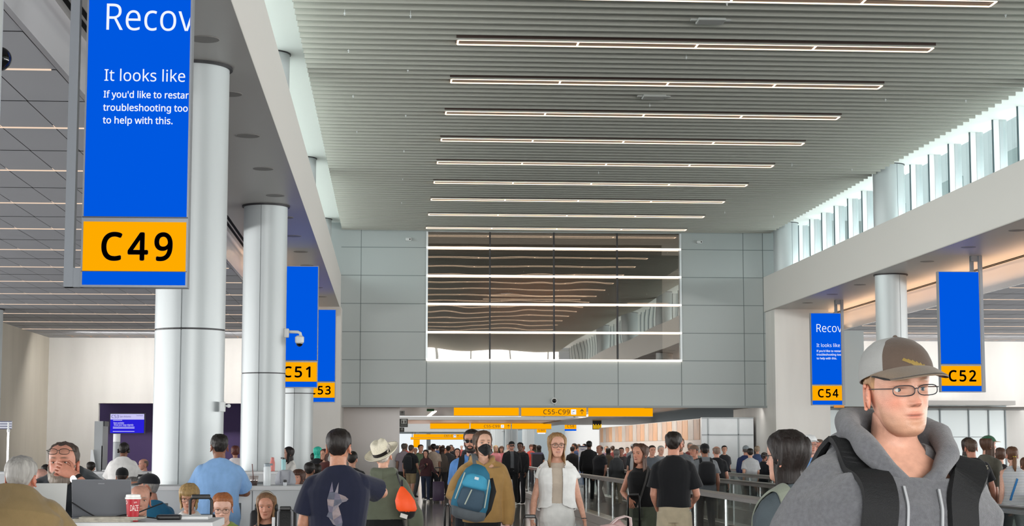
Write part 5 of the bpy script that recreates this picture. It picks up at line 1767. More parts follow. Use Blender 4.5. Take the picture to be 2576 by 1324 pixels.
MB().tube([(c.x, 34, 0), (c.x, 34, at(20, 1088, 34).z)], .022, 12).build('post', M_steel, t)
MB().tube([(c.x, 34, at(20, 1088, 34).z), (c.x, 34, at(20, 1063, 34).z)], .03, 12).build('post_top', M_white, t)
for x0, x1 in ((at(26, 1, 34).x, at(62, 1, 34).x), (at(12, 1, 34).x, at(18, 1, 34).x)):
    z0, z1 = at(40, 1080, 34).z, at(40, 1060, 34).z
    bl = MB().box(x0, x1, 33.98, 34.02, z0, z1).build('blade', P('blade_white', '#dfe1ec', .4), t)
    m = MB()
    for k in range(4): m.box(x0, x1, 33.975, 33.98, z0 + (z1 - z0) * (k / 3.3), z0 + (z1 - z0) * (k / 3.3) + .012)
    m.build('stripe', P('blade_navy', '#2b2f63', .5), bl)

# ------------------------------------------------------------------ moving walkways
M_rail = P('handrail_rubber', '#8d8884', .28, metal=.4)
M_railm = P('handrail_profile', '#dad8d5', .22, metal=.85)
M_wglass = glass_mat('balustrade_glass', '#e6eae9', .14)
def balustrade(lab, x, y0, y1):
    t = thing('walkway_balustrade', lab, 'handrail', (x, y0, 0), 0, 'balustrades of the moving walkways')
    H_ = 1.0
    m = MB()
    prof = [(-.045, H_ - .035), (.045, H_ - .035), (.05, H_ - .01), (.03, H_), (-.03, H_), (-.05, H_ - .01)]
    n = len(prof)
    m.add([(x + p[0], y, p[1]) for y in (y0, y1) for p in prof], [(i, (i + 1) % n, (i + 1) % n + n, i + n) for i in range(n)] + [tuple(range(n - 1, -1, -1)), tuple(range(n, 2 * n))])
    arc = [(x, y1 + .38 * math.sin(a), H_ - .42 + .40 * math.cos(a)) for a in np.linspace(0, PI, 12)]
    m.tube(arc, .045, 10)
    arc = [(x, y0 - .38 * math.sin(a), H_ - .42 + .40 * math.cos(a)) for a in np.linspace(0, PI, 12)]
    m.tube(arc, .045, 10)
    m.build('handrail', M_rail, t, smooth='auto')
    MB().box(x - .035, x + .035, y0, y1, H_ - .085, H_ - .036).build('rail_profile', M_railm, t)
    MB().box(x - .008, x + .008, y0, y1, .18, H_ - .085).build('glass_panel', M_wglass, t)
    m = MB()
    y = y0 + 2.4
    while y < y1: m.box(x - .012, x + .012, y - .006, y + .006, .18, H_ - .085); y += 2.4
    m.build('glass_joint', M_steel, t)
    MB().box(x - .14, x + .14, y0 - .5, y1 + .5, .0, .18, bev=.01).build('skirt', M_railm, t)
for x, y0, y1, lab in ((4.5, 9.0, 57.6, 'nearest walkway handrail, ending behind the man in white sneakers'), (6.5, 9.0, 56, 'second walkway handrail from the hall floor'),
                       (8.3, 9.0, 55.4, 'third walkway handrail, before the white barrier wall'), (10.0, 9.0, 55.0, 'farthest walkway handrail, by the right columns')):
    balustrade(lab, x, y0, y1)
for x0, x1, lab in ((4.66, 6.34, 'dark moving belt of the nearer walkway'), (8.46, 9.84, 'dark moving belt of the farther walkway')):
    tag(MB().box(x0, x1, 8.6, 57, .02, .10).build('walkway_belt', P('belt_rubber', '#3a3a3c', .5)), lab, 'moving walkway')
# information board on the floor
a, b = at(1456, 1178, 59.5), at(1481, 1122, 59.5)
t = thing('information_board', 'upright white and blue notice board beside the walkway', 'notice board', ((a.x + b.x) / 2, 59.5, 0))
MB().box(a.x, b.x, 59.5, 59.56, .25, b.z).build('panel', P('board_white', '#e4e8f1', .4), t)
MB().box(a.x + .01, b.x - .01, 59.49, 59.5, .35, at(1, 1150, 59.5).z).build('blue_panel', P('board_blue', '#6f8fc4', .4), t)
MB().box(a.x, b.x, 59.49, 59.5, b.z - .05, b.z).build('header', P('board_navy', '#2b3258', .4), t)
text_obj('board_text', 'Flights', .05, tb, t, (a.x + .05, 59.485, b.z - .14), fit=.17)
m = MB()
for k in range(4): m.box(a.x + .07, a.x + .20, 59.485, 59.5, b.z - .23 - .05 * k, b.z - .215 - .05 * k)
m.build('text_lines', P('board_grey', '#8b93a8', .5), t)
MB().box(a.x - .05, b.x + .05, 59.35, 59.7, 0, .03).box(a.x + .08, a.x + .14, 59.5, 59.55, .02, .3).box(b.x - .14, b.x - .08, 59.5, 59.55, .02, .3).build('base', M_steel, t)
# dark kiosk counter behind the smiling woman
a = at(1338, 1139, 60); b = at(1362, 1139, 60)
t = thing('kiosk_desk', 'dark podium with a lilac top behind the smiling woman', 'desk', ((a.x + b.x) / 2, 60, 0))
MB().box(a.x, b.x, 59.8, 60.3, 0, a.z - .06).build('body', P('kiosk_dark', '#2e2933', .5), t)
MB().box(a.x - .03, b.x + .03, 59.76, 60.34, a.z - .06, a.z).build('desk_top', P('kiosk_top', '#5b5580', .4), t)
# ================================================================== the people, nearest first
def worn(p, name, label, cat='backpack', group=None):
    """a bag carried by a person: a thing of its own standing at the wearer's place"""
    r = thing(name, label, cat, p.root.location, p.root.rotation_euler.z, group)
    return r
def loc_of(xpx, Z, p): return spot(xpx, Z)[0]

# ---------------------------------------------------------------- man in the cap, right front
l, h = spot(2214, 4.7, 857)
A = Person('man in grey hoodie, brown cap and glasses, closest, turning his head right', l, 7, h + .012, lod='near', skin='#d3a08a', girth=1.28, head=(4, 3, -3), hs=1.03, side_lean=4.5)
A.arm(-1, (-.262, .03, 1.10), (-.28, -.05, .87)); A.arm(1, (.262, .03, 1.10), (.28, -.05, .87))
A.bottoms('#2d3138', step=.4); A.shoes('#d8d8d8')
def hood_extra(m, p):
    s = p.s
    pts = [(0, -.128, 1.372), (.060, -.122, 1.412), (.108, -.070, 1.468), (.122, .015, 1.515), (.095, .095, 1.535), (0, .128, 1.535), (-.095, .095, 1.535), (-.122, .015, 1.515), (-.108, -.070, 1.468), (-.060, -.122, 1.412), (0, -.128, 1.372)]
    r = [.018, .023, .028, .031, .035, .038, .035, .031, .028, .023, .018]
    m.tube(p.Ux(pts), [x * s for x in r], 14)
    pts = [(.118, .03, 1.475), (.105, .11, 1.46), (0, .15, 1.42), (-.105, .11, 1.46), (-.118, .03, 1.475)]
    m.tube(p.Ux(pts), [.03 * s, .05 * s, .065 * s, .05 * s, .03 * s], 14)
def hood_part(p, fn, mat, amp=.004):
    m = MB(); fn(m, p); me = fuse(m, p.vox, 3, (amp, 24, p.seed + 1)); me.materials.append(mat); me.name = 'hood'
    o = bpy.data.objects.new('hood', me); COL.objects.link(o); o.parent = p.root
M_hood = P('hoodie_grey', '#626368', .95, noise_=(90, .16), bump=(420, .5), sheen=.3)
A.top('#85868b', 'long', hem=.84, grow=.034, loose=.030, name='hoodie', mats=[M_hood], amp=.009, z1=1.47, vdip=.9)
hood_part(A, hood_extra, M_hood)
A.body(stubble='#a07a58', cheeks=.5, jaw=1.0, nose=1.25, iris='#4d5a62', gaze=16, brow='#7a5a3e', fat=1.05)
A.scalp('short', '#a98462', .003)
capo = A.cap('#584a41', '#7a6b5c', '#9b9c9b', line=.146, thick=.014, brim_len=.102, brim_w=.090, tilt=13, drop=.020, under='#1a1715')
A.glasses('#20242c', z=.1165, w=.0285, h=.0130, r=.0013)
# stitched mark on the cap front
inv = A.H.inverted()
q = []
for i in range(7):
    x0 = -.030 + .010 * i
    q.append(([(x0, .196 - .004 * i), (x0 + .006, .203 - .004 * i), (x0 + .022, .190 - .006 * i), (x0 + .018, .184 - .006 * i)], 0))
decal(capo, q, lambda x, z: A.H @ Vector((x, -.10, z)), (A.H.to_3x3() @ Vector((0, -1, .35))), [P('cap_thread', '#8a7338', .6)], 'stitched_mark', capo, off=.0012)
# drawstrings
for sd, zz in ((-1, 1.20), (1, 1.28)):
    drape(A.top_o, [(A.U @ Vector((sd * .045, -.4, z)), Vector((0, -1, 0))) for z in np.linspace(1.375, zz, 7)], .0035, .006, 'drawstring', P('cord_grey', '#a5a7ab', .8), A.root)
bp = worn(A, 'backpack', 'black backpack worn by the man in the grey hoodie, mostly its straps seen')
M_pack = P('pack_black', '#090a0e', .75, noise_=(40, .2), bump=(300, .3))
for sd in (-1, 1):
    path = [(A.U @ Vector((sd * .15, .4, 1.36)), Vector((0, 1, 0))), (A.U @ Vector((sd * .145, .10, 1.9)), Vector((0, 0, 1))), (A.U @ Vector((sd * .148, .0, 1.9)), Vector((0, 0, 1))), (A.U @ Vector((sd * .15, -.4, 1.70)), Vector((0, -1, .9)))]
    path += [(A.U @ Vector((sd * x, -.5, z)), Vector((sd * .15, -1, 0))) for x, z in ((.152, 1.36), (.156, 1.28), (.162, 1.20), (.17, 1.12), (.18, 1.04), (.19, .98))]
    drape(A.top_o, path, .043 * A.s, .014, 'strap', M_pack, bp, offset=.003)
m = MB(); ring_loft(m, [(.92, .13, .07, .30), (.96, .16, .10, .30), (1.20, .165, .10, .30), (1.38, .14, .085, .29), (1.44, .08, .05, .28)], 20)
m.v = [tuple(A.U @ Vector(p)) for p in m.v]; m.build('bag', M_pack, bp, smooth=True, local=True)

# ---------------------------------------------------------------- dark-haired woman seen from behind, right
l, h = spot(1990, 8.4, 1080)
B = Person('woman with dark hair and glasses seen from behind in a slate jacket, right', l, -158, h - .02, 'f', '#d9a590', lod='near', girth=1.12, head=(26, 2, 0), hs=1.10)
B.arm(1, (.20, .02, 1.10), (.20, -.06, .87)); B.arm(-1, (-.20, .02, 1.10), (-.20, -.06, .87))
B.bottoms('#23262a'); B.shoes('#333333')
B.top('#4c555b', 'long', hem=.84, grow=.030, loose=.024, name='jacket', rough=.7, amp=.006)
B.body(iris='#3a2a20'); B.scalp('long', '#1d1615', .016)
B.curtain('#1f1715', t0=70, length=.075, flare=.96, thick=.034, wave=.004, name='hair_length', narrow=.75)
B.glasses('#2b2b2e', w=.026, h=.018)
bp = worn(B, 'backpack', 'sage and lime backpack of the dark-haired woman in slate')
M_sage = fabric('#898f82'); M_lime = fabric('#a9b53c')
m = MB(); ring_loft(m, [(.88, .11, .06, .20), (.92, .145, .09, .205), (1.15, .15, .105, .21), (1.30, .135, .09, .20), (1.375, .09, .05, .18), (1.40, .05, .03, .17)], 22)
m.v = [tuple(B.U @ Vector(p)) for p in m.v]; bag = m.build('bag', M_sage, bp, smooth=True, local=True)
m = MB(); m.tube([B.U @ Vector(p) for p in ((-.145, .205, .93), (-.152, .215, 1.10), (-.14, .21, 1.25), (-.08, .22, 1.36), (0, .23, 1.385))], .010, 8); m.build('lime_piping', M_lime, bag, smooth=True, local=True)
m = MB(); ring_loft(m, [(.90, .10, .03, .305), (1.0, .115, .04, .31), (1.12, .10, .03, .31), (1.16, .06, .015, .30)], 18)
m.v = [tuple(B.U @ Vector(p)) for p in m.v]; m.build('front_pocket', fabric('#767c66'), bag, smooth=True, local=True)
for sd in (-1, 1):
    drape(B.top_o, [(B.U @ Vector((sd * .10, .5, 1.33)), Vector((0, 1, 0))), (B.U @ Vector((sd * .10, .08, 1.9)), Vector((0, 0, 1))), (B.U @ Vector((sd * .105, .0, 1.9)), Vector((0, 0, 1))), (B.U @ Vector((sd * .11, -.4, 1.55)), Vector((0, -1, .4))), (B.U @ Vector((sd * .115, -.5, 1.3)), Vector((0, -1, 0))), (B.U @ Vector((sd * .13, -.5, 1.12)), Vector((0, -1, 0)))], .035, .010, 'strap', M_sage, bp)

# ---------------------------------------------------------------- man in navy tee, back view
l, h = spot(851, 12.0, 1075)
Cn = Person('man in navy tee with a grey animal head print, seen from behind', l, 178, h - .015, lod='near', skin='#c08a70', girth=1.08, head=(-6, -2, 0), hs=1.02)
Cn.arm(1, (.235, -.0, 1.10), (.225, -.10, .87))
Cn.arm(-1, (-.30, -.15, 1.31), (-.07, -.36, 1.38), hand=(.8, -.3, .35), nrm=(-.2, -1, .2), curl=.7)
Cn.bottoms('#2a2c33'); Cn.shoes('#44464a')
tee = Cn.top('#1d2136', 'short', hem=.82, grow=.022, loose=.020, name='tee', amp=.005, z1=1.485)
Cn.body(); Cn.scalp('short', '#1c1513', .010)
LL = [([(.02, .30), (.045, .40), (.06, .305)], 0), ([(.075, .30), (.11, .395), (.105, .29)], 1), ([(.0, .235), (.02, .30), (.075, .30), (.07, .23)], 2), ([(.07, .23), (.075, .30), (.115, .285), (.135, .235)], 0), ([(.135, .235), (.115, .285), (.175, .262), (.205, .235)], 3), ([(.135, .235), (.205, .235), (.185, .215), (.145, .205)], 1),
      ([(.0, .235), (.07, .23), (.06, .165), (.005, .18)], 3), ([(.07, .23), (.135, .235), (.145, .205), (.06, .165)], 2), ([(.005, .18), (.06, .165), (.05, .11), (.015, .12)], 0), ([(.06, .165), (.145, .205), (.11, .17), (.05, .11)], 1), ([(.015, .12), (.05, .11), (.06, .04), (-.005, .075)], 2),
      ([(.05, .11), (.11, .17), (.135, .09), (.06, .04)], 3), ([(.06, .04), (.135, .09), (.15, .02), (.085, -.01)], 0), ([(.02, .06), (.06, .04), (.085, -.01), (.06, .0)], 1), ([(.085, -.01), (.15, .02), (.14, -.055), (.11, -.065)], 2)]
LM = [P('print_%d' % i, c, .7, noise_=(30, .2)) for i, c in enumerate(('#6f6a7c', '#857f88', '#5d6070', '#96888a'))]
decal(tee, LL, lambda x, z: Cn.U @ Vector((.062 - x * .70, .12, 1.105 + z * .72)), (0, 1, 0), LM, 'animal_print', tee)

# ---------------------------------------------------------------- woman in a straw fedora, back view
l, h = spot(966, 15.4, 1113)
D = Person('woman in straw fedora and olive jacket, back view, orange bag under her arm', l, 176, h, 'f', '#d9a78f', lod='near', girth=1.22, head=(0, -6, 6), hs=1.02)
D.arm(-1, (-.29, .06, 1.09), (-.30, -.04, .83), curl=.6); D.arm(1, (.225, .0, 1.12), (.16, -.20, 1.02))
D.bottoms('#161618', rise=.10); D.shoes('#222222')
def hood_down(m, p):
    m.tube(p.Ux([(.10, -.01, 1.48), (.09, .07, 1.475), (0, .105, 1.455), (-.09, .07, 1.475), (-.10, -.01, 1.48)]), [.028, .042, .055, .042, .028], 12)
jk = D.top('#5e6454', 'long', hem=1.04, grow=.032, loose=.026, name='jacket', amp=.007, extra=hood_down, rough=.75, flare=.02)
D.body(); D.scalp('short', '#d4ccc2', .014)
def fedora(p, col='#efe7d2', band='#1a1514', rz=0):
    M = p.H @ Matrix.Translation((0, .010, .142)) @ Matrix.Rotation(math.radians(-15), 4, 'X') @ Matrix.Rotation(math.radians(16), 4, 'Y')
    n = 48; vs = []; fs = []
    prof = [(1.0, 0), (1.0, .03), (.96, .07), (.88, .105), (.74, .120), (.40, .122), (.05, .118)]
    for i, (r, z) in enumerate(prof):
        for j in range(n):
            a = 2 * PI * j / n; x, y = .086 * r * math.cos(a), .106 * r * math.sin(a)
            if z > .06:
                k = (z - .06) / .06; x *= 1 - .16 * k * max(0, -math.sin(a)); 
                zz = z - .014 * k * math.exp(-(x / .022) ** 2)
            else: zz = z
            vs.append(M @ Vector((x, y, zz)))
    for i in range(len(prof) - 1):
        for j in range(n): fs.append((i * n + j, i * n + (j + 1) % n, (i + 1) * n + (j + 1) % n, (i + 1) * n + j))
    fs.append(tuple((len(prof) - 1) * n + j for j in range(n)))
    straw = P('straw', col, .8, noise_=(120, .12), bump=(300, .5))
    m = MB(); m.add(vs, fs); hat = m.build('hat_crown', straw, p.root, smooth=True, local=True)
    m = MB(); vs = []; fs = []
    for lay in (0, -.004):
        for (r, z) in ((1.0, 0), (1.28, -.006), (1.60, -.006), (1.80, .006), (1.88, .014)):
            for j in range(n):
                a = 2 * PI * j / n; s_ = abs(math.cos(a)) ** 2
                vs.append(M @ Vector((.086 * r * math.cos(a) * 1.03, .106 * r * math.sin(a) * .95, z + lay + (r - 1) * .014 * s_)))
    for lay in range(2):
        for i in range(4):
            for j in range(n):
                a = lay * 5 * n + i * n + j; b = lay * 5 * n + i * n + (j + 1) % n
                fs.append((a, b, b + n, a + n) if lay == 0 else (a + n, b + n, b, a))
    for j in range(n): a = 4 * n + j; b = 4 * n + (j + 1) % n; fs.append((a, b, b + 5 * n, a + 5 * n))
    m.add(vs, fs); m.build('brim', straw, hat, smooth=True, local=True)
    m = MB(); m.add([M @ Vector((.0885 * math.cos(2 * PI * j / n), .1085 * math.sin(2 * PI * j / n), z)) for z in (.002, .034) for j in range(n)], [(j, (j + 1) % n, n + (j + 1) % n, n + j) for j in range(n)])
    m.build('band', fabric(band), hat, smooth=True, local=True)
fedora(D)
c = at(1020, 1266, 15.06)
t = thing('shoulder_bag', 'bright orange soft bag with a black and white base, under the fedora woman\'s arm', 'bag', (c.x, 15.06, c.z))
m = MB(); ring_loft(m, [(-.085, .060, .05, 0), (-.05, .088, .065, 0), (.02, .085, .06, 0), (.08, .055, .04, 0), (.125, .025, .02, 0), (.14, .010, .01, 0)], 22, 2.2)
m.v = [(p[0] - .22 * p[2] * 1.0, p[1], p[2]) for p in m.v]
m.build('body', P('orange_nylon', '#ff5a22', .55, bump=(14, .4), noise_=(6, .08), spec=.4), t, smooth=True, local=True)
m = MB(); ring_loft(m, [(-.135, .018, .02, 0), (-.115, .05, .04, 0), (-.085, .066, .052, 0), (-.07, .075, .056, 0)], 20)
m.v = [(p[0] - .22 * p[2], p[1], p[2]) for p in m.v]; m.build('base', fabric('#1f1c1d'), t, smooth=True, local=True)
MB().box(-.012, .05, -.058, -.050, -.125, -.09, Matrix.Rotation(.3, 4, 'Y')).build('white_patch', fabric('#d9d6d0'), t, local=True)
_sh = (Matrix.Translation(D.root.location) @ Matrix.Rotation(D.root.rotation_euler.z, 4, 'Z') @ (D.U @ Vector((-.12, .06, 1.485)))) - Vector((c.x, 15.06, c.z))
_s2 = (Matrix.Translation(D.root.location) @ Matrix.Rotation(D.root.rotation_euler.z, 4, 'Z') @ (D.U @ Vector((-.17, .19, 1.36)))) - Vector((c.x, 15.06, c.z))
MB().tube([(-.03, 0, .135), (-.03, .01, .19), _s2, _sh], .009, 7).build('strap', fabric('#26262a'), t, local=True, smooth=True)

# ---------------------------------------------------------------- masked man with the blue pack on his front
l, h = spot(1214, 17.0, 1081)
Ms = Person('long-haired man in black face mask and tan hoodie, blue pack on his front', l, 4, h - .015, lod='near', skin='#d8ab94', girth=1.0, head=(10, -3, 0), hs=1.03)
Ms.arm(-1, (-.275, .0, 1.13), (-.15, -.21, 1.13), hand=(.75, -.15, .5), nrm=(.1, -1, .1), curl=.95); Ms.arm(1, (.235, .03, 1.09), (.235, -.03, .84), curl=.5)
Ms.bottoms('#191a1d', step=.3); Ms.shoes('#222222')
def hood_tan(m, p):
    pts = [(0, -.105, 1.40), (.055, -.095, 1.435), (.095, -.04, 1.475), (.10, .03, 1.49), (.07, .09, 1.48), (0, .115, 1.47), (-.07, .09, 1.48), (-.10, .03, 1.49), (-.095, -.04, 1.475), (-.055, -.095, 1.435), (0, -.105, 1.40)]
    m.tube(p.Ux(pts), [x * p.s for x in [.016, .02, .025, .028, .034, .036, .034, .028, .025, .02, .016]], 12)
Ms.top('#a5824f', 'long', hem=.88, grow=.028, loose=.028, name='hoodie', amp=.008, extra=hood_tan, vdip=.8, z1=1.46)
Ms.body(brow='#5a4130', iris='#4a5a50'); Ms.scalp('long', '#4f3a2c', .012); Ms.curtain('#4f3a2c', t0=88, length=.02, thick=.022, flare=.9, name='hair_length', narrow=.8)
Ms.face_mask('#17181a')
bp = worn(Ms, 'backpack', 'blue and grey backpack hung on the masked man\'s front')
c = at(1189, 1238, 16.72)
M_tl = fabric('#2f6f8c', .7); M_gr = fabric('#5f666c', .75); M_lb = fabric('#4aa3c7', .7)
Rm = Matrix.Translation(c) @ Matrix.Rotation(math.radians(14), 4, 'Y')
def loc_build(rings, mat, nm, par, dy=0, dx=0, sq=2.3):
    m = MB(); ring_loft(m, rings, 24, sq); m.v = [tuple(Rm @ (Vector(p) + Vector((dx, dy, 0)))) for p in m.v]
    return m.build(nm, mat, par, smooth=True)
bag = loc_build([(-.27, .10, .06, 0), (-.235, .165, .095, 0), (-.12, .178, .105, 0), (.08, .160, .10, 0), (.20, .115, .085, .01), (.255, .06, .05, .02), (.265, .02, .02, .02)], M_tl, 'bag', bp)
loc_build([(-.272, .105, .07, 0), (-.24, .170, .102, 0), (-.19, .176, .105, 0), (-.165, .172, .100, 0)], M_gr, 'base', bag, dy=-.004)
loc_build([(-.17, .10, .03, 0), (-.12, .128, .04, 0), (.0, .118, .045, 0), (.03, .10, .03, 0)], P('pack_slate', '#3d5568', .75, bump=(200, .3)), 'front_pocket', bag, dy=-.085)
loc_build([(.035, .11, .03, 0), (.06, .122, .042, 0), (.14, .10, .04, 0), (.17, .06, .02, .01)], M_lb, 'top_pocket', bag, dy=-.072)
m = MB()
for a, b in (((-.02, -.135, .02), (-.05, -.140, -.13)), ((-.12, -.10, .16), (-.15, -.10, -.1)), ((.12, -.10, .15), (.14, -.1, -.12))):
    m.tube([Rm @ Vector(a), Rm @ Vector(b)], .006, 6)
m.build('zip_cord', fabric('#b9c2b4'), bag)
MB().box(-.02, .02, -.125, -.118, .12, .145, Rm).build('emblem', P('patch_white', '#dfe6ea', .6), bag)
drape(Ms.top_o, [(Ms.U @ Vector((-.10, .5, 1.38)), Vector((0, 1, 0))), (Ms.U @ Vector((-.09, .06, 1.9)), Vector((0, 0, 1))), (Ms.U @ Vector((-.085, -.0, 1.9)), Vector((0, 0, 1))), (Ms.U @ Vector((-.075, -.4, 1.55)), Vector((0, -1, .5))), (Ms.U @ Vector((-.05, -.5, 1.34)), Vector((0, -1, 0)))], .030, .010, 'strap', M_gr, bp)
m = MB(); m.tube([Rm @ Vector(p) for p in ((.13, .02, .16), (.19, .02, .05), (.185, .02, -.12), (.15, .02, -.2))], [(.03, .01)] * 4, 8); m.build('strap', M_pack, bp, smooth=True)
trolley('black trolley handle at the masked man\'s side', at(1133, 1, 16.6).x - .01, 16.6, .05, at(1, 1271, 16.6).z, size=(.36, .24, .62), zt=.68)

# bearded man half hidden behind him
l, h = spot(1188, 18.4, 1076)
Bm = Person('bearded man in blue shirt, half hidden behind the masked man', l, -8, h - .015, lod='mid', skin='#c58f78', head=(-8, 0, 0))
Bm.bottoms('#30343c'); Bm.shoes('#333333'); Bm.top('#5d8fd0', 'short', hem=.86); Bm.body(brow='#1f1713'); Bm.scalp('short', '#1b1513', .014); Bm.beard('#2a1e18', .010); Bm.glasses('#141316', dark=True, w=.027, h=.017)
drape(Bm.top_o, [(Bm.U @ Vector((-.10, .06, 1.9)), Vector((0, 0, 1))), (Bm.U @ Vector((-.10, -.4, 1.55)), Vector((0, -1, .5))), (Bm.U @ Vector((-.12, -.5, 1.3)), Vector((0, -1, 0))), (Bm.U @ Vector((-.14, -.5, 1.1)), Vector((0, -1, 0)))], .032, .01, 'bag_strap', M_pack, Bm.root)

# ---------------------------------------------------------------- smiling woman in white
l, h = spot(1400, 17.0, 1083)
W = Person('smiling blonde woman in glasses, white sweater over beige tank, walking', l, 2, h - .015, 'f', '#d2a08a', lod='near', girth=1.04, head=(2, 3, 0), hs=1.03)
W.arm(-1, (-.215, .03, 1.10), (-.245, -.06, .90), hand=(-.02, -.15, -1), nrm=(-1, -.2, 0), curl=.9); W.arm(1, (.215, .02, 1.11), (.262, -.06, .90), hand=(.12, -.25, -1), curl=.4)
W.bottoms('#dcdcda', loose=-.004, step=.45, rise=.075); W.shoes('#e6e4e0')
W.top('#c3b5a6', 'tank', hem=1.06, grow=.010, amp=.002, name='tank_top', z1=1.45)
W.body(lips='#b5615c', cheeks=.3, brow='#7a5b40', iris='#4f5a50'); W.scalp('long', '#8f6d48', .013); W.curtain('#9c7b52', t0=58, length=.17, flare=1.30, thick=.028, wave=.005)
W.glasses('#221a1b', w=.0275, h=.0205, r=.0020)
smile = MB(); smile.tube([W.H @ Vector(p) for p in ((-.016, -.0868, .0572), (-.008, -.0908, .0545), (0, -.0916, .0538), (.008, -.0908, .0545), (.016, -.0868, .0572))], [.0008, .0018, .0021, .0018, .0008], 8); smile.build('teeth', P('teeth', '#e9e2da', .3), W.root, local=True, smooth=True)
W.top('#e9e9e8', 'cap', hem=1.0, grow=.032, loose=.02, amp=.010, name='sweater', z1=1.485, cut=lambda p: (p.y < 0.02 and abs(p.x + .01) < (.050 + .10 * max(0, (1.08 - p.z)) + (.03 if p.z > 1.40 else 0))) or p.z > 1.47 or (p.y < 0 and p.z < 1.02 + .4 * max(0, .12 - abs(p.x))))
m = MB(); w_ = W.arms[-1]; m.lathe([(.031, -.006), (.031, .006)], n=18, M=Matrix.Translation(W.U @ Vector((-.243, -.055, .915)))); m.build('bracelet', P('bracelet_pale', '#d8cfc6', .3), W.root, local=True)
m = MB(); m.lathe([(.030, -.004), (.030, .004)], n=18, M=Matrix.Translation(W.U @ Vector((.259, -.053, .92)))); m.build('bracelet', P('bracelet_dark', '#2a2422', .4), W.root, local=True)
trolley('rose grey suitcase pulled by the smiling woman, only its black handle showing', at(1332, 1, 16.75).x, 16.75, .125, at(1, 1303, 16.75).z, size=(.36, .24, .62), bag='#b48f86', zt=.68, tube=.009)

# ---------------------------------------------------------------- woman in black tank with crossbody strap
l, h = spot(1613, 20.0, 1113)
K = Person('woman in black tank top and olive trousers, looking left, pulling a case', l, -14, h - .012, 'f', '#c68c74', lod='near', girth=1.05, head=(-30, 2, 0), hs=1.02)
K.arm(-1, (-.235, .03, 1.16), (-.13, -.19, 1.07), hand=(.25, -.5, -.5), nrm=(-.3, -.5, .8), curl=.8); K.arm(1, (.235, -.02, 1.11), (.315, -.12, .88), hand=(.2, -.25, -1), curl=.5)
K.bottoms('#595e50', step=.3, loose=.01); K.shoes('#333333')
K.top('#141416', 'tank', hem=.985, grow=.012, amp=.002, name='tank_top')
K.body(lips='#a5605a', brow='#3a261b', cheeks=.3); K.scalp('long', '#4a3023', .014); K.curtain('#4f3426', t0=66, length=.125, flare=1.2, thick=.030)
cb = thing('crossbody_bag', 'thin grey crossbody strap and small olive pouch of the woman in black', 'bag', K.root.location, K.root.rotation_euler.z)
drape(K.top_o, [(K.U @ Vector((.075, .0, 1.9)), Vector((0, 0, 1))), (K.U @ Vector((.085, -.4, 1.5)), Vector((0, -1, .3)))] + [(K.U @ Vector((.085 - .118 * i / 5, -.5, 1.36 - .36 * i / 5)), Vector((0, -1, 0))) for i in range(1, 6)], .011, .006, 'strap', fabric('#4c4a49'), cb)
MB().box(-.10, .03, -.155, -.115, .86, .975, Matrix.Diagonal((K.s, K.s, K.s, 1)), bev=.012).build('pouch', fabric('#41453c'), cb, local=True)
MB().tube([K.U @ Vector((-.033, -.135, 1.0)), K.U @ Vector((-.033, -.15, .975))], .009, 8).build('clasp', M_steel, cb, local=True)
hx, hz_ = at(1585, 1, 19.75).x, at(1, 1247, 19.75).z
trolley('dark blue suitcase pulled by the woman in black, handle in her hand', hx, 19.75, .13, hz_, size=(.38, .24, .6), bag='#27304a', zt=.66)
c = at(1545, 1324, 15.6)
t = thing('duffel_bag', 'pale pink bag with looped handles at the bottom edge, before the woman in black', 'bag', (c.x, 15.6, .62))
m = MB(); ring_loft(m, [(0, .13, .09, 0), (.04, .16, .11, 0), (.20, .165, .11, 0), (.285, .12, .085, 0), (.325, .05, .04, 0)], 26)
for i, p in enumerate(m.v):
    m.v[i] = (p[0] + .008 * math.sin(p[2] * 40), p[1], p[2] + .018 * math.sin(p[0] * 30))
bag = m.build('body', P('pink_fabric', '#d7b4b2', .8, bump=(30, .5), noise_=(10, .06)), t, smooth=True, local=True)
for sy in (-.05, .05):
    MB().tube([(-.03, sy, .30), (.03, sy, .355), (.10, sy, .375), (.145, sy, .36), (.15, sy, .30), (.13, sy, .2)], [(.016, .008)] * 6, 8).build('handle', P('pink_handle', '#e3cccb', .6), bag, smooth=True, local=True)
m = MB(); m.tube([(-.11, -.06, .27), (-.03, -.11, .29), (.04, -.10, .27), (.09, -.07, .25)], .022, 9); m.build('knot', P('pink_fabric', '#d7b4b2', .8), bag, smooth=True, local=True)
tr = thing('suitcase', 'cabin case below the pink bag, out of view under the picture edge', 'suitcase', (c.x, 15.6, 0))
MB().box(-.19, .19, -.12, .12, .06, .617, bev=.03).build('shell', P('case_grey', '#8b8d92', .45), tr, local=True)
for sx in (-1, 1): MB().lathe([(.03, -.15), (.03, .15)], n=12, M=Matrix.Translation((sx * .15, 0, .03)) @ Matrix.Rotation(PI / 2, 4, 'X')).build('wheel', M_blkp, tr, local=True)

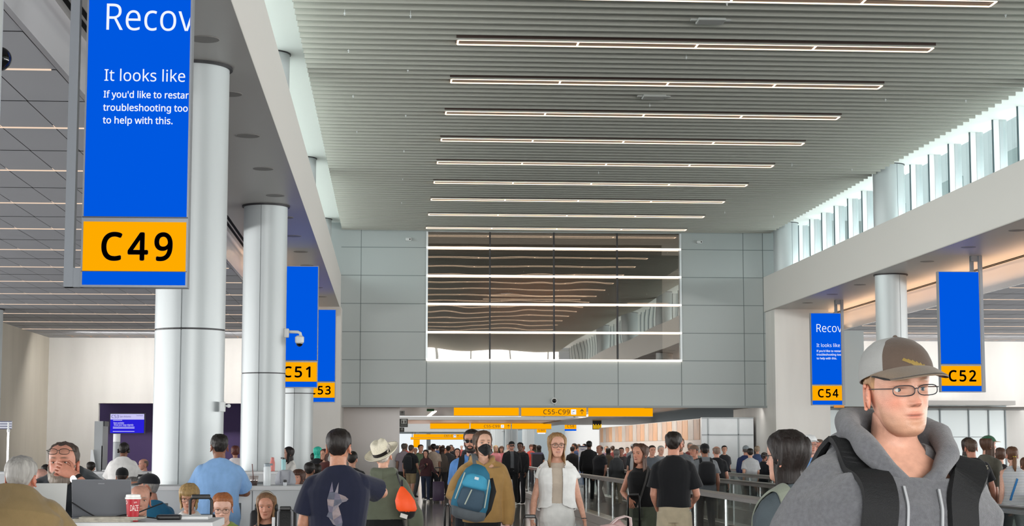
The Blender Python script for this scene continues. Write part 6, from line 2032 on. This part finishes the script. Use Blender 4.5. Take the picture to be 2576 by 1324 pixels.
# ---------------------------------------------------------------- man in black polo, back view
l, h = spot(1694, 18.2, 1083)
Pm = Person('man in black polo shirt and khaki shorts seen from behind', l, 168, h - .015, lod='near', skin='#c98f78', girth=.93, head=(-4, 0, 0), hs=1.03)
Pm.arm(1, (.21, .0, 1.10), (.17, -.16, .93)); Pm.arm(-1, (-.235, -.03, 1.10), (-.19, -.22, 1.02), curl=.6)
Pm.bottoms('#b7aa92', 'shorts', loose=.02, rise=.05); 
def collar(m, p): m.tube(p.Ux([(0, -.075, 1.43), (.06, -.03, 1.47), (.068, .03, 1.49), (0, .085, 1.495), (-.068, .03, 1.49), (-.06, -.03, 1.47), (0, -.075, 1.43)]), .016 * p.s, 8)
Pm.top('#131418', 'short', hem=.975, grow=.024, loose=.026, name='polo_shirt', extra=collar, amp=.004)
Pm.body(legs=True); Pm.scalp('short', '#1e1613', .012); Pm.shoes('#555555')

# ================================================================== people around the counters, left
# broad man in tan, lower left corner
q = at(56, 1157, 9.3)
T1 = Person('grey-haired man in tan shirt seen from behind at the near counter, lower left', (at(54, 1157, 9.5).x, 9.15, 0), 176, 1.80, lod='near', skin='#b97c66', girth=1.24, pelvis=.835, lean=22, head=(0, -4, 0), hs=.94, hoff=(0, -.04, -.06))
T1.armL(1, (.27, -.34, 1.02), (.12, -.52, 1.22), (-.3, -1, 0), (0, 0, 1)); T1.armL(-1, (-.27, -.34, 1.02), (-.12, -.52, 1.22), (.3, -1, 0), (0, 0, 1))
T1.bottoms('#3b3d44', seated=True); T1.shoes('#222222')
T1.top('#86714d', 'short', hem=.86, grow=.026, loose=.024, name='shirt', amp=.006, extra=collar)
T1.body(fat=1.1); T1.scalp('short', '#9c9995', .010)
def stool(lab, x, y, z):
    t = thing('bar_stool', lab, 'stool', (x, y, 0))
    MB().lathe([(.17, z - .06), (.19, z - .04), (.185, z - .01), (.16, z)], n=24).build('seat', M_blk, t, local=True, smooth=True)
    MB().lathe([(.025, .02), (.025, z - .06)], n=12).build('post', M_steel, t, local=True)
    MB().lathe([(.20, 0), (.19, .02), (.03, .035)], n=24).build('base', M_steel, t, local=True)
stool('bar stool under the man in the tan shirt', T1.root.location.x, 9.15, T1.pz - .17)
# man with spectacles on his forehead, hand over his face
q = at(180, 1115, 11.05)
T2 = Person('bearded man with glasses on his forehead, rubbing his face at the grey laptop', (q.x, 11.42, 0), -6, 1.80, lod='near', skin='#c58b76', girth=1.16, pelvis=.955, lean=33, head=(-2, -4, 0), hs=1.12, hoff=(0, -.07, -.095))
_hr = T2.H.to_3x3().normalized()
T2.armL(1, (.29, -.50, 1.24), T2.H @ Vector((.098, -.118, .050)), _hr @ Vector((-.88, -.10, .46)), _hr @ Vector((.1, -1, .25)), curl=.75); T2.armL(-1, (-.28, -.42, 1.23), (-.10, -.60, 1.24), (.3, -1, 0), (0, 0, 1), curl=.5)
T2.bottoms('#2b2d33'); T2.shoes('#222222')
T2.top('#31363b', 'short', hem=.86, grow=.026, loose=.022, name='tee', amp=.006, z1=1.495, vdip=.1)
T2.body(brow='#5b4a3c', cheeks=.5, fat=1.12, jaw=1.1, stubble='#8a7b70'); T2.scalp('receding', '#463a33', .007); T2.beard('#8d8378', .010, chin=.4)
T2.glasses('#2a2622', z=.176, w=.027, h=.015, y=-.094)
m = MB(); 
Wm = Matrix.Translation(T2.U @ (T2.arms[1][2].lerp(T2.arms[1][1], .13))) @ (T2.arms[1][2] - T2.arms[1][1]).to_track_quat('Z', 'Y').to_matrix().to_4x4()
m.lathe([(.036, -.011), (.037, 0), (.036, .011)], (0, 0, 0), 20, Wm); wt = m.build('wristwatch', P('watch_strap', '#1c1b1d', .4), T2.root, local=True)
MB().lathe([(.022, 0), (.022, .010)], n=18, M=Wm @ Matrix.Translation((.034, 0, 0)) @ Matrix.Rotation(PI / 2, 4, 'Y')).build('watch_case', P('watch_steel', '#b9bcc0', .2, metal=.9), wt, local=True)

def seated(lab, xpx, Z, ytop, rz, h, sex, skin, top, hair, hcol, bottom='#30333b', sleeve='short', head=(0, 0, 0), lean=5, girth=1.0, lod='mid', hs=1.0, capcol=None, extra=None, arms=None, beard=None, glasses=None, thick=.012, caplead=.03, style_kw=None, nm='shirt', stool_=False):
    q = at(xpx, ytop, Z)
    pel = q.z - (h * .468 if not capcol else h * .468 + caplead * .7)
    p = Person(lab, (q.x, Z, 0), rz, h, sex, skin, lod, girth, pelvis=max(.40, pel), lean=lean, head=head, hs=hs)
    for sd in (-1, 1):
        if arms and sd in arms: p.arm(sd, *arms[sd])
        else: p.arm(sd, (sd * (p.sh + .05), -.06, 1.10), (sd * .10, -.32, 1.04), curl=.5)
    p.bottoms(bottom, seated=True); p.shoes('#3a3a3c')
    p.top(top, sleeve, hem=.88, name=nm, extra=extra)
    p.body(stubble=beard, brow=hcol if hcol != '#b9b4ae' else '#8a8078'); 
    if hair: p.scalp(hair, hcol, thick if not capcol else .005)
    if capcol: p.cap(*capcol[0], **capcol[1])
    if glasses: p.glasses(glasses)
    return p
G1 = seated('grey-haired man half hidden behind the raised grey laptop', 330, 20.7, 1199, 20, 1.72, 'm', '#b98069', '#4a4f57', 'short', '#6f6c69', head=(10, 5, 0))
G2 = seated('bald man facing the viewer behind the red cup', 352, 14.5, 1221, 12, 1.74, 'm', '#cf9a86', '#2a3036', 'fringe', '#8a7c72', head=(-4, 2, 0), girth=1.1, hs=1.05)
G3 = seated('man in black cap and teal shirt turned away from the red cup', 398, 17.4, 1188, -142, 1.76, 'm', '#c38a74', '#2c7296', 'fringe', '#8a8580', head=(32, 4, 0), girth=1.15, lean=12, capcol=(('#1b1c21',), dict(line=.15, tilt=6)), glasses='#222222', hs=1.06)
G4 = seated('person in plain black cap, back view, before the rear counter', 306, 24.0, 1174, 180, 1.70, 'm', '#c99b84', '#24262b', 'short', '#2a201c', capcol=(('#15161a',), dict(yaw=0, line=.135, tilt=-2)))
G5 = seated('blonde woman in white top looking down, behind the black trolley handle', 478, 16.5, 1215, 6, 1.66, 'f', '#c9937c', '#e8e7e5', 'bangs', '#a88a5c', head=(-6, 14, 0), sleeve='short', hs=1.05, lean=10, thick=.020)
G5.curtain('#a98b5e', t0=62, length=-.01, thick=.03, flare=1.1, name='hair_length'); G5.glasses('#3a3030', w=.026, h=.017)
G6 = seated('red-haired boy in glasses and green shirt looking down, at the counter end', 562, 13.7, 1240, 4, 1.50, 'm', '#dcaf9c', '#86a04f', 'short', '#9c5f38', head=(-2, 16, 0), hs=1.0, glasses='#7a5a48')
G7 = seated('young woman in headphones and black top, looking down', 672, 15.4, 1235, 2, 1.66, 'f', '#c78e76', '#1b1a1e', 'long', '#7a5a41', head=(-4, 10, 0), sleeve='tank', thick=.010, nm='tank_top')
G7.curtain('#8a6848', t0=64, length=.20, flare=1.05, thick=.024)
m = MB(); m.tube([G7.H @ Vector((.088 * math.sin(a), .012, .118 + .128 * math.cos(a))) for a in np.linspace(-1.45, 1.45, 18)], [(.012, .006)] * 18, 8)
hp = m.build('headphones', P('headphone_grey', '#8f8a80', .4, metal=.3), G7.root, smooth=True, local=True)
for sd in (-1, 1): MB().lathe([(.028, -.016), (.034, -.008), (.034, .010), (.024, .018)], n=20, M=G7.H @ Matrix.Translation((sd * .088, .012, .100)) @ Matrix.Rotation(PI / 2, 4, 'Y')).build('ear_cup', P('ear_cup', '#37393a', .45), hp, local=True, smooth='auto')
c = at(722, 1309, 15.0)
t = tag(MB().box(c.x - .013, c.x + .013, 14.72, 14.735, c.z - .075, c.z + .035, bev=.004).build('phone', P('white_phone', '#e4e4e6', .3)), 'white phone held upright by the young woman in headphones', 'phone')
t.location = (-.095, .0, -.0)
G8 = seated('woman with brown bob facing left, behind the grey pack on the middle counter', 756, 24.0, 1180, -20, 1.64, 'f', '#c8937f', '#3a3038', 'bangs', '#4a3026', head=(-10, 0, 0), thick=.016)
G8.curtain('#4a3026', t0=66, length=.03, thick=.024, name='hair_length')

stool('stool under the man in the black cap and teal shirt', G3.root.location.x, G3.root.location.y, G3.pz - .17)
stool('stool under the person in the plain black cap', G4.root.location.x, G4.root.location.y, G4.pz - .17)
# men leaning on the counters
l, h = spot(553, 17.35, 1099)
L1 = Person('man in light blue polo seen from behind, leaning on the middle counter', l, 186, h + .03, lod='near', skin='#8a5f4b', girth=1.12, lean=10, head=(6, 4, 0), hs=1.04)
L1.arm(-1, (-.27, -.22, 1.20), (-.06, -.46, 1.27), curl=.6); L1.arm(1, (.26, -.22, 1.20), (.08, -.47, 1.27), curl=.6)
L1.bottoms('#3f5878'); L1.shoes('#333333')
L1.top('#86aede', 'short', hem=.84, grow=.022, loose=.026, name='polo_shirt', amp=.006, extra=collar)
L1.body(); L1.scalp('short', '#181311', .008)
l, h = spot(308, 29.0, 1118)
L2 = Person('man in white tee and headphones leaning on the rear counter', l, 182, h + .04, lod='mid', skin='#7d5745', girth=1.2, lean=14, head=(-10, 6, 0))
L2.arm(-1, (-.28, -.18, 1.12), (-.12, -.42, 1.10)); L2.arm(1, (.28, -.18, 1.12), (.12, -.42, 1.10))
L2.bottoms('#b9aba0'); L2.shoes('#333333'); L2.top('#eceae8', 'short', hem=.82, loose=.03, grow=.025); L2.body(); L2.scalp('short', '#1a1512', .008)
m = MB(); m.tube([L2.H @ Vector((.086 * math.sin(a), .012, .118 + .126 * math.cos(a))) for a in np.linspace(-1.45, 1.45, 12)], .007, 6)
for sd in (-1, 1): m.lathe([(.034, -.012), (.034, .014)], n=14, M=L2.H @ Matrix.Translation((sd * .086, .012, .10)) @ Matrix.Rotation(PI / 2, 4, 'Y'))
m.build('headphones', M_blkp, L2.root, local=True, smooth=True)
l, h = spot(592, 34.0, 1121)
L3 = Person('person in white top standing far behind the blue-shirted man', l, 190, h, 'f', '#a87660', lod='mid')
L3.bottoms('#222228'); L3.shoes('#222222'); L3.top('#eee7ea', 'short', loose=.03, grow=.03); L3.body(); L3.scalp('bangs', '#5a2f28', .014)
l, h = spot(727, 31.4, 1124)
L4 = Person('woman with long black hair and white top at the rear counter, hand to her face', (l[0], 31.6, 0), -62, h, 'f', '#cf9f8b', lod='mid', head=(-10, 4, 0))
L4.arm(-1, (-.16, -.26, 1.22), (-.03, -.20, 1.45), hand=(.2, -.2, 1), curl=.9); L4.arm(1, (.2, -.18, 1.12), (.02, -.36, 1.20))
L4.bottoms('#2a2a30'); L4.shoes('#333333'); L4.top('#e6e3e0', 'short', loose=.03); L4.body(); L4.scalp('long', '#1f1716', .016); L4.curtain('#1f1716', t0=60, length=.15, thick=.03, flare=1.25)

# ================================================================== walkers further off
def walker(lab, xpx, Z, ytop, rz, sex, skin, top, hair, hcol, bottom, sleeve='short', lod='mid', capcol=None, girth=1.05, head=(0, 0, 0), long=None, shoes='#2e2e30', kind='trousers', step=.35, group=None, nm='shirt', hem=.86, arms=None, beard=None, loose=.018, glasses=None, hmax=None, thick=.012, cap_kw=None, top_kw=None):
    l, h = spot(xpx, Z, ytop)
    h -= .03 if capcol else .012
    p = Person(lab, l, rz, h, sex, skin, lod, girth, head=head, group=group)
    if arms:
        for sd in arms: p.arm(sd, *arms[sd][:2], **(arms[sd][2] if len(arms[sd]) > 2 else {}))
    p.bottoms(bottom, kind, step=step)
    if kind != 'shorts': p.shoes(shoes)
    p.top(top, sleeve, hem=hem, loose=loose, grow=.02, name=nm, **(top_kw or {}))
    p.body(legs=kind == 'shorts', stubble=beard, eyes=lod != 'far', brow=hcol)
    if kind == 'shorts': p.shoes(shoes)
    if hair: p.scalp(hair, hcol, thick if not capcol else .005)
    if long: p.curtain(hcol, t0=62, length=long, thick=.026, flare=1.15)
    if capcol: p.cap(*capcol, **(cap_kw or {}))
    if glasses: p.glasses(glasses, dark=True)
    return p
def pack(p, lab, col, w=.15, d=.09, z0=.98, z1=1.42, name='backpack'):
    r = worn(p, name, lab); m = MB()
    y = .20
    ring_loft(m, [(z0, w * .8, d * .7, y), (z0 + .04, w, d, y), ((z0 + z1) / 2, w, d * 1.1, y + .01), (z1 - .06, w * .9, d * .85, y), (z1, w * .5, d * .4, y - .02)], 16)
    m.v = [tuple(p.U @ Vector(q)) for q in m.v]; m.build('bag', fabric(col), r, smooth=True, local=True)
    for sd in (-1, 1):
        drape(p.top_o, [(p.U @ Vector((sd * .10, .5, 1.36)), Vector((0, 1, 0))), (p.U @ Vector((sd * .10, .06, 1.9)), Vector((0, 0, 1))), (p.U @ Vector((sd * .105, -.4, 1.55)), Vector((0, -1, .4))), (p.U @ Vector((sd * .12, -.5, 1.2)), Vector((0, -1, 0)))], .026, .010, 'strap', fabric(col), r)
    return r
# right-hand group behind the walkway
R1 = walker('man in black tee with printed list on the back, right edge group', 2443, 22.6, 1101, 176, 'm', '#b97f6a', '#15161a', 'short', '#4a3a30', '#3a3c42', lod='near', thick=.005, girth=1.2, nm='tee', arms={-1: ((-.26, .02, 1.11), (-.29, -.06, .87))})
M_cream = P('print_cream', '#cfc6a8', .7)
decal_text(R1.top_o, 'ARTH BROOKS', .052, (-.02, 0, 1.345 * R1.s), M_cream, 'print', R1.top_o, fit=.34)
qs = []
for c_ in (-.10, .045):
    for k in range(7):
        wd = .085 + .03 * ((k * 7 + (c_ > 0) * 3) % 4) / 4
        qs.append(([(c_, 1.30 - k * .027), (c_ + wd, 1.30 - k * .027), (c_ + wd, 1.292 - k * .027), (c_, 1.292 - k * .027)], 0))
decal(R1.top_o, qs, lambda x, z: R1.U @ Vector((-x, .1, z)), (0, 1, 0), [M_cream], 'print_lines', R1.top_o)
R2 = walker('person in grey-green top half hidden behind the black tour tee', 2436, 23.6, 1096, 172, 'f', '#d2a08c', '#6d7568', 'long', '#2e221d', '#333333', long=.02)
R3 = walker('man in green cap with long curly hair, looking right', 2484, 22.9, 1090, 120, 'm', '#c9937e', '#57554c', 'long', '#4e3526', '#3a3a3c', lod='near', capcol=('#2f5c43', '#b5926e'), long=.10, head=(-22, 0, 0), cap_kw=dict(flat=True, brim_len=.075, tilt=2, under='#8a6a50'), sleeve='elbow')
R4 = walker('woman with brown ponytail in striped tank top, right edge', 2546, 22.2, 1120, 178, 'f', '#d3a38f', '#d9dbdd', 'long', '#5a3d2b', '#222226', sleeve='tank', lod='near', nm='tank_top', thick=.008)
R4.ponytail('#6b4930', [(0, .10, .105), (.0, .125, .09), (.004, .128, .03), (.008, .135, -.05), (.004, .14, -.11)], [.016, .022, .030, .026, .008])
MB().tube([R4.H @ Vector(p) for p in ((-.02, .115, .095), (0, .142, .094), (.02, .115, .095))], .007, 8).build('hair_tie', fabric('#d9cf3d'), R4.root, local=True)
Ms_ = P('striped_knit', '#d9dbdd', .85); nt = Ms_.node_tree
wv = nt.nodes.new('ShaderNodeTexWave'); wv.bands_direction = 'Z'; wv.inputs['Scale'].default_value = 22; wv.inputs['Distortion'].default_value = 0
tc = nt.nodes.new('ShaderNodeTexCoord'); cr = nt.nodes.new('ShaderNodeValToRGB')
cr.color_ramp.interpolation = 'CONSTANT'; cr.color_ramp.elements[0].color = (*lin('#3a3c48'), 1); cr.color_ramp.elements[1].position = .30; cr.color_ramp.elements[1].color = (*lin('#dcdee0'), 1)
nt.links.new(tc.outputs['Object'], wv.inputs[0]); nt.links.new(wv.outputs['Fac'], cr.inputs[0]); nt.links.new(cr.outputs[0], nt.nodes['Principled BSDF'].inputs['Base Color'])
R4.top_o.data.materials[0] = Ms_
cb = thing('crossbody_bag', 'blue diagonal strap across the striped tank top', 'bag', R4.root.location, R4.root.rotation_euler.z)
drape(R4.top_o, [(R4.U @ Vector((-.02 + .10 * i / 5, .5, 1.30 - .30 * i / 5)), Vector((0, 1, 0))) for i in range(6)], .014, .006, 'strap', fabric('#2f6fa8'), cb)
R5 = walker('woman with bare shoulders and black straps between the tour tee and the striped top', 2516, 25.4, 1124, 170, 'f', '#d0a08c', '#1f1c1e', 'long', '#4a3226', '#222222', sleeve='tank', long=.0, nm='tank_top')
R6 = walker('person at the far right edge in pink, half cut off', 2580, 24.6, 1150, 186, 'f', '#cf9d8a', '#c79a96', 'long', '#5a3a2a', '#3a3a3a', long=.05)
# man in white cap and blue jacket
V1 = walker('man in white cap, glasses and blue jacket, facing the viewer', 2036, 22.0, 1088, 6, 'm', '#c88f7c', '#6f9bd3', 'short', '#b0a8a0', '#3a3f4a', sleeve='long', capcol=('#e4e6e8',), head=(8, 2, 0), beard='#9a8a80', cap_kw=dict(under='#b9bcc0'), lod='near', nm='jacket')
V1.glasses('#6a6460', w=.026, h=.017)
V2 = walker('red-faced man behind the white-capped man\'s shoulder', 2058, 24.8, 1103, 4, 'm', '#c98674', '#8a93a5', 'short', '#6a5548', '#3a3a44')
V3 = walker('person in navy cap with a gold mark, low between white cap and grey hoodie', 2078, 22.7, 1118, 30, 'm', '#c98f78', '#2a2d3a', 'short', '#3a2e28', '#2a2a30', capcol=('#1d2236',))
decal(V3.top_o, [([(-.03, 1.3), (.03, 1.3), (.02, 1.26), (-.02, 1.26)], 0)], lambda x, z: V3.U @ Vector((x, -.1, z)), (0, -1, 0), [P('gold_mark', '#d9a23c', .6)], 'chest_mark', V3.top_o)
# on and beyond the walkway, centre right
N1 = walker('bearded man in grey tee facing the viewer behind the black polo', 1709, 30.0, 1098, -4, 'm', '#c58e78', '#565a60', 'receding', '#5b4434', '#3a3c44', head=(-4, 0, 0), girth=1.15)
N1.beard('#6b5140', .010); N1.glasses('#3a3230', w=.025, h=.015)
N2 = walker('man in black cap and grey tee with black backpack, back view', 1773, 31.5, 1113, 180, 'm', '#8a5f4c', '#6d7176', 'short', '#1a1412', '#2f3238', capcol=('#141518',), girth=1.25, cap_kw=dict(yaw=0, tilt=-2, line=.145))
pack(N2, 'black backpack on the man in the black cap, back view', '#15161a', w=.17)
N3 = walker('balding man in black tee beyond the handrail, right of the black backpack', 1803, 37.0, 1122, 160, 'm', '#c7917d', '#17181c', 'balding', '#7a6458', '#4a4a50', head=(20, 0, 0))
N4 = walker('man in brown cap facing left, just left of the black-backpack man', 1747, 34.0, 1117, -50, 'm', '#b57f6a', '#22242a', 'short', '#3a2a22', '#33343a', capcol=('#6a5648',))
N5 = walker('grey-haired person behind the backpack man\'s left shoulder', 1757, 40.0, 1119, 165, 'm', '#c9a08e', '#7f8a85', 'short', '#a3a09b', '#44464c')
N6 = walker('person in grey cap and navy jacket near the white barrier', 1876, 44.0, 1119, 150, 'm', '#b98672', '#26335c', 'short', '#55504c', '#3a3c42', sleeve='long', capcol=('#7d858a',), nm='jacket')
N7 = walker('black-haired boy in pale grey tee, back view, by the white barrier', 1887, 43.0, 1128, 178, 'm', '#c99a84', '#b3b5b8', 'short', '#17120f', '#2a2d33', nm='tee')
N8 = walker('person in dark coat beside the barrier, half behind the dark-haired woman', 1922, 44.5, 1139, 120, 'm', '#a8705c', '#1f2228', 'short', '#1f1815', '#222222', sleeve='long', nm='coat')
N9 = walker('man with grey backpack strap behind the woman in black tank', 1600, 44.0, 1114, 170, 'm', '#b98a76', '#2a2c30', 'short', '#4a423c', '#333333')
pack(N9, 'pale grey backpack behind the woman in the black tank', '#a9aaab')
N10 = walker('dark-haired man peeping between the tank-top woman and the black polo', 1640, 40.0, 1120, 10, 'm', '#c08a74', '#5a6068', 'short', '#2a1f1a', '#333333')
N11 = walker('grey-haired man right behind the black polo man\'s neck', 1662, 45.0, 1121, 20, 'm', '#c99a86', '#8b9096', 'short', '#a8a6a2', '#333333')
N12 = walker('person with grey bob in dark jacket beside the hoarding, back view', 1551, 47.0, 1129, 176, 'f', '#b98a78', '#3b3d40', 'bangs', '#6f6a66', '#8a7a66', sleeve='long', long=.03, nm='jacket')
N13 = walker('short-haired man in dark tee beside the hoarding, right of the grey bob', 1563, 52.5, 1126, -10, 'm', '#a87764', '#3f3a3c', 'short', '#241b17', '#6a5a50')
N14 = walker('broad bald man in black shirt, right of the notice board', 1509, 48.0, 1119, -60, 'm', '#9a6a58', '#15151a', 'fringe', '#2a201c', '#1c1c20', girth=1.3)
N15 = walker('tall person all in black right beside the notice board', 1482, 52.0, 1108, 170, 'm', '#5f4438', '#111114', 'short', '#0f0d0c', '#141416', girth=1.15, sleeve='long', nm='jacket')
# centre and left of centre
S1 = walker('man in black cap and jacket with white sneakers, facing the viewer', 1287, 49.2, 1108, 4, 'm', '#b88470', '#15161a', 'short', '#2a201c', '#131417', sleeve='long', capcol=('#141518',), shoes='#e4e2da', step=.15, nm='jacket', hem=.90, loose=.03, glasses='#111111',
            top_kw=dict(cut=lambda p: p.y < -.02 and abs(p.x) < .055 and p.z < 1.46), beard='#3a2a22')
m = MB(); ring_loft(m, [(z, rx * 1.06, ry * 1.06, yc) for z, rx, ry, yc in TORSO_M if .9 < z < 1.48], 18); m.v = [tuple(S1.U @ Vector(p)) for p in m.v]; m.build('tee', fabric('#5a5d61'), S1.root, smooth=True, local=True)
S2 = walker('person in black hood and coat at the white-sneaker man\'s shoulder', 1309, 50.5, 1112, -20, 'm', '#6a4a3c', '#121215', 'short', '#100d0c', '#15151a', sleeve='long', nm='coat', girth=1.2, step=.1)
S3 = walker('woman in maroon jacket looking at her phone, walking', 1072, 52.0, 1130, -4, 'f', '#c7937e', '#43262b', 'long', '#1f1614', '#232b3f', sleeve='long', long=.14, head=(-8, 16, 0), nm='jacket', loose=.026,
            arms={-1: ((-.18, -.05, 1.12), (-.03, -.26, 1.22), dict(curl=.7)), 1: ((.22, .0, 1.10), (.36, -.05, .95))}, shoes='#e0dcd6')
t = tag(MB().box(-.035, .035, -.006, .006, -.06, .06, Matrix.Translation(Vector(S3.root.location) + S3.U @ Vector((-.02, -.34, 1.24))) @ Matrix.Rotation(-.8, 4, 'X')).build('phone', M_blkp), 'phone in the hands of the woman in maroon', 'phone')
trolley('purple suitcase beside the woman in the maroon jacket', at(1108, 1, 51.6).x, 51.6, .22, at(1, 1178, 51.6).z, size=(.34, .25, .56), bag='#3b2a45', zt=.66)
S4 = walker('man in beige polo, hands down, behind the maroon jacket', 1091, 55.6, 1116, 170, 'm', '#8a5f4c', '#b8a697', 'short', '#1d1613', '#2a2c33', head=(30, 0, 0), girth=1.2)
S5 = walker('man in green tee beside the maroon jacket', 1058, 55.0, 1118, 30, 'm', '#c08f78', '#5d6f55', 'short', '#3a2c22', '#4a4c50')
S6 = walker('man in black tee and khaki shorts with a dark pack, left of the maroon jacket', 1034, 53.5, 1119, 150, 'm', '#b98670', '#1e2024', 'short', '#4a3a30', '#8a7a5c', kind='shorts', step=.2)
pack(S6, 'dark pack slung behind the man in khaki shorts', '#22242a')
S7 = walker('man in lilac-grey shirt by the brown wall\'s corner', 1016, 55.5, 1115, 176, 'm', '#9a7868', '#a79ba6', 'short', '#5a544e', '#3a3d3a')
S8 = walker('dark-haired woman in black facing the viewer, left of the masked man', 1150, 47.0, 1127, 2, 'f', '#c08c78', '#141417', 'long', '#171210', '#1c1c22', sleeve='long', long=.16, nm='coat', loose=.026)
S9 = walker('person in grey-brown coat with bright shoulder, right of the maroon jacket', 1112, 57.0, 1122, -150, 'f', '#b58a76', '#5a524c', 'long', '#3a2a24', '#33343a', sleeve='long', long=.05, nm='coat')
# ================================================================== small figures: gate area and the packed crowd beyond the opening
F = 'far'
def far(lab, xpx, Z, ytop, rz, sex, top, hcol, bottom='#2e3036', skin='#b98a74', hair='short', sleeve='short', long=None, capcol=None, group=None, girth=1.08):
    return walker(lab, xpx, Z, ytop, rz, sex, skin, top, hair, hcol, bottom, sleeve, F, capcol, girth, long=long, group=group, step=.2)
far('person with a mint-green hood up, beyond the middle counter', 799, 36.0, 1122, 170, 'f', '#1d1e22', '#35b7a0', hair='bangs', long=.04)
far('red-brown haired person right of the mint-green hood', 817, 35.0, 1128, -40, 'f', '#5a2f2c', '#4a2f28', hair='long', long=.03)
far('person in black at the navy-shirted man\'s left shoulder', 790, 38.0, 1140, 160, 'm', '#141417', '#17120f')
far('dark-haired person in black behind the navy-shirted man\'s neck', 886, 26.0, 1136, 170, 'm', '#15161a', '#17120f', sleeve='long', girth=1.2)
for args in (('bald man in dark shirt seated far off by the purple alcove', 366, 36.0, 1154, -60, 1.70, 'm', '#c58f7c', '#22242c', 'fringe', '#6a5a50'),
             ('dark-haired head low over the rear counter, leftmost of two', 114, 34.0, 1169, 175, 1.68, 'm', '#8a6450', '#2e3036', 'short', '#17120f'),
             ('dark-red haired head low over the rear counter, right of the dark one', 135, 34.6, 1167, 170, 1.66, 'f', '#8a6450', '#3a2326', 'bangs', '#2f1a18'),
             ('small dark-haired person low between the tan alcove edge and the white tee', 228, 34.0, 1163, 178, 1.62, 'm', '#c9a08e', '#d9d9d9', 'short', '#1f1815'),
             ('pale-haired head just right of the tan shirt man\'s head', 102, 20.0, 1178, 20, 1.68, 'm', '#c9998a', '#8a8c92', 'fringe', '#b9b4ae'),
             ('dark head in front of the coral bottle\'s right, by the navy sleeve', 778, 27.0, 1164, 176, 1.66, 'm', '#8a6450', '#1f2024', 'short', '#1d1a1a'),
             ('second dark head low beside the navy sleeve', 796, 28.5, 1166, 178, 1.66, 'f', '#8a6450', '#26242a', 'bangs', '#17120f')):
    seated(*args, lod=F, lean=3)
far('long-haired person far left of the masked man, in grey', 1128, 60.0, 1121, 170, 'm', '#4a4c50', '#2a211d')
far('blonde woman in pale pink top, right of the masked man\'s shoulder', 1247, 62.0, 1119, 10, 'f', '#d98a92', '#cdb483', hair='long', long=.06, skin='#d2a692')
far('brown-haired person in pink beside the pale blonde woman', 1262, 64.0, 1121, -20, 'f', '#c86f78', '#5a4032', hair='bangs', long=.02)
far('person in red top behind the black-capped man', 1336, 70.0, 1117, 0, 'f', '#c2443c', '#5a3a2c', hair='bangs', skin='#c58f7c')
far('dark-haired woman in black left of the smiling woman\'s hair', 1356, 66.0, 1119, 160, 'f', '#1b1b1f', '#1a1412', hair='long', long=.12)
far('person in grey far beyond the smiling woman, right of her hair', 1448, 68.0, 1120, 170, 'm', '#3a3d42', '#2a2320')
far('dark-coated person at the left edge of the notice board', 1440, 62.0, 1123, 175, 'm', '#1a1a1e', '#2a2320', sleeve='long')
far('dark-haired person at the far end of the hoarding', 1530, 60.0, 1126, 170, 'f', '#4a4238', '#1c1714', hair='long', long=.03)
far('person in grey cap far off between the hoarding couple and the tank-top woman', 1592, 62.0, 1115, 176, 'm', '#55585e', '#3a3430', capcol=('#8a8f93',))
rs = random.Random(11)
tops = ['#2a2c33', '#5d6068', '#7a3b3a', '#39486b', '#8a7a68', '#b9b4ad', '#1c1d22', '#4a5a4c', '#6f5a6a', '#a34a44', '#36404a', '#c9c4bd']
hairs = ['#1d1613', '#3a2a20', '#5a4636', '#17120f', '#8a7a68', '#9a948c', '#2a201b']
G_ = 'packed crowd far beyond the opening'
PL = []
for i in range(46):
    for _ in range(60):
        Z = rs.uniform(62, 118)
        xp = rs.uniform(1008, 1375) if i < 36 else rs.uniform(1385, 1480)
        pt = (at(xp, 1127, Z).x, Z)
        if all((pt[0] - b[0]) ** 2 + (pt[1] - b[1]) ** 2 > .9 for b in PL): break
    PL.append(pt)
    yt = 1127 - (rs.uniform(1.58, 1.82) - EYE) * FPX / Z
    fem = rs.random() < .45
    far('small distant person in the packed crowd beyond the wide opening', xp, Z, yt, rs.choice([0, 10, -15, 170, 180, 190, 160, 60, -70]), 'f' if fem else 'm', rs.choice(tops), rs.choice(hairs), rs.choice(['#2a2c33', '#3a4254', '#1d1e22', '#6a6256']), rs.choice(['#c9987f', '#a8745c', '#7d5644', '#d2a692']), 'long' if fem else 'short', rs.choice(['short', 'long']), .08 if fem else None, group=G_)
for i, (xp, Z) in enumerate(((1525, 70), (1541, 66), (1578, 72), (1736, 52), (1822, 50), (1905, 52))):
    far('small distant person walking along the hoarding and barrier', xp, Z, 1127 - (rs.uniform(1.6, 1.78) - EYE) * FPX / Z, rs.choice([0, 170, 185]), rs.choice('mf'), rs.choice(tops), rs.choice(hairs), group='distant walkers along the hoarding')
for c in list(SCR.collection.objects): bpy.data.objects.remove(c)
bpy.data.scenes.remove(SCR)
